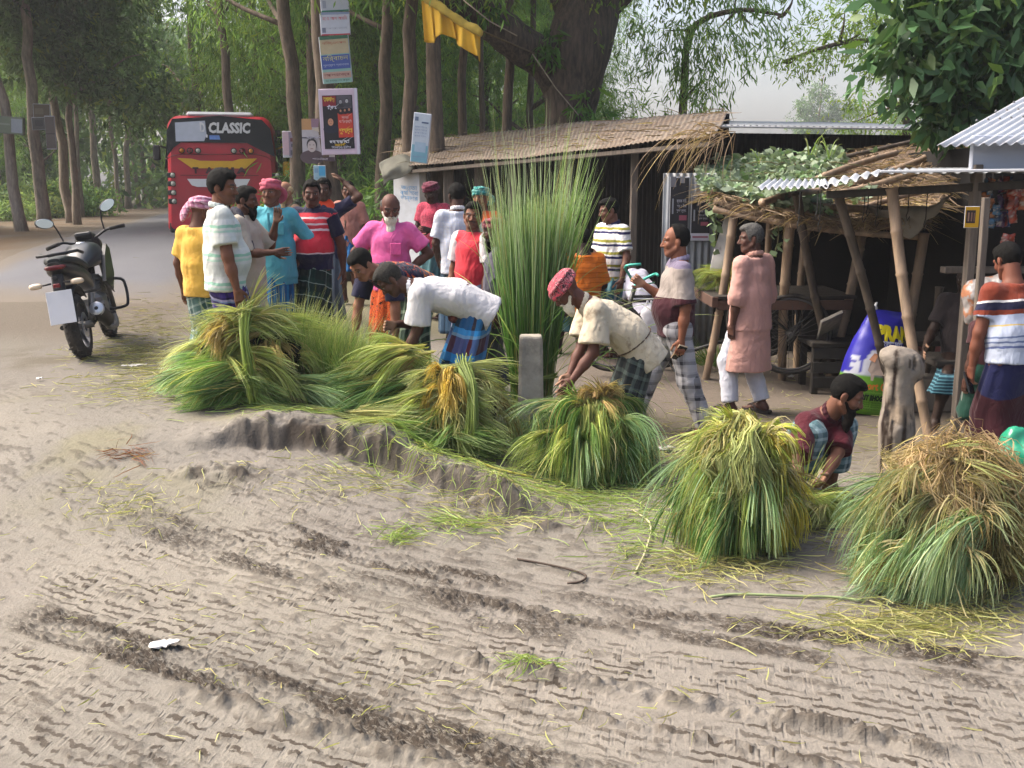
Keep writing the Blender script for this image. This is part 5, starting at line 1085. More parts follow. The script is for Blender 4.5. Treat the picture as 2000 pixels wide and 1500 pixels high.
def crown_mesh(name, blobs, nspray, per, L, Wd, droop, seed, base=(1, 1, 1), jitter=.35, shell=.35, spray_len=.5, yellow=.15):
    "blobs: (x, y, z, rx, ry, rz); sprays of leaves sit on twigs scattered through the blobs"
    rg = np.random.default_rng(seed); B = np.array(blobs, float); wts = (B[:, 3]*B[:, 4]*B[:, 5])**.7; k = rg.choice(len(B), nspray, p=wts/wts.sum())
    d = rg.normal(size=(nspray, 3)); d /= np.linalg.norm(d, axis=1)[:, None]; r = shell+(1-shell)*rg.random(nspray)**.5
    r *= 1+.25*rg.normal(size=nspray)
    c = B[k, :3]+d*r[:, None]*B[k, 3:]
    tw = d*.6+rg.normal(size=(nspray, 3))*.5+np.array((0, 0, -droop)); tw /= np.linalg.norm(tw, axis=1)[:, None]
    u = rg.random((nspray, per)); C = c[:, None]+tw[:, None]*u[..., None]*spray_len+rg.normal(size=(nspray, per, 3))*.05
    D = tw[:, None]*.6+rg.normal(size=(nspray, per, 3))*.55+np.array((0, 0, -droop*.9))
    n = nspray*per; tone = np.repeat(1+jitter*(rg.random(nspray)-.5)*2, per)*(1+.25*(rg.random(n)-.5))
    yl = np.repeat(rg.random(nspray) < yellow, per)
    col = np.asarray(base)*tone[:, None]; col[yl] *= np.array((1.5, 1.25, .8))
    V, F, cc = leaves(C.reshape(-1, 3), D.reshape(-1, 3), L*(.6+.8*rg.random(n)), Wd*(.7+.6*rg.random(n)), col, seed)
    return npmesh(name, V, F, cc)
def trunk_mesh(name, h, r0, r1, seed, lean=0.0, bow=.25, limbs=(), fork=None, seg=10):
    rg = np.random.default_rng(seed); mb = MB(); z = np.linspace(-.3, h, 18)
    P = np.stack([bow*np.sin(z*.35+rg.random()*6)+lean*z+.03*rg.normal(size=18), bow*np.sin(z*.3+rg.random()*6)+.03*rg.normal(size=18), z], 1); P[:, :2] -= P[1, :2]
    rr = r1+(r0-r1)*(1-np.clip(z/h, 0, 1))**.9; rr = rr*(1+.35*np.exp(-np.maximum(z, 0)/.25)); mb.tube(P, rr, seg)
    for zz, ang, up, L in limbs:
        i = np.searchsorted(z, zz); p = P[min(i, 17)]; d = np.array((math.cos(ang), math.sin(ang), up)); Q = [p, p+d*L*.4, p+d*L*.75+np.array((0, 0, .06*L)), p+d*L+np.array((0, 0, .0))]
        mb.tube(curve_pts(Q, 8), np.linspace(rr[min(i, 17)]*.55, .012, 8), 6)
    return mb
random.seed(5)
# --- kinds: acacia with drooping narrow leaves, and darker broad leaved roadside trees
def acacia_proto(i):
    rg = np.random.default_rng(40+i); bl = []; hi = i >= 4; z0 = 5.2 if hi else 2.6
    for q in range(9):
        a = rg.random()*6.28; r = rg.uniform(.2, 1.9); z = rg.uniform(z0+.6, 11.5); s = rg.uniform(.7, 1.25); bl.append((r*math.cos(a), r*math.sin(a), z, s*1.25, s*1.25, s*.95))
    for q in range(4): a = rg.random()*6.28; bl.append((1.6*math.cos(a), 1.6*math.sin(a), z0+rg.uniform(-.4, 1.4), .7, .7, .8))
    cm = crown_mesh('crown', bl, 2300, 8, .16, .026, .75, 60+i, (1, 1, 1), .4, .15, .5, .22)
    lb = [(b[2]*.85, math.atan2(b[1], b[0]), .5, math.hypot(b[0], b[1])+.5) for b in bl]
    tm = trunk_mesh('trunk', 11.5, rg.uniform(.13, .17), .04, 80+i, rg.uniform(-.02, .02), .12, lb)
    return tm, cm
def broad_proto(i):
    rg = np.random.default_rng(140+i); bl = []; z0 = 5.4 if i >= 3 else 2.6
    for q in range(11):
        a = rg.random()*6.28; r = rg.uniform(.2, 2.4); z = rg.uniform(z0+.4, 11.0); s = rg.uniform(.8, 1.4); bl.append((r*math.cos(a), r*math.sin(a), z, s*1.3, s*1.3, s*.8))
    cm = crown_mesh('crown', bl, 2600, 8, .20, .075, .30, 160+i, (1, 1, 1), .5, .2, .35, .08)
    lb = [(b[2]*.85, math.atan2(b[1], b[0]), .5, math.hypot(b[0], b[1])+.4) for b in bl]
    tm = trunk_mesh('trunk', 11.5, rg.uniform(.12, .15), .045, 180+i, rg.uniform(-.02, .02), .15, lb, seg=12)
    return tm, cm
AC = []; BR = []
def proto(kind, i):
    L = AC if kind == 'a' else BR
    tm, cm = (acacia_proto if kind == 'a' else broad_proto)(i)
    tmesh = bpy.data.meshes.new('trunk'); tmesh.from_pydata(np.concatenate(tm.V).tolist(), [], tm.F); tmesh.materials.append(BARK if kind == 'a' else BARK_P); tmesh.polygons.foreach_set('use_smooth', np.ones(len(tmesh.polygons), bool))
    cm.materials.append(LEAF_A if kind == 'a' else LEAF_B); L.append((tmesh, cm))
for i in range(8): proto('a', i)
for i in range(6): proto('b', i)
ALLTREES = []
def tree(kind, i, x, y, label, group, s=1.0, sz=None, rz=None, tr=1.0, name=None, cz=0.0):
    "tr thickens the trunk, cz lifts the crown"
    tmesh, cm = (AC if kind == 'a' else BR)[i]
    root = thing(name or ('acacia_tree' if kind == 'a' else 'roadside_tree'), label, 'tree', on(x, y), random.uniform(0, 6.28) if rz is None else rz, group); root.scale = (s, s, sz or s)
    t = bpy.data.objects.new('trunk', tmesh); COL.objects.link(t); t.parent = root; t.scale = (tr, tr, 1)
    c = bpy.data.objects.new('crown', cm); COL.objects.link(c); c.parent = root; c.location.z = cz
    ALLTREES.append(root); return root
# left roadside row: the trunks one can tell apart
GL = 'trees lining the left side of the road'
left = [  # px of the base, depth, scale, trunk thickening, label
    (36, 26.5, 1.0, 1.05, 'tall pale straight trunk nearest the left edge, with a board nailed across it'),
    (86, 29.0, 1.0, 1.25, 'thick pale brown trunk carrying two square boards'),
    (138, 33.0, 1.0, 1.15, 'thick trunk third from the left edge along the road'),
    (160, 40, .95, .8, 'slim trunk just right of the third thick roadside trunk'), (196, 46, 1.0, 1.2, 'stout trunk midway along the left row of roadside trees'),
    (236, 52, 1.0, .9, 'pale thin trunk standing in low bushes along the road'), (252, 58, 1.05, 1.2, 'leaning pale trunk among the bushes of the far roadside'), (272, 64, 1.1, .9, 'dark slim trunk far along the left roadside'),
    (289, 70, 1.1, 1.3, 'pale tall trunk near the far bend, with a small board'), (304, 80, 1.2, 1.1, 'farthest distinct trunk of the left row, beside the bus')]
for i, (px, Y, s, tr, lab) in enumerate(left): tree('b', 3+i % 3, px_x(px, 420, Y), Y, lab, GL, s, tr=tr)
rg = np.random.default_rng(9)
for k in range(26):      # wood behind that row
    Y = rg.uniform(24, 85); px = rg.uniform(-250, 330-10*(k % 3)); x = px_x(px, 420, Y)-rg.uniform(1.5, 9)
    tree('b' if k % 4 else 'a', k % 3, x, Y, 'leafy tree in the wood behind the left roadside row', 'trees in the wood left of the road', rg.uniform(.9, 1.25), tr=.8)
# right of the road
GR = 'acacia trees behind the crowd'
right = [(510, 30, 1.0, 1.0, 'thin acacia just right of the bus roof'), (578, 20.5, 1.0, 1.25, 'dark leafy acacia trunk between the bus and the posters'), (612, 24, 1.1, .9, 'slim acacia leaning behind the tall poster column'),
         (662, 17.2, 1.0, 1.25, 'brown acacia trunk carrying the column of posters'), (738, 21, 1.0, 1.1, 'dark acacia trunk right of the poster column'), (806, 17.5, 1.05, .95, 'slightly leaning slim acacia trunk left of the yellow banner'),
         (862, 16.8, 1.0, 1.0, 'reddish brown straight acacia trunk under the yellow banner'), (905, 22, 1.0, .8, 'slim dark acacia trunk behind the yellow banner'), (990, 18.5, 1.0, .75, 'thin twin-stemmed acacia left of the great tree'), (940, 25, 1.0, .6, 'thinnest acacia stem behind the long shed'),
         (715, 27, 1.0, .8, 'slim acacia between the poster trunk and the dark trunk')]
for i, (px, Y, s, tr, lab) in enumerate(right): tree('a', 4+i % 4, px_x(px, 420, Y), Y, lab, GR, s, tr=tr, cz=.3)
for k in range(34):
    Y = rg.uniform(23, 58); px = rg.uniform(480, 1090+(Y-23)*1.5); x = px_x(px, 420, Y)
    if x < -5.0-.235*(Y-18)+1.5: x = -5.0-.235*(Y-18)+1.5+rg.random()*2
    tree('a', k % 4, x, Y, 'acacia deeper in the grove behind the sheds', 'acacias in the grove behind the sheds', rg.uniform(.85, 1.15), tr=.75)
# overhanging acacia boughs at the top: trees that stand nearer, crowns above the frame
for k, (px, Y, s, q) in enumerate(((455, 24, 1.1, 5), (400, 37, 1.3, 1))):
    tree('a', q, px_x(px, 420, Y), Y, ['acacia with boughs hanging over the bus', 'far acacia arching over the road beyond the bus'][k], 'acacias hanging over the road and sheds', s, tr=.8)
# --- the great rain tree with its low fork
gt = thing('rain_tree', 'great dark rough-barked tree forking into two huge limbs behind the long shed', 'tree', on(W(1120, 420, 18.5)[0], 18.5))
o_ = np.array(gt.location); Yg = 18.5
def gp(px, py, dy=0): return W(px, py, Yg+dy)-o_
mb = MB()
P = [np.array((gp(1105, 300)[0]+.02, 0, -.3)), gp(1110, 300), gp(1112, 205), gp(1130, 90), gp(1160, -30, .3), gp(1195, -200, .8), gp(1230, -420, 1.4)]
mb.tube(curve_pts(P, 26), np.interp(np.linspace(0, 1, 26), [0, .12, .3, .5, .65, .8, 1], [.62, .50, .40, .58, .52, .44, .30]), 20)
P = [gp(1120, 200, .1), gp(1062, 122, -.1), gp(980, 58, -.4), gp(900, 5, -.7), gp(800, -70, -1.0), gp(640, -240, -1.4)]
mb.tube(curve_pts(P, 22), np.linspace(.36, .26, 22), 16)
P = [gp(1120, 110, .3), gp(1128, 60, .6), gp(1095, -60, 1.0), gp(1050, -260, 1.4)]; mb.tube(curve_pts(P, 10), np.linspace(.40, .24, 10), 12)
P = [gp(1165, 20, .2), gp(1260, -60, .2), gp(1370, -170, .0), gp(1500, -230, -.4)]; mb.tube(curve_pts(P, 12), np.linspace(.3, .10, 12), 12)
tk = mb.build('trunk', BARK_D, gt, True)
me = tk.data; V = np.empty(len(me.vertices)*3, np.float32); me.vertices.foreach_get('co', V); V = V.reshape(-1, 3); nrm = np.array([v.normal[:] for v in me.vertices])
V = V+nrm*(.10*fbm(V*np.array((1, 1, .35)), 2.6, 4))[:, None]; me.vertices.foreach_set('co', V.astype(np.float32).ravel()); me.update()
ep = np.array([gp(1080, 90, -.5), gp(1060, 75, -.5), gp(1150, 215, -.5), gp(1140, 175, -.55), gp(955, 10, -1.0), gp(1165, 235, -.5)])
link('epiphyte_leaves', crown_mesh('epiphyte_leaves', [(*e, .22, .15, .22) for e in ep], 46, 8, .22, .05, .6, 77, (.55, .7, .5), .4, 0, .2, .05), LEAF_A, gt)
bl = [(*gp(px, py, dy), s*1.3, s, s*.8) for px, py, dy, s in ((900, -160, -1, 1.6), (1250, -140, 0, 1.8), (1500, -250, 0, 1.7), (700, -300, -1, 1.8), (1050, -350, 1, 2.0), (1350, -420, 1, 2.2))]
link('crown', crown_mesh('crown', bl, 2600, 9, .11, .04, .5, 78, (1, 1, 1), .4, .1, .5, .2), LEAF_C, gt)
# light sprays reaching into the sky on the right
def bough(label, pts, blobs, mat, seed, n, per, L, w, droop, name='overhanging_bough', base=(1, 1, 1), r0=.06, trunk_from=None, spray=.35, cat='tree'):
    o = thing(name, label, cat, pts[0]); mb = MB(); P = np.array([np.asarray(p)-pts[0] for p in pts]); mb.tube(curve_pts(P, 14), np.linspace(r0, r0*.25, 14), 8)
    rg = np.random.default_rng(seed)
    for b in blobs: b0 = np.asarray(b[:3])-pts[0]; q = P[np.argmin(np.linalg.norm(P-b0, axis=1))]; mb.tube(curve_pts([q, (q+b0)/2+rg.normal(size=3)*.05, b0], 6), np.linspace(r0*.4, .006, 6), 5)
    mb.build('trunk', BARK, o, True)
    link('crown', crown_mesh('crown', [(*(np.asarray(b[:3])-pts[0]), *b[3:]) for b in blobs], n, per, L, w, droop, seed, base, .4, .0, spray, .2), mat, o); return o
Yb = 17.0
def B(px, py, Y, s, f=.6): p = W(px, py, Y); return (*p, s*1.2, s*.8, s*f)
gx0 = px_x(1660, 420, 22.)
bough('feathery tree with boughs reaching left into the bright sky', [np.array(on(gx0+1.2, 22.)), W(1770, 200, 22.), W(1745, 90, 21.5), W(1640, 85, 21), W(1530, 120, 20.5)],
      [B(1560, 110, 20.5, .55), B(1620, 90, 21, .6), B(1690, 60, 21, .7), B(1740, 110, 21.5, .7), B(1700, 195, 22, .55), B(1790, 190, 22, .6), B(1650, 20, 21, .7), B(1770, 20, 21.5, .8), B(1665, 240, 22.5, .5), B(1740, 245, 22, .6)], LEAF_C, 91, 620, 10, .10, .03, .5, 'feathery_tree', (1.0, 1.0, .9), .10)
gxa = px_x(1330, 420, 18.)
bough('acacia with drooping sprays against the bright sky', [np.array(on(gxa, 19.)), W(1335, 200, 18.5), W(1350, 60, 18), W(1440, 20, 17.5), W(1530, 30, 17.2)],
      [B(1400, 60, 17.5, .75, .8), B(1470, 50, 17.3, .45, .9), B(1525, 40, 17.2, .28, 1.0), B(1340, 110, 18, .7, .9), B(1330, 190, 18.3, .6), B(1300, 60, 18, .8), B(1380, 150, 18, .45, 1.), B(1440, -20, 17.5, .8), B(1550, -10, 17.2, .3), B(1350, 235, 18.4, .45)], LEAF_A, 93, 360, 8, .16, .026, .85, 'drooping_acacia', (1, 1, 1), .09, spray=.45)
# big-leaved tree at the upper right, near
gx1 = px_x(1930, 420, 10.8); 
bough('big-leaved dark tree at the upper right behind the shop', [np.array(on(gx1+.6, 11.2)), W(1960, 300, 11.2), W(1950, 150, 11), W(1930, 20, 10.8), W(1925, -150, 10.8)],
      [B(1780, 60, 10.5, .42), B(1850, 120, 10.5, .5), B(1800, 150, 10.6, .36), B(1900, 60, 10.6, .55), B(1960, 130, 10.6, .55), B(1990, 30, 10.6, .6), B(1890, 200, 10.6, .42), B(1850, 210, 10.7, .3), B(1870, -30, 10.6, .6), B(2030, -60, 10.6, .7), B(1790, -60, 10.6, .5), B(2060, 150, 10.9, .6), B(1975, 215, 10.9, .4)], LEAF_R, 92, 760, 6, .20, .085, .45, 'broadleaf_tree', (.95, 1.0, .95), .09, spray=.25)
# pale far trees in the haze under the bright sky
for k, (px, Y, s) in enumerate(((1585, 150, 1.55), (1660, 170, 1.3), (1480, 190, 1.0), (1760, 160, 1.3), (1860, 150, 1.4))):
    tree('b', k % 3, px_x(px, 420, Y), Y, 'faint far tree fading into the bright sky above the shed roof', 'far trees in the haze', s)
# far wood as one mass
rg = np.random.default_rng(33); bl = []
for k in range(150): Y = rg.uniform(58, 110); px = rg.uniform(-700, 1150); bl.append((px_x(px, 420, Y), Y, rg.uniform(1, 13), rg.uniform(2, 3.6), rg.uniform(1.5, 3), rg.uniform(1.6, 3)))
far = link('far_woods', crown_mesh('far_woods', bl, 15000, 5, .55, .20, .4, 34, (1, 1, 1), .5, .1, 1.2, .15), LEAF_B); tag(far, 'dense far wood closing off the road and grove', 'woods', kind='stuff')
# undergrowth on both sides of the road and behind the crowd
def bush(label, x, y, s, h, seed, mat=LEAF_U, n=260, L=.16, w=.05, droop=.1, group=None, name='roadside_bush', base=(1, 1, 1)):
    rg = np.random.default_rng(seed); bl = [(rg.normal()*s*.4, rg.normal()*s*.4, h*rg.uniform(.25, .75), s*.55, s*.55, h*.35) for _ in range(6)]
    o = thing(name, label, 'bush', on(x, y), group=group); mb = MB()
    for q in range(6): b = bl[q]; mb.tube(curve_pts([(0, 0, 0), (b[0]*.5, b[1]*.5, b[2]*.6), b[:3]], 6), np.linspace(.02, .006, 6), 5)
    mb.build('stems', BARK, o, True); link('foliage', crown_mesh('foliage', bl, n, 7, L, w, droop, seed, base, .45, .1, .3, .15), mat, o); return o
BS = [bush('low dusty bush at the roadside under the left trees', -15.6, 29.2, 1.1, .8, 300, group='bushes along the left roadside')]
def more(src, x, y, s, lab=None, rz=None):
    c = copy_tree(src); c.location = on(x, y); c.scale = (s, s, s*random.uniform(.8, 1.2)); c.rotation_euler.z = random.uniform(0, 6.28) if rz is None else rz
    if lab: c['label'] = lab
    return c
for k in range(24):
    Y = random.uniform(34, 78); x = -6.55-.235*(Y-18)-.0012*max(Y-30, 0)**2*.35-4.6-random.uniform(.3, 3.5)-(.03*(Y-30) if Y > 30 else 0); more(BS[0], x, Y, random.uniform(.9, 1.5))
bg = bush('leafy bush in the shade of the acacias behind the crowd', -3.6, 19.5, 1.2, 1.6, 301, LEAF_A, 300, .16, .026, .5, 'bushes under the acacias')
for k in range(30):
    Y = random.uniform(17.5, 33); px = random.uniform(540, 1080); x = px_x(px, 420, Y)
    if x < -5.0-.235*(Y-18)+2.2: continue
    more(bg, x, Y, random.uniform(.8, 1.5))
# ------------------------------------------------------------------ the bus
RED = M('bus_red', '#b01f30', .38, .06, 2, .02, 20, dirt='#7d2f36', dirt_amt=.4); GLASSK = M('bus_glass', '#0b0d12', .3, .1, 2, spec=.2); BLK = M('black_plastic', '#17171a', .55, .2, 8)
CHROME = M('pale_metal', '#b9bbc0', .3, .05, 6, metal=.7); RUB = M('rubber', '#1c1b1b', .85, .25, 12, .3, 60, dirt='#5d554c', dirt_amt=.5); WHT = M('white_paint', '#cfcfd2', .45, .05)
Yb_ = 23.4; bl_, br_ = W(331, 440, Yb_)[0], W(546, 440, Yb_)[0]; byaw = R(11.0)
zb = float(G((bl_+br_)/2, Yb_+2)); bus = thing('bus', 'red coach seen from behind, parked on the road past the crowd', 'bus', ((bl_+br_)/2, Yb_, zb), byaw)
bw = br_-bl_; hw = bw/2; BL = 10.8; BH = W(440, 218, Yb_)[2]-zb-.08
def bsec(y, hw, z0, z1, r=.28, rb=.1, tw=.10):
    pts = []; n = 6
    for (cx_, cz_, rr, a0) in ((hw-rb, z0+rb, rb, -90), (hw-tw-r, z1-r, r, 0), (-hw+tw+r, z1-r, r, 90), (-hw+rb, z0+rb, rb, 180)):
        for i in range(n+1): a = R(a0+90*i/n); pts.append((cx_+rr*math.cos(a), y, cz_+rr*math.sin(a)))
    return np.array(pts)
mb = MB(); rings = [bsec(-.02+.0, hw-.10, .42, BH-.10), bsec(.06, hw-.03, .38, BH-.04), bsec(.25, hw, .36, BH)]+[bsec(y, hw, .36, BH) for y in (2.5, 5, 8, BL-.4)]+[bsec(BL, hw-.15, .42, BH-.25)]
# the rear leans in towards the roof
for k in (0, 1): rings[k][:, 1] += .10*np.clip((rings[k][:, 2]-1.9)/(BH-1.9), 0, 1)**1.2
mb.loft(rings); body = mb.build('body', RED, bus, True, 35)
def rear(z, off=0.0): return -.02+.10*np.clip((z-1.9)/(BH-1.9), 0, 1)**1.2-off
def rpanel(pts, off, name, mat, parent=body, th=.012, curve=.0):
    "panel on the rear: outline (x, z)"
    mb = MB(); n = len(pts); fr = [(x, rear(z, off)+curve*x*x, z) for x, z in pts]; bk = [(x, rear(z, off-th)+curve*x*x, z) for x, z in pts]
    mb.raw(fr+bk, [tuple(range(n)), tuple(range(2*n-1, n-1, -1))]+[(i, i+n, (i+1) % n+n, (i+1) % n) for i in range(n)]); return mb.build(name, mat, parent)
S = bw/214.0                                                          # metres per photo pixel on the rear
def bx(px): return (px-438.5)*S
def bz(py): return BH-(py-226)*S+.0
rpanel([(bx(339), bz(305)), (bx(341), bz(255)), (bx(352), bz(233)), (bx(440), bz(226.5)), (bx(518), bz(233)), (bx(533), bz(250)), (bx(540), bz(303)), (bx(505), bz(286)), (bx(488), bz(277)), (bx(366), bz(277)), (bx(352), bz(287))], .012, 'rear_window', GLASSK)
win = bpy.data.objects['rear_window']
rpanel([(bx(357), bz(275)), (bx(357), bz(240)), (bx(412), bz(236)), (bx(414), bz(262)), (bx(409), bz(274))], .020, 'window_patch', M('window_patch', '#a8adba', .25, .06), win)  # pale flat panel over the left part of the rear window
rpanel([(bx(419), bz(271)), (bx(419), bz(263)), (bx(437), bz(263)), (bx(439), bz(271))], .020, 'sticker', M('blue_sticker', '#5c7fc0', .5), win)
def blet(s, px0, px1, pz, size, mat, off, name, **kw):
    mb = MB(); add_text(mb, s, size, XZ, (bx((px0+px1)/2), rear(bz(pz), off), bz(pz)), (px1-px0)*S, (1, 1, 1), depth=.004, **kw); return mb.build(name, mat, win if name == 'lettering' else body)
blet('CLASSIC', 417, 495, 250, .30, WHT, .026, 'lettering', bold=.014, shear=.12)
blet('.', 412.5, 416, 258, .30, WHT, .026, 'lettering', bold=.02); blet('D', 402, 411.5, 250, .30, WHT, .0245, 'lettering', bold=.014)
YEL = M('yellow_panel', '#c99a1c', .4, .05)
rpanel([(bx(358), bz(306)), (bx(384), bz(307)), (bx(400), bz(311)), (bx(460), bz(311)), (bx(474), bz(307)), (bx(506), bz(306)), (bx(484), bz(325)), (bx(384), bz(325))], .012, 'yellow_panel', YEL)
blet('T', 385, 396, 329.5, .17, M('dark_red_letter', '#3a1020', .5), .012, 'name_letters', bold=.012); blet('A', 408, 424, 329.5, .17, MATS['dark_red_letter'], .012, 'name_letters', bold=.012); blet('H', 446, 462, 329.5, .17, MATS['dark_red_letter'], .012, 'name_letters', bold=.012); blet('A', 466, 486, 329.5, .17, MATS['dark_red_letter'], .012, 'name_letters', bold=.012)
rpanel([(bx(374), bz(345)), (bx(491), bz(345)), (bx(484), bz(357)), (bx(474), bz(360)), (bx(392), bz(360)), (bx(382), bz(357))], .012, 'white_panel', WHT)
for (a, b_) in (((336, 380), (336+140, 380)),): pass
for px0, pz0, px1, pz1 in ((440, 377, 482, 377), (440, 408, 470, 408), (470, 408, 488, 395)):
    mb = MB(); plank(mb, (bx(px0), rear(bz(pz0), .012), bz(pz0)), (bx(px1), rear(bz(pz1), .012), bz(pz1)), .012, .03, (0, 1, 0)); mb.build('trim_line', WHT, body)
mb = MB(); mb.tube([(bx(x), rear(bz(z), .004), bz(z)) for x, z in ((337, 308), (352, 301), (366, 299), (505, 298), (524, 303), (537, 312))], .012, 5); mb.build('crease', M('dark_red', '#6d1420', .5), body)
mb = MB(); mb.tube([(bx(x), rear(bz(z), .004), bz(z)) for x, z in ((362, 338), (440, 339), (508, 338))], .010, 5); mb.build('crease', MATS['dark_red'], body)
AMB = M('amber_lens', '#b9711a', .25, .1); RLN = M('red_lens', '#6d1a20', .25, .1); CLR = M('clear_lens', '#a5a398', .2, .1)
for px, m_ in ((367, AMB), (382, RLN), (397, CLR), (463, CLR), (479, RLN), (495, AMB)):
    Mx = np.array(Matrix.Rotation(R(90), 3, 'X')); mb = MB(); mb.lathe([(.001, .01), (.058, .01), (.066, .022), (.066, -.02)], (bx(px), rear(bz(292), .014), bz(292)), Mx, 16); l = mb.build('tail_lamp', BLK, body, True)
    mb = MB(); mb.lathe([(.001, .03), (.03, .027), (.048, .012)], (bx(px), rear(bz(292), .016), bz(292)), Mx, 16); mb.build('lens', m_, l, True)
for sx, x0 in ((-1, 337), (1, 532)):
    for pz in (338, 354, 371, 387):
        mb = MB(); mb.box((bx(x0+8), -.035, bz(pz)), (15*S, .03, 10*S), bev=.02); l = mb.build('brake_lamp', BLK, body); mb = MB(); mb.lathe([(.001, .035), (.035, .03), (.05, .01)], (bx(x0+11), -.045, bz(pz)), Mx, 14); mb.build('lens', CLR, l, True)
mb = MB(); mb.box((0, .05, .46), (bw-.12, .12, .24), bev=.03); mb.build('bumper', BLK, body)
mb = MB(); mb.box((0, 1.2, BH+.03), (1.45, 2.0, .12), bev=.05); mb.build('roof_hump', M('roof_white', '#b9bbc0', .5, .06), body)
mb = MB(); mb.loft([bsec(y, hw+.006, 1.75, BH-.28, .12, .02) for y in (.25, BL-.6)], cap=False); mb.build('side_glazing', GLASSK, body, True, 35)
for y in (1.9, 3.5, 5.1, 6.7, 8.3):
    for sx in (-1, 1): mb = MB(); mb.box((sx*(hw-.035), y, 2.2), (.11, .05, 1.0)); mb.build('pillar', BLK, body)
for y in (2.9, BL-2.4):
    for sx in (-1, 1):
        Mw = np.array(Matrix.Rotation(R(90), 3, 'Y')); mb = MB(); mb.lathe([(.27, -.14), (.42, -.15), (.5, -.11), (.51, 0), (.5, .11), (.42, .15), (.27, .14)], (sx*(hw-.17), y, .5), Mw, 28); w_ = mb.build('wheel', RUB, bus, True); mb = MB(); mb.lathe([(.001, sx*.1), (.12, sx*.11), (.16, sx*.06), (.28, sx*.1)], (sx*(hw-.17), y, .5), Mw, 20); mb.build('hub', M('hub_steel', '#6b6660', .6), w_, True)
for sx in (-1, 1): mb = MB(); mb.tube([(sx*(hw-.05), .5, 2.2), (sx*(hw+.1), .4, 2.25)], .02, 6); mb.box((sx*(hw+.17), .36, 1.75 if sx > 0 else 2.1), (.16, .1, .34), bev=.03); mb.build('mirror', YEL if sx > 0 else BLK, bus)
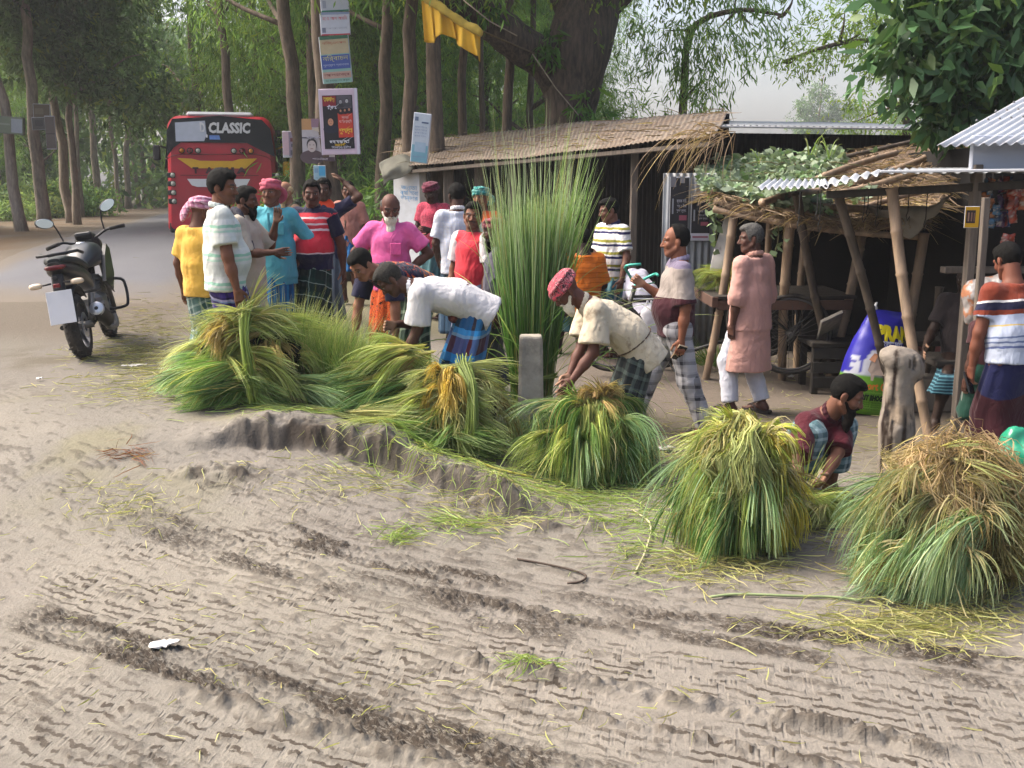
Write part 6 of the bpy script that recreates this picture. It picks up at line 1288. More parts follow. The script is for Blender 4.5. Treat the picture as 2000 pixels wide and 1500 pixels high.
# ------------------------------------------------------------------ motorcycle
def motorcycle(label, x, y, yaw, lean, group=None, z=None):
    root = thing('motorcycle', label, 'motorcycle', (x, y, float(G(x, y)) if z is None else z), group=group); root.rotation_euler = Matrix.Rotation(yaw, 3, 'Z').to_4x4().to_euler() if not lean else (Matrix.Rotation(yaw, 3, 'Z')@Matrix.Rotation(-lean, 3, 'Y')).to_euler()
    BK = M('gloss_black', '#14161a', .28, .1, 5, spec=.5, dirt='#4d463f', dirt_amt=.18); GR = M('engine_grey', '#6c6a68', .45, .2, 10, metal=.5); TK = M('tank_paint', '#2a2d31', .3, .1)
    def wheel(yc, w, name, r=.30, sd=0):
        mb = MB(); Mw = np.array(Matrix.Rotation(R(90), 3, 'Y')); rr = r-w/2; 
        prof = [(rr+w/2*math.cos(a)*1.0, w/2*math.sin(a)) for a in np.linspace(-2.2, 2.2, 15)]; mb.lathe(prof, (0, yc, r), Mw, 40)
        for k in range(36):
            a = k*2*math.pi/36; c = np.array((0, yc+(r+.001)*math.cos(a), r+(r+.001)*math.sin(a))); tn = np.array((0, -math.sin(a), math.cos(a)))
            for sx in (-1, 1): plank(mb, c+np.array((sx*.008, 0, 0)), c+np.array((sx*w*.42, 0, 0))+tn*.03-np.array((0, math.cos(a), math.sin(a)))*w*.12, .006, .012, (0, math.cos(a), math.sin(a)))
        ty = mb.build(name, RUB, root, True, 40)
        mb = MB(); mb.lathe([(rr-.035, -w*.42), (rr-.02, -w*.44), (rr-.012, -w*.2), (rr-.012, w*.2), (rr-.02, w*.44), (rr-.035, w*.42), (rr-.035, -w*.42)], (0, yc, r), Mw, 36); mb.lathe([(.001, -.06), (.035, -.06), (.035, .06), (.001, .06)], (0, yc, r), Mw, 14)
        for k in range(6):
            a = k*math.pi/3+.3; plank(mb, (0, yc+.03*math.cos(a), r+.03*math.sin(a)), (0, yc+(rr-.03)*math.cos(a), r+(rr-.03)*math.sin(a)), .022, .03, (1, 0, 0))
        mb.build('rim', M('alloy', '#55565c', .4, .1, 6, metal=.6), ty, True, 40)
        mb = MB(); mb.lathe([(.06, .066), (.115, .066), (.115, .070), (.06, .070)], (0, yc, r), Mw, 24); mb.build('brake_disc', CHROME, ty, True, 40)
        return ty
    wheel(-.66, .125, 'rear_wheel'); fw = wheel(.66, .095, 'front_wheel')
    mb = MB(); mb.tube([(0, -.1, .34), (0, .25, .36), (0, .42, .78), (0, .48, .86)], .035, 8); mb.tube([(0, .45, .82), (0, -.1, .76), (0, -.7, .80)], .03, 8)
    for sx in (-1, 1): mb.tube([(sx*.12, -.05, .36), (sx*.13, -.66, .30)], (.028, .022), 8)
    mb.build('frame', BLK, root, True, 40)
    mb = MB(); mb.box((0, .08, .40), (.26, .34, .26), bev=.05); mb.box((0, .2, .58), (.2, .2, .2), rotm('X', -25), bev=.03)
    for q in range(5): mb.box((0, .22, .50+.035*q), (.23, .22, .012), rotm('X', -25))
    mb.lathe([(.001, -.15), (.085, -.15), (.09, -.12), (.09, .12), (.085, .15), (.001, .15)], (0, -.02, .36), np.array(Matrix.Rotation(R(90), 3, 'Y')), 20); mb.build('engine', GR, root, True, 35)
    def ell(y, z, w, h, n=18, sq=.75): a = np.arange(n)*2*math.pi/n; return np.stack([w*np.sign(np.cos(a))*np.abs(np.cos(a))**sq, np.full(n, y), z+h*np.sign(np.sin(a))*np.abs(np.sin(a))**sq], 1)
    mb = MB(); mb.loft([ell(-.12, .80, .075, .05), ell(-.02, .84, .12, .085), ell(.12, .88, .155, .12), ell(.28, .88, .165, .125), ell(.40, .86, .13, .11), ell(.48, .84, .07, .07)]); tk_ = mb.build('fuel_tank', TK, root, True, 40)
    mb = MB(); mb.lathe([(.001, .012), (.04, .01), (.045, 0)], (0, .2, 1.0), seg=16); mb.build('fuel_cap', CHROME, tk_, True)
    for sx in (-1, 1): mb = MB(); mb.prism([(.02, .62), (.30, .52), (.48, .66), (.52, .90), (.40, .96), (.22, .86)], .035, np.array(((0, 1, 0), (1, 0, 0), (0, 0, 1.))), (sx*.175, 0, 0)); mb.build('tank_shroud', BK, root)
    mb = MB(); mb.loft([ell(-.98, .90, .05, .025), ell(-.86, .90, .11, .04), ell(-.62, .875, .13, .045), ell(-.50, .85, .135, .045), ell(-.34, .80, .14, .04), ell(-.14, .80, .10, .04), ell(-.05, .84, .06, .03)]); mb.build('seat', M('seat_vinyl', '#1d2224', .5, .15, 12, .2, 50), root, True, 40)
    mb = MB(); mb.loft([ell(-1.02, .86, .05, .035), ell(-.95, .84, .085, .06), ell(-.8, .82, .12, .07), ell(-.5, .76, .13, .08), ell(-.25, .68, .13, .09), ell(-.1, .62, .10, .06)]); tail = mb.build('tail_cowl', BK, root, True, 40)
    mb = MB(); mb.loft([ell(-1.035, .85, .06, .018), ell(-1.0, .85, .085, .024), ell(-.94, .85, .09, .02)]); mb.build('tail_lamp', M('dark_red_lens', '#5a1218', .25), tail, True)
    mb = MB(); mb.tube([(-.13, -.42, .93), (-.15, -.7, .96), (-.12, -.98, .96), (0, -1.04, .96), (.12, -.98, .96), (.15, -.7, .96), (.13, -.42, .93)], .014, 8); mb.build('grab_rail', BLK, root, True)
    mb = MB(); pts = [(0, -.66+.37*math.cos(a), .30+.37*math.sin(a)) for a in np.linspace(R(40), R(160), 10)]; mb.loft([[np.array(p)+np.array((sx, 0, 0))+q for sx, q in ((-.07, -np.array((0, 0, .02))), (-.05, 0), (.05, 0), (.07, -np.array((0, 0, .02))))] for p in pts], cap=False, closed=False); f_ = mb.build('rear_mudguard', BLK, root, True); solid(f_, .008)
    mb = MB(); mb.box((0, -.985, .70), (.10, .05, .20), rotm('X', -18), bev=.015); mb.lathe([(.001, .012), (.022, .01), (.024, 0)], (0, -1.05, .76), np.array(Matrix.Rotation(R(90), 3, 'X')), 12); mb.build('plate_bracket', BLK, root)
    mb = MB(); mb.box((0, -1.055, .70), (.06, .02, .035), bev=.006); mb.build('plate_lamp', RLN, root)
    mb = MB(); mb.box((-.0, -1.075, .515), (.215, .006, .285), rotm('X', -12), bev=.003); mb.build('number_plate', M('blank_plate', '#c4c4c8', .5, .03), root)
    for sx in (-1, 1):
        mb = MB(); mb.tube([(sx*.05, -1.02, .72), (sx*.13, -1.03, .715)], .009, 6); mb.build('indicator_stalk', BLK, root, True); mb = MB(); mb.loft([ell(-1.075, .715, .03, .015), ell(-1.05, .715, .055, .026), ell(-1.01, .715, .04, .02)]); o = mb.build('indicator', M('clear_indicator', '#c9b7a0', .25), root, True); o.location.x = sx*.17
    # exhaust on the right
    mb = MB(); mb.tube(curve_pts([(.06, .38, .42), (.12, .42, .25), (.16, .2, .17), (.17, -.2, .20), (.19, -.34, .26)], 14), .024, 10); mb.build('exhaust_pipe', GR, root, True)
    mb = MB(); d = unit((.0, -.6, .24)); c = np.array((.21, -.36, .28)); mb.tube([c, c+d*.05, c+d*.34, c+d*.42], (.045, .072, .072, .066), 20, flat=((1, 0, 0), .85)); mf = mb.build('silencer', BLK, root, True, 40)
    mb = MB(); mb.lathe([(.018, -.01), (.018, .006), (.05, .004), (.062, -.004), (.066, -.03)], c+d*.425, align(d), 22); mb.build('silencer_cap', CHROME, mf, True, 40)
    # fork, bars, mirrors, lamp
    for sx in (-1, 1): mb = MB(); mb.tube([(sx*.085, .66, .30), (sx*.085, .50, .80), (sx*.085, .45, .93)], (.026, .024, .022), 10); mb.build('fork_leg', GR, root, True)
    mb = MB(); pts = [(0, .66+.34*math.cos(a), .30+.34*math.sin(a)) for a in np.linspace(R(30), R(165), 10)]; mb.loft([[np.array(p)+np.array((sx, 0, 0))+q for sx, q in ((-.065, -np.array((0, 0, .03))), (-.045, 0), (.045, 0), (.065, -np.array((0, 0, .03))))] for p in pts], cap=False, closed=False); solid(mb.build('front_mudguard', TK, root, True), .008)
    mb = MB(); mb.tube(curve_pts([(-.36, .30, 1.05), (-.22, .36, 1.06), (-.12, .43, 1.02), (0, .45, 1.0), (.12, .43, 1.02), (.22, .36, 1.06), (.36, .30, 1.05)], 18), .012, 8); bars = mb.build('handlebar', BLK, root, True)
    for sx in (-1, 1):
        mb = MB(); mb.tube([(sx*.25, .35, 1.06), (sx*.38, .29, 1.05)], .019, 10); mb.build('grip', RUB, bars, True); mb = MB(); mb.tube([(sx*.20, .39, 1.055), (sx*.24, .43, 1.05), (sx*.37, .37, 1.04)], .008, 6); mb.build('lever', CHROME, bars, True)
        mb = MB(); mb.tube(curve_pts([(sx*.20, .37, 1.07), (sx*.21, .38, 1.16), (sx*.23, .36, 1.24), (sx*.25, .35, 1.26)], 10), .008, 6); mi = mb.build('mirror', BLK, bars, True)
        c = np.array((sx*.305, .345, 1.28)); mb = MB(); a = np.arange(16)*2*math.pi/16; ring = lambda k, yo: np.stack([c[0]+.085*k*np.cos(a), np.full(16, c[1]+yo), c[2]+.052*k*np.sin(a)+.02*sx*np.cos(a)], 1); mb.loft([ring(.95, -.004), ring(1, .012), ring(.7, .035), ring(.2, .045)]); mb.build('mirror_shell', BLK, mi, True, 40); mb = MB(); mb.loft([ring(.88, -.0065), ring(.86, -.0075)]); mb.build('mirror_glass', M('mirror_glass', '#dfe4e6', .04, .02, metal=1.0), mi)
    pv_ = Vector((0, .45, .95)); bars.matrix_local = Matrix.Translation(pv_)@Matrix.Rotation(R(22), 4, 'Z')@Matrix.Rotation(R(-9), 4, 'Y')@Matrix.Translation(-pv_)
    mb = MB(); mb.loft([ell(.42, 1.02, .07, .05), ell(.50, 1.0, .11, .09), ell(.60, .94, .12, .10), ell(.68, .90, .08, .07)]); mb.build('headlamp_cowl', BK, root, True, 40)
    mb = MB(); mb.box((0, .40, 1.06), (.16, .05, .08), rotm('X', 30), bev=.015); mb.build('gauge', BLK, root)
    mb = MB(); mb.tube(curve_pts([(.05, .40, .62), (.25, .40, .60), (.29, .38, .52), (.29, .34, .38), (.25, .32, .33), (.05, .30, .32)], 20), .015, 8); mb.build('crash_guard', BLK, root, True)
    mb = MB(); mb.tube(curve_pts([(-.05, .40, .62), (-.25, .40, .60), (-.29, .38, .52), (-.29, .34, .38), (-.25, .32, .33), (-.05, .30, .32)], 20), .015, 8); mb.build('crash_guard', BLK, root, True)
    mb = MB(); mb.tube([(-.1, -.08, .26), (-.24, -.16, .02)], .012, 6); mb.box((-.25, -.16, .012), (.06, .05, .012)); mb.build('side_stand', BLK, root, True)
    for sx in (-1, 1):
        for P_ in ([(sx*.13, -.12, .33), (sx*.24, -.13, .33)], [(sx*.15, -.42, .42), (sx*.22, -.44, .43)]): mb = MB(); mb.tube(P_, .0125, 8); mb.build('foot_peg', RUB, root, True)
    mb = MB(); mb.tube([(.02, -.66, .30), (.14, -.66, .30)], .035, 10); mb.tube([(.13, -.45, .55), (.13, -.62, .33)], .028, 10); mb.build('shock_absorber', GR, root, True)
    return root
bp = gpt(166, 700); byw = -math.atan2(.15, 1.0)
yawb = R(11); fwd = np.array((-math.sin(yawb), math.cos(yawb)))
m1 = motorcycle('black motorcycle with a blank white plate parked on the muddy verge, leaning on its stand', bp[0]+fwd[0]*.66, bp[1]+fwd[1]*.66, yawb, R(8))
m2 = copy_tree(m1); m2['label'] = 'dark motorcycle mostly hidden behind the teal kurta man, in front of the bus'; m2.location = on(px_x(500, 430, 11.9), 11.9); m2.rotation_euler = (0, 0, R(20))
# ------------------------------------------------------------------ cargo tricycle with a plank bed
tri = thing('cargo_tricycle', 'pedal cargo tricycle with a plank bed behind and a green handlebar', 'tricycle', on(1.75, 10.3))
def ti(px, py, Y): return inv(tri, W(px, py, Y))
FR = M('tricycle_black', '#1a1b1e', .4, .2, 8, dirt='#4a443c', dirt_amt=.3); SIL = M('silver_stripe', '#a7a9ad', .4)
def spoked(c, r, ax, name, w=.022):
    A = align(ax); mb = MB(); a = np.linspace(0, 2*math.pi, 41); P = [np.array(c)+A@np.array((r*math.cos(t), r*math.sin(t), 0)) for t in a]; mb.tube(P, w, 8, cap=False); ty = mb.build(name, RUB, tri, True)
    mb = MB(); mb.tube([np.array(c)+A@np.array(((r-.03)*math.cos(t), (r-.03)*math.sin(t), 0)) for t in a], .012, 6, cap=False); mb.build('rim', GR_ if (GR_ := M('rim_steel', '#4a4848', .7, .1)) else None, ty, True)
    mb = MB()
    for k in range(28): t = k*2*math.pi/28; mb.tube([np.array(c)+A@np.array((.025*math.cos(t+.8), .025*math.sin(t+.8), .02*(-1)**k)), np.array(c)+A@np.array(((r-.03)*math.cos(t), (r-.03)*math.sin(t), 0))], .0022, 4)
    mb.tube([np.array(c)-A[:, 2]*.05, np.array(c)+A[:, 2]*.05], .025, 10); mb.build('spokes', M('spoke_steel', '#3c3a38', .7), ty)
head = ti(1233, 585, 10.0); crown_ = ti(1222, 620, 9.95); bb = ti(1300, 700, 10.1); seat_t = ti(1330, 585, 10.3)
ax_f = ti(1192, 700, 9.85); ax_f[2] = .36
spoked(ax_f, .33, (.25, 1, 0), 'front_wheel')
mb = MB()
for dy in (-.05, .05): mb.tube([crown_+np.array((0, dy, .02)), (crown_+ax_f)/2+np.array((.02, dy*1.2, .02)), ax_f+np.array((0, dy*1.3, 0))], .017, 8)
mb.tube([crown_+np.array((0, -.06, .02)), crown_+np.array((0, .06, .02))], .02, 8); mb.build('fork', FR, tri, True)
mb = MB(); mb.tube([crown_+np.array((.01, 0, .03)), head+np.array((.03, 0, .12))], .022, 10)
for o1 in (.03, -.015): mb.tube([head+np.array((.0, 0, o1)), seat_t+np.array((0, 0, o1))], .016, 8)
for o1 in (.0, .045): mb.tube([crown_+np.array((.02, 0, .06-o1)), bb+np.array((0, 0, .05-o1))], .017, 8)
mb.tube([seat_t+np.array((0, 0, .2)), bb], .016, 8); mb.build('frame', FR, tri, True)
mb = MB()
for o1 in (.0125,): mb.tube([head+np.array((.03, -.02, o1-.006)), seat_t+np.array((-.02, -.02, o1-.006))], .008, 6)
mb.build('frame_stripe', SIL, tri, True)
mb = MB(); hb = head+np.array((.04, 0, .16)); mb.tube(curve_pts([ti(1252, 516, 9.85), ti(1222, 520, 9.9), ti(1228, 535, 10.0), hb, ti(1262, 543, 10.05), ti(1280, 535, 10.0), ti(1285, 538, 9.85)], 20), .014, 8); mb.tube([hb, head+np.array((.03, 0, .08))], .014, 8); mb.tube([ti(1238, 560, 9.9), ti(1278, 552, 10.0)], .008, 6); hbo = mb.build('handlebar', M('green_chrome', '#3e9c8c', .3, .2, 20, metal=.3), tri, True)
bed0, bed1 = ti(1372, 575, 10.2), ti(1600, 590, 10.9); mb = MB()
for q in range(7): t = (q+.5)/7; y0 = -.55+1.1*t; plank(mb, (bed0[0], bed0[1]+y0, bed0[2]+.02), (bed1[0], bed0[1]+y0+.05, bed0[2]+.02), .14, .03, (0, 0, 1))
mb.build('plank_bed', WOOD_D, tri)
mb = MB()
for dy in (-.5, .5): plank(mb, (bed0[0]+.05, bed0[1]+dy, bed0[2]-.05), (bed1[0]-.05, bed0[1]+dy, bed0[2]-.05), .06, .09, (0, 0, 1))
plank(mb, (bed0[0]+.02, bed0[1]-.55, bed0[2]-.02), (bed0[0]+.02, bed0[1]+.55, bed0[2]-.02), .06, .10, (0, 0, 1)); mb.build('bed_beam', M('red_wood', '#4d372d', .8, .2, 4, .2, 60), tri)
axr = ti(1508, 660, 10.35); axr[2] = .40
for dy, nm in ((-.42, 'rear_wheel'), (.42, 'rear_wheel')): spoked((axr[0], bed0[1]+dy*1.25, .40), .37, (0.1, 1, 0), nm)
mb = MB(); mb.tube([(axr[0], bed0[1]-.55, .40), (axr[0], bed0[1]+.55, .40)], .02, 8)
for dx in (-.3, .3):
    for dy in (-.45, .45): mb.tube([(axr[0], bed0[1]+dy, .42), (axr[0]+dx, bed0[1]+dy, bed0[2]-.08)], .014, 6)
mb.tube([bb, (axr[0], bed0[1], .42)], .02, 8); mb.build('undercarriage', FR, tri, True)
mb = MB(); mb.lathe([(.001, -.02), (.09, -.02), (.095, 0), (.09, .02), (.001, .02)], bb, np.array(Matrix.Rotation(R(90), 3, 'X')), 24); mb.tube([bb, bb+np.array((.1, -.06, -.14)), bb+np.array((.1, -.14, -.14))], .01, 6); mb.build('crank', FR, tri, True)
mb = MB(); mb.loft([[(x+sx, y, z) for sx, y, z in ((-.12, 0, .0), (-.04, -.08, .02), (.10, -.10, .03), (.13, 0, .04), (.10, .10, .03), (-.04, .08, .02))] for x, z in ((0, 0),)]+[[(sx*.9, y*.9, z+.03) for sx, y, z in ((-.12, 0, .0), (-.04, -.08, .02), (.10, -.10, .03), (.13, 0, .04), (.10, .10, .03), (-.04, .08, .02))]]); so_ = mb.build('saddle', BLK, tri, True, 40); so_.location = seat_t+np.array((0, 0, .2))
bag = thing('carrier_bag', 'white cloth bag hanging from the tricycle frame', 'bag', W(1268, 590, 9.9)); b0 = np.array(bag.location)
f = Field(.012); c = W(1270, 640, 9.9)-b0; f.cone(c+np.array((0, 0, .13)), c-np.array((0, 0, .15)), .09, .12, .02, M3=np.eye(3), sc=(1.05, .45, 1)); V, F = f.mesh(); V = V+.012*np.stack([fbm(V+i*3, 9., 3) for i in range(3)], 1); link('sack_body', npmesh('sack_body', V, F), M('white_bag', '#b5b4b9', .7, .1, 5, .3, 14), bag)
for dx in (-.05, .05): mb = MB(); mb.tube(curve_pts([c+np.array((dx-.02, 0, .12)), np.array((dx*.3, 0, .02)), c+np.array((dx+.03, 0, .12))], 8), .006, 6); mb.build('strap', MATS['white_bag'], bag, True)
# ------------------------------------------------------------------ feed sack
fs = thing('feed_sack', 'full blue, white and green printed feed sack standing in front of the stall', 'sack', on(px_x(1690, 810, 8.75), 8.75)); o_ = np.array(fs.location)
Ws = 118/ppm(W(1690, 720, 8.75)); Hs = 205/ppm(W(1690, 720, 8.75))
def sackr(t, a):
    w = Ws*np.interp(t, [0, .05, .2, .5, .72, .86, .95, 1.0], [.40, .50, .535, .50, .42, .35, .31, .30]); d = Ws*np.interp(t, [0, .05, .2, .5, .75, .92, 1.0], [.26, .33, .36, .33, .24, .12, .04])
    c_, s_ = np.cos(a), np.sin(a); return w*np.sign(c_)*np.abs(c_)**.8, d*np.sign(s_)*np.abs(s_)**.8
nt, na = 46, 64; T, A = np.meshgrid(np.linspace(0, 1, nt), np.arange(na)*2*math.pi/na, indexing='ij'); X, Yy = sackr(T, A); Z = T*Hs+.06*X*np.clip(T-.9, 0, 1)*10*.3
V = np.stack([X+.06*T*T, Yy, Z], -1).reshape(-1, 3); wr = fbm(V*np.array((1, 1, 1.6)), 7., 3)*.016*(.5+1.6*ss(.6, 1, T.ravel())); V = V*np.array((1, 1, 1))+np.stack([0*wr, np.sign(V[:, 1])*wr, wr*.5], 1)
q = np.arange(nt*na).reshape(nt, na); qn = np.roll(q, -1, 1); F = np.stack([q[:-1], qn[:-1], qn[1:], q[1:]], -1).reshape(-1, 4)
tt = T.ravel(); cc = np.zeros((len(V), 3)); blue = np.array(hexc('#2a259c')); grn = np.array(hexc('#6aa02a')); wh = np.array(hexc('#c2c4cf'))
u_ = V[:, 0]/Ws
cc[:] = blue; dg = .50+.5*u_+.10; wm = (tt < .62) & (tt >= .36) & (np.abs(u_) > .0); cc[(tt < .70+.9*(np.minimum(u_, 0)+.12)) & (u_ < -.05) & (np.hypot((u_+.40)/.16, (tt-.50)/.16) > .0) & (u_ < -.36)] = wh; cc[tt < .36] = grn
ca = np.hypot((u_-.02)/.33, (tt-.44)/.20) < 1; cc[ca & (tt > .34)] = wh; cc[(np.abs(tt-.36) < .03) & (u_ < .40)] = np.where((tt[(np.abs(tt-.36) < .03) & (u_ < .40)] > .36)[:, None], wh, grn)
for (uu, t2, r_) in ((-.40, .52, .05), (-.42, .45, .045), (-.36, .48, .03)): cc[np.hypot((u_-uu)/1.0, (tt-t2)*1.6) < r_] = wh
cc[(Yy.ravel() > 0) & (tt >= .36)] = blue
sk = link('sack_body', npmesh('sack_body', V, F, cc), Mcol('sack_print', .42, .25, 18., .45, .10, 10), fs); 
def front_y(x, z):
    t = np.clip(z/Hs, 0, 1); w, d = np.interp(t, [0, .05, .2, .5, .72, .86, .95, 1.0], [.40, .50, .535, .50, .42, .35, .31, .30])*Ws, np.interp(t, [0, .05, .2, .5, .75, .92, 1.0], [.26, .33, .36, .33, .24, .12, .04])*Ws
    c_ = np.clip(np.abs((x-.06*t*t)/w), 0, .98)**1.25; return -d*np.power(np.sqrt(1-c_*c_), .8)-.028
def stext(s, u, t, w, size, c, name, **kw):
    mb = MB(); add_text(mb, s, size, XZ, (u*Ws, 0, t*Hs), w*Ws, hexc(c), **kw); V = mb.V[0]; V[:, 1] = front_y(V[:, 0], V[:, 2]); mb.V[0] = V; return mb.build(name, PRINT, sk)
stext('PRAN', .16, .775, .58, .17, '#d8c71e', 'lettering', bold=.012); stext('ব্রয়লার ফিড', .10, .675, .42, .08, '#c9cbe6', 'lettering', bold=.003)
stext('Export Quality', -.02, .275, .84, .09, '#c8722e', 'lettering', bold=.003); stext('AMRIT BHOG AGRO PVT', .02, .165, .86, .06, '#122a10', 'lettering', bold=.005)
for t_, w_ in ((.235, .66), (.205, .5), (.125, .8), (.105, .78), (.085, .8), (.06, .7)): stext('agro feed quality net weight 50 kg'[:30], .0, t_, w_, .022, '#2f5a18', 'lettering')
mb = MB(); co = [(-.22, .50), (-.25, .42), (-.20, .39), (-.19, .33), (-.15, .33), (-.14, .385), (.08, .385), (.10, .33), (.14, .33), (.15, .40), (.22, .46), (.20, .55), (.10, .60), (-.05, .575), (-.16, .585)]
mb.raw([(u*Ws, front_y(u*Ws, t*Hs)-.003, t*Hs) for u, t in co], [tuple(range(len(co)))], hexc('#b9a596')); mb.build('cow_print', PRINT, sk)
mb = MB(); mb.raw([(u*Ws, front_y(u*Ws, t*Hs)-.006, t*Hs) for u, t in ((-.25, .52), (-.17, .585), (-.10, .58), (-.16, .50))], [(0, 1, 2, 3)], hexc('#c08a6a')); mb.build('cow_patch', PRINT, sk)
mb = MB(); mb.tube(curve_pts([(-.2*Ws+.06, 0, Hs*.985), (-.23*Ws+.06, -.01, Hs*1.03), (-.2*Ws+.06, 0, Hs*1.06)], 6), (.012, .018, .014, .012, .01, .006), 8); mb.build('sack_ear', WHT, sk, True); fs.rotation_euler = (R(-4), R(7), R(6))
# ------------------------------------------------------------------ driftwood post, concrete post
sp = gpt(1748, 925); stp = thing('wooden_post', 'old weathered stump post with a knobbed top, in front of the sack', 'post', sp); f = Field(.016)
def sq(px, py, dy=0): return W(px, py, sp[1]+dy)-sp
f.cone(sq(1750, 945), sq(1752, 830), .135, .105, .05).cone(sq(1752, 840), sq(1757, 720), .108, .095, .05).ell(sq(1760, 702), (.150, .115, .085), rotm('Y', 14), .05).ell(sq(1784, 722), (.070, .09, .09), k=.04).ell(sq(1745, 645), (.30, .3, .085), rotm('Y', 8), .02, 'cut')
f.cone(sq(1765, 890, -.05), sq(1785, 935, -.02), .05, .07, .05).ell(sq(1762, 880, -.14), (.028, .05, .045), k=.02, op='cut').ell(sq(1757, 838, -.1), (.03, .03, .02), k=.02)
f.ell(sq(1787, 712, -.10), (.016, .05, .06), k=.015, op='cut').ell(sq(1752, 782, -.12), (.010, .05, .16), rotm('Y', -4), .02, 'cut').ell(sq(1735, 860, -.12), (.009, .05, .2), rotm('Y', 5), .02, 'cut')
V, F = f.mesh(); N = vnormals(V, F); V = V+N*(.016*fbm(V*np.array((1, 1, .22)), 16., 4)+.006*fbm(V, 30., 2))[:, None]
wc = np.array(hexc('#857c72'))*(1+.30*fbm(V*np.array((1, 1, .18)), 18., 4))[:, None]*1.0; wc = wc*.9; wc = wc+(np.array(hexc('#a08a70'))-wc)*(ss(.0, .4, fbm(V, 5., 2))*.5)[:, None]; wc = wc+(np.array(hexc('#4a423b'))-wc)*(1.3*ss(.05, .4, fbm(V*np.array((1, 1, .12))+4, 24., 3)))[:, None]
link('stump', npmesh('stump', V, F, np.clip(wc, .01, 1)), Mcol('driftwood', .85, .5, 60., .2, .25, 12), stp)
Yp = 7.9; pw = 46/ppm(W(1037, 700, Yp)); tp_ = W(1037, 655, Yp); g = float(G(tp_[0], Yp)); cp = thing('concrete_post', 'short square concrete marker post between the middle piles', 'post', (tp_[0], Yp, g)); mb = MB(); h = tp_[2]-g
mb.loft([[(x*k*pw/2, y*k*pw/2, z) for x, y in ((-1, -.75), (-.75, -1), (.75, -1), (1, -.75), (1, .75), (.75, 1), (-.75, 1), (-1, .75))] for z, k in ((-.1, 1.12), (.1, 1.1), (h-.05, .98), (h-.012, .94), (h, .86))]); mb.build('shaft', M('old_concrete', '#a19a8d', .95, .22, 6, .7, 40, dirt='#57524a', dirt_amt=.7), cp, True, 25)
# ------------------------------------------------------------------ boards, posters and banner on the trees
def tboard(label, px0, py0, px1, py1, Y, cells, texts, rot=0, yaw=0, t=.02, frame=None, group='posters on the tree trunks', cat='poster', name='poster'):
    a = W(px0, py1, Y); b = W(px1, py0, Y); w = b[0]-a[0]; h = b[2]-a[2]; o = thing(name, label, cat, ((a[0]+b[0])/2, Y, a[2]), group=group)
    bd_, f, y = panel(o, w, h, cells, t, frame or M('poster_back', '#a9aab4', .7, .1), name='board')
    for s_, x, z, sz, ww, c in texts: add_text(f, s_, sz*h, XZ, ((x-.5)*w, y-.003, z*h), ww*w, hexc(c))
    f.build('print', PRINT, bd_); o.rotation_euler = (0, R(rot), R(yaw)); return o
Yt = 16.8
tboard('pale blank-looking printed sheet topmost in the poster column', 627, -40, 681, 23, Yt, [(.02, .98, .03, .99, '#a7adba'), (.02, .98, .0, .05, '#2f6d5a'), (.08, .2, .12, .35, '#8a90a0')], [('আপনার', .5, .7, .12, .6, '#98a0b4')], -3)
tboard('white sheet with red lettering, second from the top of the poster column', 627, 24, 684, 69, Yt-.03, [(.02, .98, .0, .99, '#b3b8c6'), (.02, .98, .9, 1, '#7d8aa8'), (.02, .98, .0, .06, '#a83a44'), (.06, .18, .12, .34, '#6c7488')], [('মোঃ আল আমিন', .5, .72, .2, .82, '#b8606a'), ('সকলকে জানাই', .55, .3, .1, .7, '#8f97ac')], -2)
tboard('beige and blue banded poster, third in the poster column', 631, 70, 687, 162, Yt-.05, [(.02, .98, .0, 1, '#7fa39a'), (.03, .97, .62, .93, '#a89c80'), (.03, .97, .30, .60, '#3b4f92'), (.03, .97, .10, .24, '#ab8f84'), (.03, .97, .93, 1, '#37604c')], [('বিজ্ঞাপন', .5, .85, .07, .8, '#a0604c'), ('নির্বাচন', .5, .52, .13, .85, '#b3b27c'), ('শুভেচ্ছা স্বাগতম', .5, .38, .06, .85, '#a9b3cc'), ('আলহাজ্ব', .5, .17, .08, .85, '#6b2d30'), ('যোগাযোগ করুন', .5, .05, .05, .8, '#315a50')], -4)
def face(f, w, h, cx_, cz_, r, y, skin='#a5765a', hair='#1a1518', coat='#1d2032'):
    a = np.arange(16)*2*math.pi/16
    f.raw([(cx_*w+1.9*r*math.cos(t), y, cz_*h-1.7*r+1.1*r*max(-.9, math.sin(t))) for t in a], [tuple(range(16))[::1]], hexc(coat))
    f.raw([(cx_*w+.80*r*math.cos(t), y-.002, cz_*h+.22*r+.98*r*math.sin(t)) for t in a], [tuple(range(16))], hexc(hair)); f.raw([(cx_*w+.68*r*math.cos(t), y-.004, cz_*h+.88*r*math.sin(t)-.05*r) for t in a], [tuple(range(16))], hexc(skin))
    for sx in (-1, 1): f.raw([(cx_*w+sx*.28*r+dx*r, y-.0055, cz_*h+dz*r) for dx, dz in ((-.12, .12), (.12, .12), (.12, .2), (-.12, .2))], [(0, 1, 2, 3)], hexc(hair))
    f.raw([(cx_*w+dx*r, y-.0055, cz_*h-.42*r+dz*r) for dx, dz in ((-.22, -.05), (.22, -.05), (.22, .04), (-.22, .04))], [(0, 1, 2, 3)], hexc('#6d3a35'))
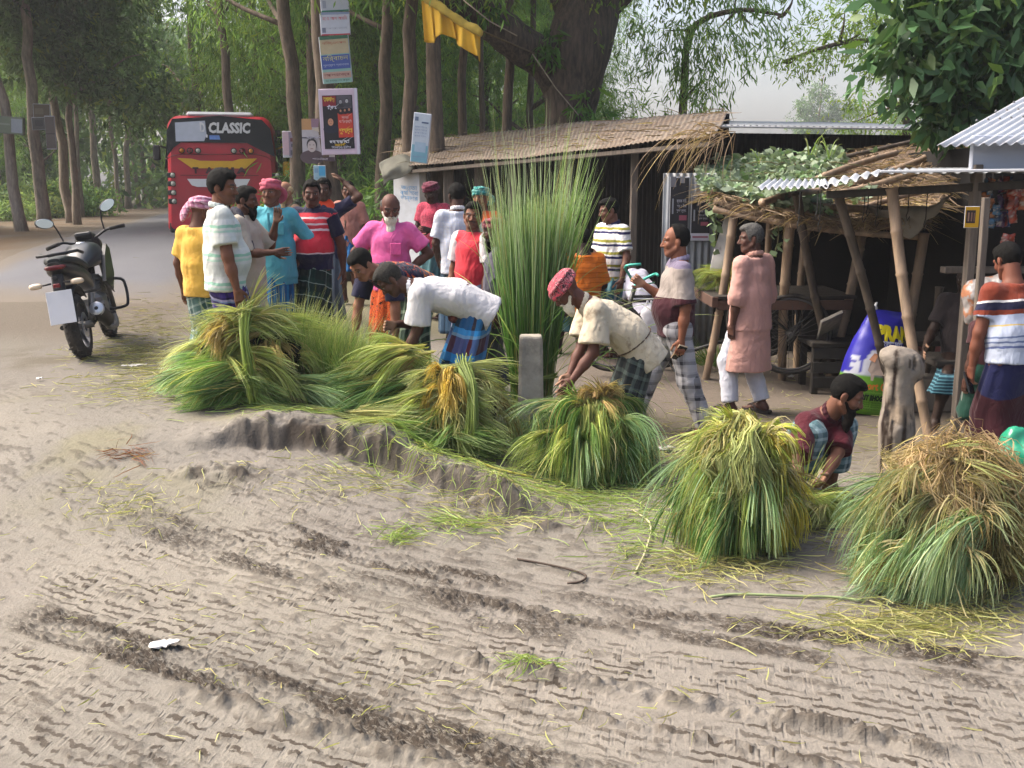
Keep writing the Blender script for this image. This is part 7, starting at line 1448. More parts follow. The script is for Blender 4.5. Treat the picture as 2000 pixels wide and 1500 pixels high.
def poster2(label, px0, py0, px1, py1, Y, frame, cells, faces, texts, rot=0, yaw=0, polys=()):
    a = W(px0, py1, Y); b = W(px1, py0, Y); w = b[0]-a[0]; h = b[2]-a[2]; o = thing('poster', label, 'poster', ((a[0]+b[0])/2, Y, a[2]), group='posters on the tree trunks'); bd_, f, y = panel(o, w, h, cells, .03, frame, name='board')
    for pts, c in polys: f.raw([((x-.5)*w, y-.001, z*h) for x, z in pts], [tuple(range(len(pts)))], hexc(c))
    for (x, z, r, sk_, hr, ct) in faces: face(f, w, h, x-.5, z, r*w, y-.003, sk_, hr, ct)
    for s_, x, z, sz, ww, c in texts: add_text(f, s_, sz*h, XZ, ((x-.5)*w, y-.010, z*h), ww*w, hexc(c), bold=.004)
    f.build('print', PRINT, bd_); o.rotation_euler = (0, R(rot), R(yaw)); return o
poster2('large framed black, red and orange portrait poster at the foot of the poster column', 629, 173, 701, 302, Yt-.08, M('mauve_frame', '#b9a8b8', .7, .06),
        [(.0, .03, .0, 1, '#c2b8c6'), (.09, .86, .09, .90, '#14131c'), (.10, .44, .74, .89, '#7d1f2a'), (.46, .84, .70, .89, '#4a4650'), (.47, .85, .26, .63, '#b83a2c'), (.92, .99, .0, 1, '#c0bccb')],
        [(.28, .50, .105, '#b98568', '#17131a', '#15182c'), (.56, .80, .055, '#8d8d92', '#1d1d22', '#2c2c33'), (.72, .81, .055, '#a5a5aa', '#26262b', '#3a3a42'), (.55, .665, .035, '#b07a5e', '#15131a', '#2a1a22'), (.66, .67, .035, '#b07a5e', '#15131a', '#2a1a22'), (.77, .68, .038, '#b07a5e', '#15131a', '#2a1a22')],
        [('মহান', .22, .84, .075, .2, '#c9b13a'), ('বিজয়', .34, .83, .07, .16, '#c9a03a'), ('নির্বাচনে', .33, .715, .06, .36, '#c9c9d6'), ('সকলের', .66, .56, .04, .3, '#d49a94'), ('দোয়া প্রার্থী', .66, .50, .04, .32, '#d49a94'), ('শুভেচ্ছা', .66, .36, .085, .34, '#e0b43a'), ('আহমদ হোসেন', .48, .195, .055, .62, '#d6d6de'), ('সভাপতি', .48, .145, .045, .28, '#c9a52c'), ('ইউনিয়ন পরিষদ', .52, .11, .03, .5, '#a9a9b8')], -1.5)
poster2('faded white portrait poster half hidden behind the big framed one', 592, 232, 652, 315, Yt+.22, M('faded_white', '#a5a3a4', .8, .1), [(.0, 1, .0, 1, '#a3a1a6'), (.0, .32, .74, 1, '#a58058'), (.3, 1, .80, 1, '#80687a'), (.0, .7, .54, .57, '#454552'), (.0, 1, .0, .10, '#4b3e4c')],
        [(.30, .36, .20, '#a8a09f', '#2c2a30', '#4d4046')], [('সমাজ সেবক', .36, .555, .05, .6, '#b9b9c6'), ('সালাম', .55, .05, .05, .5, '#a9a3ae')], 0, 0, [([(.3, .75), (1, .92), (1, .6), (.85, .6)], '#b3ab9c')])
tboard('narrow strip of small pictures behind the dark trunk, beside the bus', 553, 256, 582, 308, 20.4, [(.02, .4, .1, .98, '#b39ba6'), (.4, .98, .05, .98, '#7f7486'), (.5, .95, .6, .74, '#5a2c30'), (.55, .9, .4, .52, '#3a3a50'), (.5, .9, .1, .28, '#4a4a58')], [])
tboard('small pale blue notice below the faded portrait poster', 613, 323, 636, 352, Yt+.1, [(.02, .98, .02, .98, '#86a5b4'), (.45, .95, .3, .95, '#3f8fb8'), (.1, .4, .5, .8, '#6f8ea8')], [('নোটিশ', .5, .15, .14, .6, '#5a7f90')])
# boards on the left trunks
Yl = 26.0
o = tboard('long slanting board like an open tray nailed across the leftmost trunk', -6, 228, 48, 262, Yl, [(.02, .98, .05, .95, '#68705f'), (.55, .97, .1, .9, '#8b9198'), (.05, .5, .5, .6, '#7d8478')], [], 5, -12, .10, M('mossy_board', '#5f655a', .8, .2), 'boards on the roadside trunks', 'board', 'sign_board')
tboard('brownish square board, upper one on the second trunk', 66, 203, 97, 232, 28.4, [(.03, .97, .03, .97, '#6d6152'), (.1, .6, .3, .7, '#7b7060')], [], 2, 0, .04, None, 'boards on the roadside trunks', 'board', 'sign_board')
tboard('weathered grey board, lower left one on the second trunk', 64, 229, 93, 254, 28.3, [(.03, .97, .03, .97, '#5b5a58'), (.2, .7, .3, .8, '#4c4a4c')], [], -1, 0, .04, None, 'boards on the roadside trunks', 'board', 'sign_board')
tboard('pinkish grey tall board, right one on the second trunk', 92, 226, 106, 292, 28.2, [(.03, .97, .03, .97, '#6f6560'), (.03, .97, .45, .48, '#4a4442')], [], 0, 0, .04, None, 'boards on the roadside trunks', 'board', 'sign_board')
tboard('small reddish board on a far pale trunk near the bend', 295, 303, 302, 329, 66, [(.03, .97, .03, .97, '#8d6d6a')], [], 0, 0, .04, None, 'boards on the roadside trunks', 'board', 'sign_board')
# yellow banner on a slanting rope
bn = thing('yellow_banner', 'yellow cloth banner hanging from the huge left limb of the great tree', 'banner', W(830, 0, 15.6)); b0 = np.array(bn.location)
r0, r1 = W(822, -12, 15.6), W(938, 62, 15.2); n, m = 60, 16; V = []
for j in range(m):
    for i in range(n):
        u = i/(n-1); v = j/(m-1); p = r0*(1-u)+r1*u; drop = np.interp(u, [0, .12, .35, .6, .8, 1], [.66, .62, .38, .36, .42, .40]); fold = .05*math.sin(u*34)*(.35+.65*v)+.03*math.sin(u*13+1)+.02*math.sin(u*71)*v
        V.append(p-b0+np.array((.05*v*math.sin(u*17)+.04*v, fold, -drop*v)))
q = np.arange(n*m).reshape(m, n); F = np.stack([q[:-1, :-1], q[:-1, 1:], q[1:, 1:], q[1:, :-1]], -1).reshape(-1, 4); o = link('cloth', npmesh('cloth', V, F), M('yellow_cloth', '#c49a2a', .8, .1, 4, .1, 30), bn); solid(o, .004)
mb = MB(); mb.tube([W(760, -60, 15.7)-b0, r0-b0, r1-b0+np.array((0, 0, .02)), W(1045, 105, 17)-b0], .012, 5); mb.build('rope', M('rope', '#5a4c30', .9), bn, True)
f = Field(.02); P = [r0-b0+(r1-r0)*t+np.array((0, -.02, -.02)) for t in np.linspace(.05, 1, 12)]
for a, b in zip(P[:-1], P[1:]): f.cone(a, b, .06, .055, .03, sc=(1, .6, .9))
V, F = f.mesh(); V = V+.03*np.stack([fbm(V+i*5, 5., 3) for i in range(3)], 1); link('rolled_hem', npmesh('rolled_hem', V, F), M('olive_yellow', '#8f7a2c', .85, .15, 8, .3, 20), bn)
for a_, b_, Y0, Y1, lab in (((1010, 70), (905, 0), 15.3, 15, 'thin rope slanting from the banner towards the tree fork'), ((1040, 105), (1130, 225), 17.5, 17.2, 'thin rope slanting down from the fork of the great tree')):
    mb = MB(); a, b = W(*a_, Y0), W(*b_, Y1); mb.tube([a, (a+b)/2-np.array((0, 0, .05)), b], .010, 5); tag(mb.build('rope', M('pale_rope', '#857a66', .9), None, True), lab, 'rope')
# ------------------------------------------------------------------ clutter by the stalls
def board(label, a, b, w, t, mat, name='plank', cat='plank', up=(0, -1, .2), group=None): mb = MB(); plank(mb, a, b, w, t, up); o = mb.build(name, mat); return tag(o, label, cat, group)
board('grey wide plank leaning beside the big wheel', W(1625, 618, 9.35), np.append(gpt(1598, 728)[:2], .02), .22, .03, M('grey_plank', '#77726b', .85, .2, 3, .3, 60, stretch=(6, 6, 1)), up=(0, -1, .1))
bx_ = thing('wooden_bench', 'dark wooden bench box in the stall behind the feed sack', 'bench', on(px_x(1670, 680, 9.7), 9.75)); mb = MB(); mb.box((0, 0, .48), (.95, .5, .05), bev=.01); mb.build('seat', WOOD_D, bx_); mb = MB()
for z in (.12, .26, .40): mb.box((0, -.22, z), (.9, .03, .11), bev=.006)
mb.build('front_boards', M('dark_boards', '#2a2725', .8, .2, 4, .2, 40), bx_)
for sx in (-1, 1):
    for sy in (-1, 1): mb = MB(); mb.box((sx*.42, sy*.2, .23), (.06, .06, .46)); mb.build('leg', WOOD_D, bx_)
f = Field(.016); a = np.append(gpt(1815, 745)[:2], 0); s0 = thing('stone_slab', 'grey stone slab leaning in the shop entrance', 'slab', a); mb = MB(); mb.prism([(-.10, 0), (.12, .02), (.22, .40), (.16, .46), (.02, .44)], .10, rotm('X', -12)); mb.build('slab', M('grey_stone', '#6f6a62', .95, .2, 6, .6, 30), s0, True, 30)
mt = gpt(1868, 772); V = []; n = 26
for j in range(n):
    for i in range(n): u, v = i/(n-1)-.5, j/(n-1)-.5; V.append((mt[0]+.42*u, mt[1]+.4+.5*v, .33+.05*fbm(np.array([[u*3, v*3, 0.]]), 2., 3)[0]+.03))
q = np.arange(n*n).reshape(n, n); o = link('folded_cloth', npmesh('folded_cloth', V, np.stack([q[:-1, :-1], q[:-1, 1:], q[1:, 1:], q[1:, :-1]], -1).reshape(-1, 4)), M('dusty_rose_cloth', '#7a4a44', .9, .2, 6, .4, 14)); solid(o, .02); tag(o, 'crumpled dusty pink cloth on the plinth of the shop', 'cloth')
Yq = 7.35; q0 = W(1907, 400, Yq); po = thing('shop_post', 'thin squared wooden post with a small pale plate at the shop front', 'post', (W(1893, 840, Yq)[0], Yq, 0)); mb = MB(); mb.box((0, 0, 0), (.05, .05, 1.85)); 
mb = MB(); plank(mb, (0, 0, 0), np.array((W(1908, 600, Yq)[0], Yq, W(1908, 400, Yq)[2]+.05))-np.array(po.location), .045, .05, (0, 1, 0)); mb.build('shaft', WOOD, po)
c = W(1892, 767, Yq-.06)-np.array(po.location); mb = MB(); mb.box(c, (.10, .012, .125), bev=.012); mb.build('plate', M('pale_plate', '#8d8a84', .7, .1), po)
c = W(1903, 642, Yq-.05)-np.array(po.location); mb = MB(); mb.box(c, (.045, .06, .05), bev=.008); mb.build('bracket', WOOD, po)
yp = poster(1882, 403, 1914, 445, 7.27, 'small yellow packet sign with three dark figures on the shop post', [(.02, .98, .02, .98, '#b48a14'), (.08, .72, .22, .82, '#2b211d'), (.2, .3, .3, .72, '#8a6a5c'), (.4, .5, .3, .72, '#7a5a4e'), (.58, .66, .3, .7, '#6a4c44')], [], 0)
# hanging snack packets
rg = np.random.default_rng(12); pcol = ['#3a6a8a', '#c07a4a', '#8a2f26', '#4a2a55', '#a8432a', '#2f4f74', '#b06a50', '#5f8fa0']
def packet(label, px, py, w, h, c, Y):
    p = W(px, py, Y); n = 9; V = []
    for s_ in (-1, 1):
        for j in range(n):
            for i in range(5): u = i/4-.5; v = j/(n-1)-.5; bul = .018*(1-(2*u)**2)*(1-abs(2*v)**3); V.append((w*u+.004*rg.normal(), s_*bul+.003*rg.normal(), h*v))
    q = np.arange(n*5).reshape(n, 5); F = np.stack([q[:-1, :-1], q[:-1, 1:], q[1:, 1:], q[1:, :-1]], -1).reshape(-1, 4)
    cc = np.tile(hexc(c), (len(V), 1)); cc[(np.abs(np.array(V)[:, 2]) < h*.18)] *= .55; cc[rg.random(len(V)) < .12] = hexc('#a59a90'); F2 = np.concatenate([F, F[:, ::-1]+n*5]); o = link('snack_packet', npmesh('snack_packet', V, F2, cc), Mcol('foil', .3, 0, spec=.6, var=.2)); o.location = p; o.rotation_euler = (rg.normal()*.1, rg.normal()*.15, rg.normal()*.5)
    return tag(o, label, 'packet', 'snack packets hanging in the shop')
for k in range(13): packet('blue and orange foil packet in the hanging strips at the left of the shop', 1925+9*(k % 2)+3*(k//8)*4, 358+(k//2)*13, .055, .075, pcol[(0, 1, 5)[k % 3]], 7.9+.03*(k % 3))
for k in range(9): packet('dark purple and red foil packet hanging in the middle of the shop', 1955+7*(k % 3), 360+(k//3)*34, .06, .12, pcol[(3, 2, 5)[k % 3]], 8.0+.04*(k % 3))
for k in range(7): packet('orange red foil packet hanging at the right of the shop', 1978+8*(k % 3), 370+(k//3)*26, .075, .11, pcol[(4, 2, 6)[k % 3]], 7.95)
for k in range(4): packet('rust coloured foil packet hanging low above the shop rail', 1966+10*(k % 2), 470+18*(k//2), .07, .10, pcol[4], 7.8)
# clear bag of puffed snacks
f = Field(.012); cb = W(1930, 572, 7.5); f.ell((0, 0, 0), (.19, .12, .11), k=.03).ell((-.10, 0, -.12), (.07, .06, .12), k=.05).ell((.08, 0, .05), (.12, .1, .09), k=.05); V, F = f.mesh(); N = vnormals(V, F); V = V+N*(.03*fbm(V*np.array((1.6, 1, .6)), 13., 3))[:, None]
cc = np.tile(hexc('#8f8a88'), (len(V), 1)); mk = fbm(V, 16., 3) > .3; cc[mk] = hexc('#9a6a50'); o = link('snack_bag', npmesh('snack_bag', V, F, cc), Mcol('clear_plastic', .25, .4, 30., .7, .1)); o.location = cb; tag(o, 'big clear plastic bag of snacks hanging beside the striped T-shirt man', 'bag')
f = Field(.012); cb = W(2000, 885, 5.9); f.ell((0, 0, 0), (.17, .14, .13), k=.03).ell((-.06, -.02, .10), (.07, .06, .07), k=.05).ell((.08, 0, -.10), (.16, .13, .10), k=.05); V, F = f.mesh(); N = vnormals(V, F); V = V+N*(.025*fbm(V*np.array((1.4, 1, .7)), 12., 3))[:, None]
o = link('plastic_bag', npmesh('plastic_bag', V, F), M('green_plastic', '#1f7a5c', .25, .2, 5, .2, 20, spec=.6)); o.location = cb; tag(o, 'green plastic bag at the right edge behind the dry pile', 'bag')
# small litter on the mud
def litterp(label, px, py, w, h, c, rot, name='plastic_scrap'):
    p = gpt(px, py); p[2] = float(gz(p[0], p[1]))+.022; n = 10; V = []
    for j in range(n):
        for i in range(n): u, v = i/(n-1)-.5, j/(n-1)-.5; k = math.sqrt(max(0, 1-(2*v)**2)); V.append((w*u*(.3+.7*k), h*v, .012*fbm(np.array([[u*4+px, v*4, 0.]]), 1.5, 2)[0]+.03*max(0, u)**2))
    q = np.arange(n*n).reshape(n, n); o = link(name, npmesh(name, V, np.stack([q[:-1, :-1], q[:-1, 1:], q[1:, 1:], q[1:, :-1]], -1).reshape(-1, 4)), M('scrap_'+c.strip('#'), c, .6, .08)); o.location = p; o.rotation_euler.z = R(rot); solid(o, .002); return tag(o, label, 'scrap')
litterp('white plastic scrap pressed in the tyre tracks at the lower left', 322, 1265, .13, .07, '#b5b2ae', 18); litterp('pale scrap beside the left pile, right of the motorcycle', 262, 718, .22, .08, '#a9a6a2', 10); litterp('white scrap on the trodden ground by the walking man', 1300, 880, .15, .08, '#a3a09c', 0); litterp('white scrap under the tricycle wheel', 1490, 700, .14, .08, '#aaa7a2', 20); litterp('tiny white paper bit at the upper left of the tracks', 78, 1000-255, .05, .04, '#c0bdb8', 0); litterp('white scrap by the foot of the pale bowed pole', 1545, 738, .08, .05, '#a7a4a4', 40); litterp('white bit of paper near the stump', 1640, 860, .09, .04, '#a29e9a', 12)
# ------------------------------------------------------------------ cut grass: sheaves made of single stalks
def grassmat(name, rough=.6, trans=.35):
    t = NT(name); c = t.attr().outputs['Color']; t.set(Base_Color=c, Roughness=rough); t.b.inputs['Specular IOR Level'].default_value = .3
    tr = t.n('BsdfTranslucent', {'Color': t.mix(1.0, c, (1.2, 1.25, .8), 'MULTIPLY')}); mx = t.n('MixShader', {0: trans, 1: t.b.outputs[0], 2: tr.outputs[0]}); t.t.links.new(mx.outputs[0], t.out.inputs[0]); MATS[name] = t.m; return t.m
GRASS = grassmat('grass_blade')
H = hexc
def blades(S, D, L, droop, w, cols, seed, k=6, floor=True, wob=.03, tone=.35, tipw=.25, g2=0.0, lift=.012):
    "n stalks from S along D; cols is a list of colours spaced from the cut end to the tip"
    rg = np.random.default_rng(seed); n = len(S); D = D/(np.linalg.norm(D, axis=1)[:, None]+1e-9); L = np.broadcast_to(np.asarray(L, float), (n,))[:, None, None]; dr = np.broadcast_to(np.asarray(droop, float), (n,))[:, None, None]
    t = np.linspace(0, 1, k)[None, :, None]; side = np.cross(D, rg.normal(size=(n, 3))); side /= np.linalg.norm(side, axis=1)[:, None]+1e-9
    hd = np.clip(dr, 0, 1)*(D[:, None, 2:3] < .75); P = S[:, None]+D[:, None]*L*(t-.62*hd*t*t)+np.array((0, 0, -1.))*dr*L*t**2*(1-g2*t)+side[:, None]*L*wob*(np.sin(t*3+rg.random((n, 1, 1))*6))*rg.normal(size=(n, 1, 1))*t
    if floor:
        zf = gz(np.clip(P[..., 0], -300, 300), np.clip(P[..., 1], -20, 300))+lift+rg.random((n, 1))*.035; P[..., 2] = np.maximum(P[..., 2], zf)
    T = np.gradient(P, axis=1); T /= np.linalg.norm(T, axis=2)[..., None]+1e-9; sd = np.cross(T, np.cross(side, D)[:, None]+.3*rg.normal(size=(n, 1, 3))); sd /= np.linalg.norm(sd, axis=2)[..., None]+1e-9
    ww = (np.broadcast_to(np.asarray(w, float), (n,))*(.6+.8*rg.random(n)))[:, None, None]*np.interp(t, [0, .15, .6, 1], [.8, 1, .8, tipw])*.5
    V = np.stack([P-sd*ww, P+sd*ww], 2).reshape(-1, 3); b = (np.arange(n)*2*k)[:, None, None]+(np.arange(k-1)*2)[None, :, None]; F = (b+np.array([0, 1, 3, 2])).reshape(-1, 4)
    cs = np.array([H(c) if isinstance(c, str) else c for c in cols]); x = np.linspace(0, 1, len(cs)); tt = np.clip(t+rg.normal(size=(n, 1, 1))*.14, 0, 1); C = np.concatenate([np.interp(tt, x, cs[:, i]) for i in range(3)], 2)
    C = C*(1+tone*(rg.random((n, 1, 1))*2-1)); dry = rg.random(n) < .10; C[dry] = C[dry]*.4+np.array(H('#a3935a'))*.6
    return V, F, np.repeat(C, 2, axis=1).reshape(-1, 3)
class Blades:
    def __init__(s): s.V = []; s.F = []; s.C = []; s.n = 0
    def add(s, r): s.V.append(r[0]); s.F.append(r[1]+s.n); s.C.append(r[2]); s.n += len(r[0]); return s
    def build(s, name, parent=None, o=(0, 0, 0), mat=None): return link(name, npmesh(name, np.concatenate(s.V)-np.asarray(o), np.concatenate(s.F), np.concatenate(s.C)), mat or GRASS, parent)
YG = ['#a39a58', '#959a50', '#839048', '#7c8c4a', '#8f9960']; GG = ['#888a4c', '#6d8444', '#5c7a3c', '#647f40', '#82935c']; DG = ['#66703a', '#4f6a34', '#466232', '#4d6c36', '#647d48']
BRN = ['#8a7048', '#93824e', '#7f8644', '#6c8040', '#7d8c50']; DRY = ['#93805c', '#8f8560', '#7d8458', '#72805a', '#84906c']; PALE = ['#8a9058', '#7f9460', '#748f62', '#7e9a70', '#93a884']; YEL_ = ['#9c9562', '#97945e', '#8c925a', '#869058', '#969c6c']
_sid = [1000]
def sheaf(parent, o, c, d, L, rad, n, cols, droop=.3, spread=.25, w=.007, flat=(1, 1, .8), name='sheaf', lenvar=.3, k=6, tone=.35, wob=.03, floor=True):
    "a bunch whose cut ends lie around c and whose tips run along d"
    n = int(n*1.05); w = w*.78; _sid[0] += 1; rg = np.random.default_rng(_sid[0]); d = unit(d); q = rg.normal(size=(n, 3)); q = q/np.linalg.norm(q, axis=1)[:, None]*(rg.random((n, 1))**.4)*rad*np.asarray(flat)
    q = q-np.outer(q@d, d)*.6; K = max(4, n//45); kb = rg.integers(0, K, n); cq = rg.normal(size=(K, 3)); cq = cq/np.linalg.norm(cq, axis=1)[:, None]*rad*rg.random((K, 1))**.5*np.asarray(flat); q = q*.22+cq[kb]*.9
    S = np.asarray(c)+q+np.outer(rg.normal(size=n)*.06*L+(rg.normal(size=K)*.10*L)[kb], d)
    D = d+q/rad*spread*1.1+(rg.normal(size=(K, 3))*spread*.75)[kb]+rg.normal(size=(n, 3))*spread*.17
    dr = droop*(.4+1.2*rg.random(K))[kb]*(.7+.6*rg.random(n)); r = blades(S, D, L*(1-lenvar+2*lenvar*rg.random(n)*.9)*(.8+.35*rg.random(K))[kb], dr, w, cols, _sid[0], k, floor, wob, tone)
    C = r[2]*np.repeat((.82+.75*rg.random(K))[kb], 2*k)[:, None]; b = Blades(); b.add((r[0], r[1], C)); return b.build(name, parent, o)
def heart(parent, o, c, r, col='#4a4a22', M3=None):  # dense inner core, darkened: the shade in the gaps is put into its colour
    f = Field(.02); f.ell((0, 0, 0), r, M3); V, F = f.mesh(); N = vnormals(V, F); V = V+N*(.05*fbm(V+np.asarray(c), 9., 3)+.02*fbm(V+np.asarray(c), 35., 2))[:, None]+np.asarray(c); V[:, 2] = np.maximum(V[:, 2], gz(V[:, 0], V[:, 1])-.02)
    return link('shade_core', npmesh('shade_core', V-np.asarray(o), F, np.tile(H(col), (len(V), 1))), Mcol('core_shade', .9, .8, 60., .1, .5, 30), parent)
def tie(parent, o, P, cols=('#7f8f4a', '#8a9a55', '#75883f'), n=90, r=.022):
    P = curve_pts(P, 12); rg = np.random.default_rng(_sid[0]+5); mb = []; b = Blades()
    for q in range(n):
        off = rg.normal(size=3)*r; V = []; pts = P+off*np.interp(np.linspace(0, 1, 12), [0, .5, 1], [1.6, .6, 1.1])[:, None]; T = np.gradient(pts, axis=0); sd = np.cross(T, rg.normal(size=3)); sd /= np.linalg.norm(sd, axis=1)[:, None]+1e-9; V = np.stack([pts-sd*.003, pts+sd*.003], 1).reshape(-1, 3)
        F = np.array([[2*i, 2*i+1, 2*i+3, 2*i+2] for i in range(11)]); c = np.tile(np.array(H(cols[q % 3]))*(.7+.5*rg.random()), (len(V), 1)); b.add((V, F, c))
    return b.build('tie', parent, o)
def bundle(label, px, py, Y, group='bundles of cut grass for sale'):
    p = W(px, py, Y); p[2] = float(gz(p[0], p[1])); o = thing('grass_bundle', label, 'bundle', p, group=group); return o, np.array(o.location)
# A: the left pile, several sheaves stacked and tied upright
o, q = bundle('big tied yellow-green pile at the left, in front of the polo man', 480, 795, 7.25); c = q+np.array((0, .15, 0))
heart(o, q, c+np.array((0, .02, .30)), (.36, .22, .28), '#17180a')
for i, (dx, dy, z, dv, L, n, cols, dr) in enumerate((
    (.16, -.02, .70, (-1, -.1, .10), .62, 1100, YG, .30), (-.12, .0, .68, (1, -.12, .14), .60, 1000, YG, .26), (.05, -.10, .55, (-1, -.35, .0), .62, 900, BRN, .5), (-.10, -.05, .50, (1, -.25, .0), .60, 900, BRN, .45),
    (.12, -.16, .36, (-1, -.4, .02), .72, 1100, GG, .42), (-.05, -.18, .38, (1, -.3, .0), .62, 900, YG, .5), (.10, -.2, .20, (-1, -.45, .05), .80, 1000, DG, .2), (-.1, -.2, .18, (1, -.35, .04), .6, 800, GG, .2),
    (.0, .2, .62, (-1, .5, .1), .7, 600, YG, .4), (.0, .2, .6, (1, .5, .1), .7, 600, YG, .4), (-.25, -.05, .30, (-1, .05, .05), .62, 700, PALE, .5))):
    sheaf(o, q, c+np.array((dx*.9, dy, z*.80)), np.array(dv)-np.array((0, 0, .10)), L*.64, .13, n, cols, dr*.75, .20, .009)
for dx, z, dv in ((-.03, .50, (-.25, -1, -.05)), (.17, .40, (.35, -1, -.1)), (.02, .24, (-.05, -1, -.05)), (-.12, .55, (-.3, -1, 0)), (.22, .14, (.4, -1, 0))): sheaf(o, q, c+np.array((dx, -.12, z)), dv, .20, .10, 420, ['#7a6a38', '#8f7f48', '#a08a58'], .5, .5, .008, lenvar=.3, k=4)
tie(o, q, [c+np.array((.02, .12, .66)), c+np.array((.03, -.12, .65)), c+np.array((.06, -.33, .48)), c+np.array((.10, -.40, .28)), c+np.array((.12, -.38, .05))])
sheaf(o, q, c+np.array((.0, -.05, .60)), (.85, -.1, .45), .42, .06, 120, YEL_, .25, .35, .011, lenvar=.35); sheaf(o, q, c+np.array((.06, -.05, .62)), (-.5, -.2, .4), .34, .05, 60, YEL_, .3, .5, .011)
# trailing tips at its left and a flat fan at its right
o, q = bundle('pale thin trailing tuft on the ground at the far left of the big pile', 345, 720, 7.75); sheaf(o, q, q+np.array((.25, 0, .38)), (-1, -.25, -.05), .42, .12, 700, ['#8a9358', '#9aa26a', '#a8ac7c', '#b0b08a'], .55, .5, .005)
o, q = bundle('flat grey-green fan of stalks between the left pile and the dark green sheaf', 640, 765, 7.15); sheaf(o, q, q+np.array((-.28, .1, .16)), (1, -.05, .02), .62, .08, 700, PALE, .25, .22, .006)
# B: darker sheaf under the bent man's hands
o, q = bundle('dark green sheaf lying left of the white-shirted worker', 715, 815, 7.15); c = q+np.array((.0, .12, 0)); heart(o, q, c+np.array((.12, .06, .16)), (.30, .22, .24), '#3a4020')
for dx, dy, z, dv, L, n, cols, dr in ((.30, .02, .50, (-1, -.2, -.1), .62, 900, YG, .45), (.25, .0, .42, (-1, -.35, -.35), .62, 900, BRN, .3), (.25, -.1, .28, (-1, -.4, -.25), .66, 1100, DG, .25), (.3, -.1, .16, (-1, -.5, -.1), .6, 900, DG, .2), (.1, .1, .46, (1, -.05, .05), .6, 700, YG, .3), (.2, .2, .48, (-1, .35, .05), .55, 500, YG, .4)): sheaf(o, q, c+np.array((dx, dy, z*.85)), dv, L*.7, .12, n, cols, dr, .22, .009)
o, q = bundle('thin yellow layer of stalks on the mud below the dark green sheaf', 690, 835, 6.85); sheaf(o, q, q+np.array((.3, .1, .06)), (-1, .25, .05), .62, .09, 420, YEL_, .2, .4, .006); sheaf(o, q, q+np.array((.0, .1, .04)), (1, -.4, .02), .5, .09, 300, YEL_, .15, .5, .006)
# C: the middle pile
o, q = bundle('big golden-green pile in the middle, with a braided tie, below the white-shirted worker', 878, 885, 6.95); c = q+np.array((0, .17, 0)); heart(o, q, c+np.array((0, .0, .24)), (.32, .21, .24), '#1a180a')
for dx, dy, z, dv, L, n, cols, dr in ((.12, -.02, .58, (-1, -.15, .10), .58, 1100, YEL_, .32), (-.10, -.02, .56, (1, -.12, .10), .56, 1100, YEL_, .30), (.06, -.12, .44, (-1, -.3, -.02), .58, 900, YG, .4), (-.08, -.12, .42, (1, -.3, .0), .56, 900, YEL_, .42), (.10, -.18, .26, (-1, -.45, -.02), .60, 1000, GG, .35), (-.05, -.18, .26, (1, -.3, -.05), .56, 800, YG, .35), (.05, -.2, .12, (-1, -.5, .05), .62, 800, GG, .1), (-.05, -.2, .1, (1, -.45, .05), .56, 700, GG, .1), (0, .2, .5, (-1, .5, .1), .55, 500, YG, .4), (0, .2, .5, (1, .5, .1), .55, 500, YG, .4)): sheaf(o, q, c+np.array((dx*.8, dy, z*.80)), np.array(dv)-np.array((0, 0, .10)), L*.64, .12, n, cols, dr*.75, .20, .009)
for dx, z, dv, n in ((-.02, .40, (-.1, -1, -.2), 500), (.05, .34, (.1, -1, -.35), 500), (-.08, .26, (-.2, -1, -.35), 400), (.0, .48, (.1, -1, .05), 400)): sheaf(o, q, c+np.array((dx, -.16, z)), dv, .24, .10, n, ['#b09a4c', '#a8904a', '#9a8a48'], .7, .5, .009, k=4)
tie(o, q, [c+np.array((.10, .1, .54)), c+np.array((.11, -.12, .53)), c+np.array((.17, -.30, .42)), c+np.array((.17, -.40, .20)), c+np.array((.16, -.36, .06))])
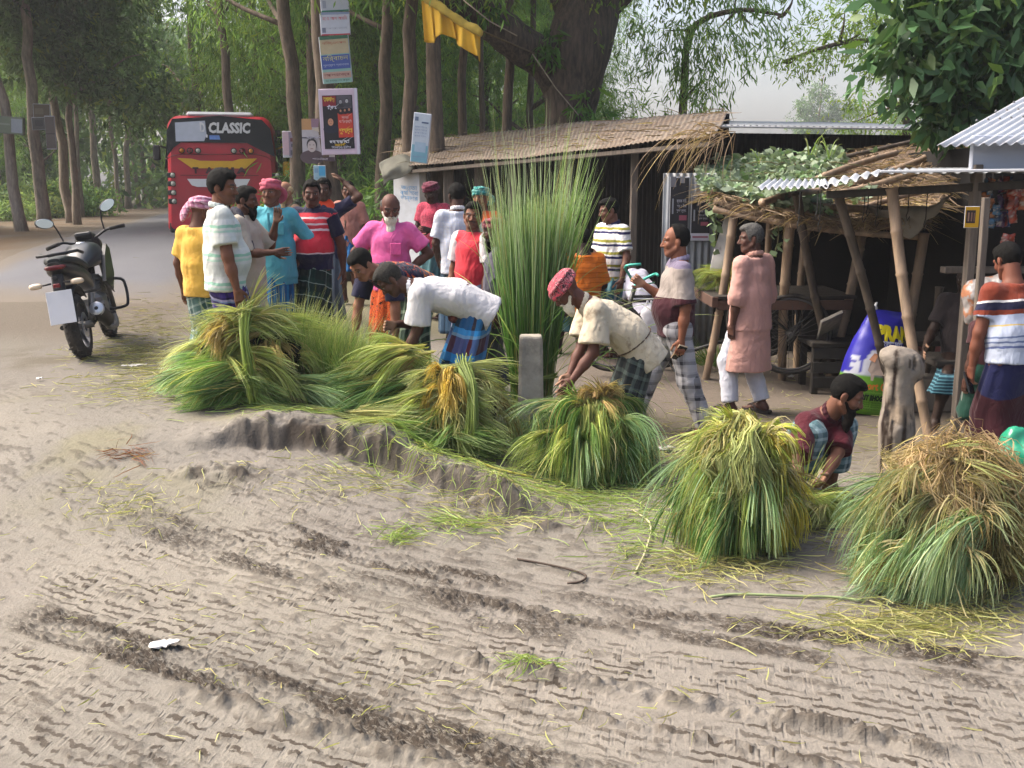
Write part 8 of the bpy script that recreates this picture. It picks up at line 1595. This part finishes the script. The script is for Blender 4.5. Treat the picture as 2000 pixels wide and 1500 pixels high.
# D: under the cream-shirted worker
def drape(o, q, c, r, n, cols, L, seed, az=(0, 6.283), phi=(0, 1.2), w=.007, K=None, hang=.10, wob=.10, tone=.32, name='drooping_stalks', off=(.80, 1.22), swirl=.6):
    "stalks in locks that run over the ellipsoid (c, r) away from its top and then hang down"
    n = int(n*1.0); w = w*.8; rg = np.random.default_rng(seed); K = K or max(10, n//48); k = 9; kb = np.minimum((rg.random(n)**1.6*K).astype(int), K-1)
    A = (az[0]+(az[1]-az[0])*rg.random(K))[kb]+rg.normal(size=n)*.10; P0 = (phi[0]+(phi[1]-phi[0])*rg.random(K))[kb]+rg.normal(size=n)*.08; sw = (rg.normal(size=K)*swirl)[kb]+rg.normal(size=n)*.22
    ro = (off[0]+(off[1]-off[0])*rg.random(K))[kb]+rg.normal(size=n)*.035; Lk = L*(.65+.55*rg.random(K))[kb]*(.7+.5*rg.random(n)); r = np.asarray(r, float); rm = r.mean()
    t = np.linspace(0, 1, k)[None]; ph = np.maximum(P0, .02)[:, None]+Lk[:, None]*t/rm; an = A[:, None]+sw[:, None]*t*Lk[:, None]/rm*.6; over = np.maximum(ph-1.45, 0); pe = np.minimum(ph, 1.45)
    lift = (hang*(.5+rg.random(n)))[:, None]*t**1.5
    X = (ro[:, None]*r[0]+lift*.8)*np.sin(pe)*np.cos(an); Y = (ro[:, None]*r[1]+lift*.8)*np.sin(pe)*np.sin(an); Z = ro[:, None]*r[2]*np.cos(pe)-over*rm*1.0+lift*.35*np.cos(pe)
    P = np.stack([X, Y, Z], -1)+np.asarray(c)+wob*Lk[:, None, None]*np.sin(t[..., None]*4+rg.random((n, 1, 3))*6)*rg.normal(size=(n, 1, 3))*.35
    P = P+.11*np.stack([vnoise(P+seed*.37+9*i, 5.) for i in range(3)], -1)*t[..., None]**.5+.04*np.stack([vnoise(P+seed*.1+9*i, 14.) for i in range(3)], -1)
    P[..., 2] = np.maximum(P[..., 2], gz(P[..., 0], P[..., 1])+.008+rg.random((n, 1))*.03)
    T = np.gradient(P, axis=1); T /= np.linalg.norm(T, axis=2)[..., None]+1e-9; sd = np.cross(T, rg.normal(size=(n, 1, 3))); sd /= np.linalg.norm(sd, axis=2)[..., None]+1e-9
    ww = (w*(.6+.8*rg.random(n)))[:, None, None]*np.interp(t, [0, .15, .6, 1], [.8, 1, .8, .2])[..., None]*.5; V = np.stack([P-sd*ww, P+sd*ww], 2).reshape(-1, 3)
    F = ((np.arange(n)*2*k)[:, None, None]+(np.arange(k-1)*2)[None, :, None]+np.array([0, 1, 3, 2])).reshape(-1, 4); cs = np.array([H(x) for x in cols]); tt = np.clip(t[..., None]+rg.normal(size=(n, 1, 1))*.14, 0, 1); C = np.concatenate([np.interp(tt, np.linspace(0, 1, len(cs)), cs[:, i]) for i in range(3)], 2)
    C = C*(1+tone*(rg.random((n, 1, 1))*2-1))*(.6+.85*rg.random(K))[kb][:, None, None]; dry = rg.random(n) < .12; C[dry] = C[dry]*.4+np.array(H('#a3935a'))*.6
    b = Blades(); b.add((V, F, np.repeat(C, 2, axis=1).reshape(-1, 3))); return b.build(name, o, q)
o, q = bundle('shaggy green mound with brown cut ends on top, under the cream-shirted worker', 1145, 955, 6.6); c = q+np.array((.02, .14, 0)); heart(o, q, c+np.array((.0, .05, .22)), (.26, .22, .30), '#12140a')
drape(o, q, c+np.array((.0, .0, .26)), (.27, .24, .28), 1500, GG, .45, 2101, phi=(.2, 1.1), w=.008); drape(o, q, c+np.array((.0, -.04, .10)), (.30, .27, .22), 900, DG, .36, 2102, phi=(.5, 1.4))
for k in range(13): a = -2.9+k*.36; sheaf(o, q, c+np.array((.10*math.cos(a), .09*math.sin(a), .30+.09*(k % 3))), (math.cos(a), math.sin(a), .05+.12*(k % 2)), .36+.05*(k % 4), .09, 360, (GG, YG, DG, PALE)[k % 4], .8+.15*(k % 3), .34, .007, k=8)
for k in range(5): sheaf(o, q, c+np.array((.03+.07*math.sin(k*2.1), -.02+.06*math.cos(k*2.1), .52+.03*(k % 2))), (math.cos(k*1.3), math.sin(k*1.3)-.4, .25), .20, .09, 260, ['#8a7048', '#7d6844', '#8c7a50', '#84804c'], .5, .7, .009, k=5)
sheaf(o, q, c+np.array((-.08, -.05, .30)), (-1, -.5, -.1), .40, .11, 800, YG, .5, .4); sheaf(o, q, c+np.array((-.06, .0, .46)), (-1, .1, .0), .36, .10, 600, PALE, .5, .4)
# E: the bright bundle before the squatting man
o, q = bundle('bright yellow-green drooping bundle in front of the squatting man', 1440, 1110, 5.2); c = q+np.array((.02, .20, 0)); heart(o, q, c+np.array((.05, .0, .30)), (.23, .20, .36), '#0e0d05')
drape(o, q, c+np.array((.04, .0, .46)), (.20, .19, .24), 1500, YEL_, .34, 2201, phi=(0, .8), az=(1.2, 5.2), w=.010, hang=.10)
for dx, dy, z, dv, L, n, cols, dr in ((.10, .02, .60, (-1, -.2, .15), .44, 700, YEL_, .8), (.06, -.04, .56, (-1, -.55, .1), .50, 700, YG, 1.0), (.04, -.08, .50, (-.6, -1, .05), .46, 600, PALE, 1.05), (.02, .05, .50, (-1, .15, .0), .50, 600, PALE, 1.1), (.10, -.08, .46, (-.2, -1, .1), .40, 500, YG, 1.05), (.0, -.05, .36, (-1, -.4, -.1), .46, 900, DG, .8), (-.02, -.1, .26, (-.8, -.9, -.1), .36, 900, DG, .7), (.1, .12, .55, (.2, 1, .1), .5, 400, YG, .9)): sheaf(o, q, c+np.array((dx, dy, z)), dv, L, .11, n, cols, dr, .30, .008, k=9)
for dx, dy, z, dv in ((.16, -.06, .56, (.7, -.6, .3)), (.20, -.02, .46, (.9, -.4, 0)), (.19, -.08, .34, (.7, -.6, -.4)), (.14, -.14, .42, (.4, -.9, -.3)), (.20, .06, .30, (1, -.1, -.5)), (.10, -.16, .26, (.2, -.8, -.7)), (.2, .02, .18, (.9, -.3, -.6))): sheaf(o, q, c+np.array((dx, dy, z)), dv, .20, .09, 330, ['#a8923e', '#b0a050', '#9a9440'], .7, .55, .010, k=5)
for k in range(8): a = k*.8; sheaf(o, q, c+np.array((.06+.10*math.cos(a), .0+.08*math.sin(a), .62+.02*(k % 3))), (math.cos(a)+.3, math.sin(a)-.2, .25+.1*(k % 3)), .17, .07, 110, ['#b0a85c', '#a4a850', '#8f9a44', '#86943e'], .6, .7, .012, k=5)
o, q = bundle('small sheaf on the ground in the hands of the squatting man', 1590, 1010, 5.75); sheaf(o, q, q+np.array((-.12, 0, .12)), (1, .1, .0), .36, .09, 700, YG, .3, .45); sheaf(o, q, q+np.array((.0, -.03, .13)), (-1, -.25, .05), .20, .08, 500, YEL_, .2, .5, .010, k=4)
# F: the dry one at the right
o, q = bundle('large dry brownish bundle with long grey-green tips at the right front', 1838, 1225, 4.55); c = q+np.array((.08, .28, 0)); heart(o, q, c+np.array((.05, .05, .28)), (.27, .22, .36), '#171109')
drape(o, q, c+np.array((.06, .05, .38)), (.27, .24, .28), 3000, ['#8d7656', '#9a8562', '#948662', '#8a8660'], .26, 2301, phi=(0, 1.1), w=.006, wob=.45, swirl=1.8, hang=.06); drape(o, q, c+np.array((.12, .05, .22)), (.25, .24, .30), 1300, ['#6f5a3a', '#7a6a44', '#777446'], .26, 2303, az=(-1.5, 1.2), phi=(.6, 1.4), wob=.45, swirl=1.6); drape(o, q, c+np.array((.10, -.02, .16)), (.22, .20, .28), 600, ['#5a4830', '#675837', '#6a683f'], .22, 2304, az=(4.2, 5.6), phi=(.7, 1.4), wob=.45, swirl=1.6)
for dx, dy, z, dv, L, n, cols, dr in ((.0, -.02, .52, (-1, -.1, .05), .50, 700, DRY, 1.0), (-.02, .04, .44, (-1, .2, .0), .52, 700, PALE, .9), (-.02, -.08, .42, (-.9, -.6, .05), .50, 700, DRY, 1.0), (-.06, .0, .30, (-1, -.1, -.1), .46, 700, PALE, .8), (.1, .2, .5, (-.2, 1, 0), .4, 400, DRY, .9)): sheaf(o, q, c+np.array((dx, dy, z)), dv, L, .11, n, cols, dr, .30, .007, k=9)
sheaf(o, q, c+np.array((.10, -.20, .38)), (-.9, -.30, .22), .58, .08, 1200, ['#7f8654', '#7a9060', '#7f9a70', '#93a884', '#a0b090'], 1.0, .28, .007, k=10); sheaf(o, q, c+np.array((-.06, -.14, .28)), (-.8, -.40, .0), .46, .10, 800, PALE, .8, .3, .006, k=9); sheaf(o, q, c+np.array((-.12, -.05, .12)), (-1, -.3, .05), .42, .12, 600, ['#66785a', '#6f8466', '#7f9478'], .5, .4, .006)
sheaf(o, q, c+np.array((-.02, -.05, .66)), (.6, -.2, .15), .26, .08, 22, YEL_, .3, .6, .012, k=4)
def wisps(o, q, c, rad, n, cols, seed, az=(0, 6.283), L=.3, z=(.05, .6)):
    rg = np.random.default_rng(seed); K = 58; bb = Blades()
    for j in range(K):
        a = az[0]+(az[1]-az[0])*rg.random(); h = rg.uniform(*z); f_ = rad*(1.02-.55*((h-z[0])/(z[1]-z[0]))**2); p_ = c+np.array((math.cos(a)*f_, math.sin(a)*f_*.85, h)); m = rg.integers(8, 22)
        d = np.array((math.cos(a)*.6+rg.normal()*.75, math.sin(a)*.6+rg.normal()*.5, rg.uniform(-.8, .5))); S = p_+rg.normal(size=(m, 3))*.018; D = unit(d)+rg.normal(size=(m, 3))*.22
        cl = cols if rg.random() < .6 else (['#9c9268', '#a39a70', '#a0996f'] if rg.random() < .6 else ['#6a5a38', '#7a6a44', '#85784e'])
        bb.add(blades(S, D, L*rg.uniform(.45, 1.15)*(.7+.5*rg.random(m)), rg.uniform(.2, .9), .0065, cl, seed*100+j, 7, True, .10, .35))
    bb.build('loose_wisps', o, q)
for b_, rad_, cols_, sd_, az_, z_ in (('bright yellow-green drooping', .25, YG, 71, (1.8, 6.4), (.06, .70)), ('large dry brownish', .29, DRY, 72, (1.6, 6.4), (.06, .66)), ('shaggy green mound', .29, GG, 73, (2.2, 6.9), (.05, .55)), ('big golden-green', .36, YEL_, 74, (2.4, 7.0), (.08, .45)), ('big tied yellow-green', .40, YG, 75, (2.4, 7.0), (.08, .5))):
    for o in [x for x in bpy.data.objects if x.get('label', '').startswith(b_)]: q = np.array(o.location); wisps(o, q, q+np.array((.03, .17, 0)), rad_, 420, cols_, sd_, az_, .30, z_)
# G: standing grass behind the piles
def tuft(label, px, py, Y, h, r, n, cols, seed, lean=(0, 0), spread=.35, w=.005, droop=.35, name='grass_tuft', group='standing tufts of fresh grass', k=7, z=None):
    p = W(px, py, Y); p[2] = float(gz(p[0], p[1])) if z is None else z; o = thing(name, label, 'grass', p, group=group); rg = np.random.default_rng(seed); a = rg.random(n)*6.283; rr = r*rg.random(n)**.5
    S = p+np.stack([rr*np.cos(a), rr*np.sin(a), np.zeros(n)], 1); D = np.stack([np.cos(a)*rr/r*spread+lean[0], np.sin(a)*rr/r*spread+lean[1], np.ones(n)], 1)+rg.normal(size=(n, 3))*.10
    b = Blades(); b.add(blades(S, D, h*(.65+.5*rg.random(n)), droop*(.4+1.2*rg.random(n)), w, cols, seed, k, True, .03, .35, .15)); b.build('stalks', o, p); return o
FT = ['#5a7a34', '#678a3a', '#7a9448', '#93a262', '#a3a878']
for i, (px, Y, h, r, cols, lab) in enumerate(((505, 8.0, .78, .24, FT, 'feathery green tuft right of the polo man'), (560, 8.1, .80, .26, FT, 'feathery green tuft in front of the teal kurta man'), (600, 7.85, .66, .24, GG, 'dark green upright tuft behind the left pile'), (640, 8.0, .70, .26, FT, 'feathery green tuft in front of the red striped man'), (660, 7.75, .56, .20, GG, 'short bright tuft left of the bent navy man'), (706, 7.7, .60, .20, GG, 'bright spiky tuft beside the bent men'), (540, 7.7, .62, .22, GG, 'low green tuft right behind the left pile'))):
    tuft(lab, px, 640, Y, h, r, 1300, cols, 2400+i, (.12*math.sin(i*2), -.1), .45, droop=.30)
# H: the tall upright clump of reeds
p = W(1040, 640, 8.35); p[2] = float(gz(p[0], p[1])); rc = thing('reed_bundle', 'tall upright bundle of green reeds fanning out above the shed roof', 'bundle', p, group='tall reeds'); rg = np.random.default_rng(77)
b = Blades(); n = 1250; a = rg.random(n)*6.283; rr = .12*rg.random(n)**.5; S = p+np.stack([rr*np.cos(a)*1.25, rr*np.sin(a), np.zeros(n)], 1); D = np.stack([np.cos(a)*rr/.12*.06+.0, np.sin(a)*rr/.12*.07, np.ones(n)], 1)+rg.normal(size=(n, 3))*.028
b.add(blades(S, D, 1.75*(.75+.32*rg.random(n)), .10*rg.random(n)**2, .011, ['#72783a', '#5a7838', '#4a7034', '#527640', '#86996a'], 78, 9, True, .030, .35, .25))
n = 330; a = rg.random(n)*6.283; S = p+np.stack([.14*np.cos(a), .10*np.sin(a), rg.random(n)*.4], 1); D = np.stack([np.cos(a)*.085-.012, np.sin(a)*.1, np.ones(n)], 1)+rg.normal(size=(n, 3))*.05
b.add(blades(S, D, 2.1*(.8+.3*rg.random(n)), .22*rg.random(n), .007, ['#4f7430', '#4a7234', '#6a8a50', '#94a682', '#a9b596'], 79, 11, True, .03, .3, .12))
n = 52; a = rg.random(n)*6.283; S = p+np.stack([.12*np.cos(a), .1*np.sin(a), rg.random(n)*.6], 1); D = np.stack([np.where(rg.random(n) < .72, 1, -1)*rg.uniform(.3, .85, n), np.sin(a)*.35-.1, np.ones(n)], 1); b.add(blades(S, D, rg.uniform(1.5, 2.3, n), rg.uniform(.3, .95, n), .007, ['#4f7430', '#5f8240', '#86985c', '#a0a678'], 80, 14, True, .02, .3, .15)); 
n = 170; d0 = np.array((.22, 0, 1.)); S = p+rg.normal(size=(n, 3))*np.array((.06, .06, .1))+np.array((.03, 0, .5)); D = d0+rg.normal(size=(n, 3))*.06; b.add(blades(S, D, rg.uniform(1.3, 1.95, n), rg.uniform(.0, .25, n), .009, ['#4f7430', '#5f8a3c', '#7a9a50', '#93a878'], 81, 11, True, .03, .3, .12))
b.build('stalks', rc, p); tie(rc, p, [p+np.array((-.19, -.06, .36)), p+np.array((-.08, -.19, .34)), p+np.array((.1, -.19, .37)), p+np.array((.2, -.05, .36))], n=40, r=.014)
p2 = W(1100, 700, 8.0); 
for i, (px, Y, h, cols, lab) in enumerate(((1085, 7.95, .55, GG, 'green grass clump at the foot of the tall reeds'), (985, 8.1, .45, PALE, 'pale grass clump left of the concrete post'), (1060, 7.75, .35, PALE, 'low pale grass around the concrete post'), (1110, 7.7, .42, FT, 'short grass clump right of the concrete post'), (1000, 7.45, .30, PALE, 'grass heap behind the middle pile'))): tuft(lab, px, 720, Y, h, .20, 420, cols, 2500+i, (.1, -.15), .8, .006, .7, group='grass at the foot of the reeds')
# grass on and under the tricycle bed
bo = np.array(tri.location); bz_ = bed0[2]+bo[2]+.035
for px, Y, lab in ((1408, 10.2, 'heap of cut grass lying on the tricycle bed'),):
    p = W(px, 560, Y); p[2] = bz_; o = thing('grass_heap', lab, 'grass', p, group='cut grass on the tricycle')
    for k in range(7): sheaf(o, p, p+np.array((rg.normal()*.14, rg.normal()*.15, .06+.04*k*.6)), (rg.normal(), rg.normal()*.6, .0), .30, .10, 260, BRN if k % 2 else YG, .25, .4, .006, floor=False)
tuft('dark green grass stored under the tricycle bed', 1405, 640, 10.35, .40, .2, 400, DG, 2601, (0, 0), .8, .006, .5, group='cut grass on the tricycle')
# ------------------------------------------------------------------ loose stalks on the mud, creepers on the thatch
rg = np.random.default_rng(55); b = Blades()
def strew(n, px, py, sx, sy, L, cols, seed, w=.005):
    r_ = np.random.default_rng(seed); P = []
    for _ in range(n):
        g_ = gpt(px+r_.normal()*sx, py+r_.normal()*sy, 8); P.append(g_)
    P = np.array(P); P[:, 2] = gz(P[:, 0], P[:, 1])+.006; a = r_.random(n)*6.283; D = np.stack([np.cos(a), np.sin(a)*.8, .10+.15*r_.random(n)], 1); b.add(blades(P, D, L*(.3+1.0*r_.random(n)), .3, w, cols, seed, 6, True, .10, .4, lift=.004))
ST = ['#9a9466', '#8f9458', '#a39a6c']; SG = ['#8a9a4c', '#7d9450', '#93a060']
for args in ((500, 330, 745, 60, 25, .22, ST), (160, 130+90, 760, 70, 20, .2, ST), (320, 620, 805, 110, 14, .22, SG), (420, 880, 900, 90, 22, .22, SG), (700, 1130, 965, 100, 26, .24, SG), (260, 1000, 1000, 110, 26, .18, ST), (150, 900, 1020, 30, 14, .2, SG), (120, 780, 1050, 26, 10, .16, SG), (300, 700, 930, 130, 30, .16, ST), (500, 1300, 900, 60, 40, .2, ST), (420, 1400, 1110, 90, 22, .22, ST), (300, 1250, 1040, 50, 40, .25, SG), (420, 1640, 1010, 60, 40, .22, ST), (520, 1740, 1230, 110, 26, .22, ST), (300, 1900, 1210, 70, 30, .2, ST), (60, 1030, 1310, 22, 8, .16, SG), (500, 1420, 840, 160, 40, .18, ST), (200, 240, 990, 60, 30, .12, ST), (140, 1500, 700, 100, 30, .14, ST), (700, 290, 650, 45, 40, .18, ['#6f6a48', '#7a7450', '#5f6a3c']), (300, 230, 690, 60, 16, .2, ST), (500, 330, 700, 60, 30, .2, ['#7f7a54', '#8a8858', '#6f7a44']), (200, 1000, 1500-160, 500, 90, .10, ST), (140, 300, 1200, 250, 100, .09, ST)): _sid[0] += 1; strew(args[0], *args[1:6], args[6], _sid[0])
_sid[0] += 1; strew(60, 260, 890, 30, 8, .2, ['#6a4028', '#7a4c30'], _sid[0])
o = b.build('grass_litter'); tag(o, 'loose stalks and straw scattered over the mud', 'litter', kind='stuff')
for pts, lab, c, w_ in (([(1385, 1168), (1440, 1166), (1560, 1170), (1630, 1172), (1690, 1180)], 'single long reed lying on the mud between the two right bundles', '#7d8a60', .007), ([(1010, 1095), (1090, 1110), (1142, 1125), (1135, 1140), (1108, 1143)], 'dark hooked twig lying on the mud in the middle', '#3a2e26', .006), ([(1235, 1000), (1270, 1030), (1262, 1080), (1240, 1125)], 'bent pale stalk standing off the mud left of the bright bundle', '#a09a7a', .006), ([(900, 885), (960, 915), (1040, 935)], 'yellow stalk fan spilling from the middle pile', '#b0a84c', .008)):
    P = [];
    for px, py in pts: g_ = gpt(px, py); g_[2] = float(gz(g_[0], g_[1]))+.012; P.append(g_)
    mb = MB(); mb.tube(curve_pts(P, 14), w_, 5); tag(mb.build('loose_stalk', M('stalk_'+c.strip('#'), c, .8, .2), None, True), lab, 'stalk')
# straw lying on the thatch and on the long shed's roof
n = 3600; rg = np.random.default_rng(64); U = rg.random(n); Vv = rg.random(n); P = np.array([roofp(u*1.02-.01, v*1.05-.05) for u, v in zip(U, Vv)]); P[:, 2] += .02+.05*rg.random(n); D = rg.normal(size=(n, 3))*np.array((.9, 1, .10))+np.array((.1, -.5, -.12))
b = Blades(); b.add(blades(P, D, .34*(.4+.9*rg.random(n)), .12, .010, ['#8a7660', '#7a6652', '#94826a'], 65, 6, False, .08, .45)); tag(b.build('straw', st, np.array(st.location)), kind='stuff')
n = 420; U = rg.random(n); Vv = rg.random(n); P = eL+(eR-eL)*U[:, None]+((bL-eL)*(1-U[:, None])+(bR-eR)*U[:, None])*Vv[:, None]; P[:, 2] += .05; D = rg.normal(size=(n, 3))*np.array((1, 1, .06))
b = Blades(); b.add(blades(P, D, .4*(.3+.9*rg.random(n)), .05, .012, ['#6a5a4a', '#7d6c58', '#5c4e40'], 63, 6, False, .12, .4)); tag(b.build('roof_litter', shed, np.array(shed.location)), kind='stuff')
# creepers
n = 5200; rg = np.random.default_rng(66); U = rg.random(n)**1.5*.72; Vv = rg.random(n); keep = fbm(np.stack([U*5, Vv*3, 0*U], -1), 1.6, 3) > -.05-.45*(U < .35)+.5*(Vv > .92)+.25*(U > .5); U, Vv = U[keep], Vv[keep]
P = np.array([roofp(u-.015, v-.01) for u, v in zip(U, Vv)]); P[:, 2] += .09+.05*rg.random(len(P)); n = len(P); D = rg.normal(size=(n, 3))*np.array((1, 1, .35)); col = np.array(H('#b9c2b4'))*(.6+.6*rg.random((n, 1))); col[rg.random(n) < .18] *= np.array((.7, .9, .6))
cr = thing('creeper', 'pale green creeper spreading over the thatched stall roof', 'plant', P.mean(0)); V, F, C = leaves(P, D, .085*(.6+.7*rg.random(n)), .075*(.7+.5*rg.random(n)), col, 67); LEAF_V = leafmat('creeper_leaf', '#b4bfae', '#bac5b2', .2); link('foliage', npmesh('foliage', V-P.mean(0), F, C), LEAF_V, cr)
mb = MB()
for k in range(26): u, v = rg.random()*.6, rg.random(); q0 = roofp(u, v)+np.array((0, 0, .1)); mb.tube(curve_pts([q0, q0+np.array((rg.normal()*.2, rg.normal()*.3, .06)), q0+np.array((rg.normal()*.35, rg.normal()*.5, .0))], 6)-P.mean(0), .005, 4)
mb.build('stems', M('vine_stem', '#5c5a3c', .9), cr, True)
def vine(label, P, n, seed):
    P = curve_pts(P, 16); o = thing('hanging_vine', label, 'plant', P[0], group='vines hanging from the roofs'); mb = MB(); mb.tube(P-P[0], .006, 5); mb.build('stems', MATS['vine_stem'], o, True); r_ = np.random.default_rng(seed); k = r_.integers(0, 16, n); C = P[k]+r_.normal(size=(n, 3))*.03; D = r_.normal(size=(n, 3))+np.array((0, 0, -.6)); V, F, cc = leaves(C, D, .09*(.6+.6*r_.random(n)), np.full(n, .075), np.array(H('#a8b89c'))*(.5+.6*r_.random((n, 1))), seed); link('foliage', npmesh('foliage', V-P[0], F, cc), LEAF_V, o)
vine('leafy vine hanging in the dark of the thatched stall', [W(1512, 400, 9.6), W(1520, 440, 9.6), W(1518, 480, 9.6), W(1508, 500, 9.6), W(1498, 520, 9.6)], 16, 70); vine('creeper trailing down the corner beside the tin panel', [W(1385, 350, 10.2), W(1392, 400, 10.2), W(1398, 440, 10.2), W(1400, 480, 10.2)], 46, 71)
# tall weeds on the stall roof
for i, (u, v, h, lab) in enumerate(((.22, .80, .5, 'tall weed on the thatch against the dark shed, leftmost'), (.42, .85, .75, 'tallest weed stalk on the thatch'), (.50, .82, .65, 'tall thin weed right of the tallest stalk'), (.08, .75, .35, 'small leafy weed at the left of the thatch'))):
    p = roofp(u, v)+np.array((0, 0, .06)); o = thing('weed', lab, 'plant', p, group='weeds growing on the thatch'); r_ = np.random.default_rng(90+i); n = 7; a = r_.random(n)*6.283; S = p+r_.normal(size=(n, 3))*.03; D = np.stack([np.cos(a)*.28, np.sin(a)*.28, np.ones(n)], 1); bb_ = Blades(); bb_.add(blades(S, D, h*(.6+.5*r_.random(n)), .5, .014, ['#6f8a44', '#7f9650', '#98a468'], 95+i, 8, False, .03, .2, .15)); bb_.build('stalks', o, p)
# dry twigs hanging at the corner of the long shed
tw = thing('dry_twigs', 'tangle of dry reeds hanging off the right end of the long shed roof', 'twigs', W(1390, 262, 11.5)); p = np.array(tw.location); n = 60; r_ = np.random.default_rng(99); S = p+r_.normal(size=(n, 3))*np.array((.15, .1, .03)); D = np.stack([-np.abs(r_.normal(size=n)), r_.normal(size=n)*.4-.5, r_.normal(size=n)*.25], 1); b_ = Blades(); b_.add(blades(S, D, .9*(.5+.8*r_.random(n)), .5, .010, ['#77614c', '#8a745c', '#947f66'], 100, 9, False, .08, .3, .3)); b_.build('stalks', tw, p)
# plants seen through the gap beside the shop
tuft('broad green leaves behind the gap beside the shop post', 1872, 560, 12.7, 1.7, .25, 60, ['#3f6a30', '#55803c', '#6c9448'], 2701, (0, -.05), .22, .05, .3, 'leafy_plant', 'plants behind the shop')
# ------------------------------------------------------------------ the hazy air
mb = MB(); mb.box((0, 120, 19), (700, 620, 42)); hz = mb.build('haze', None); tag(hz, kind='stuff')
hm = bpy.data.materials.new('haze'); hm.use_nodes = True; nt_ = hm.node_tree; nt_.nodes.remove(nt_.nodes['Principled BSDF']); pv = nt_.nodes.new('ShaderNodeVolumePrincipled'); pv.inputs['Density'].default_value = .0009; pv.inputs['Color'].default_value = (.92, .95, 1, 1); pv.inputs['Anisotropy'].default_value = .2
nt_.links.new(pv.outputs[0], nt_.nodes['Material Output'].inputs['Volume']); hz.data.materials.append(hm)
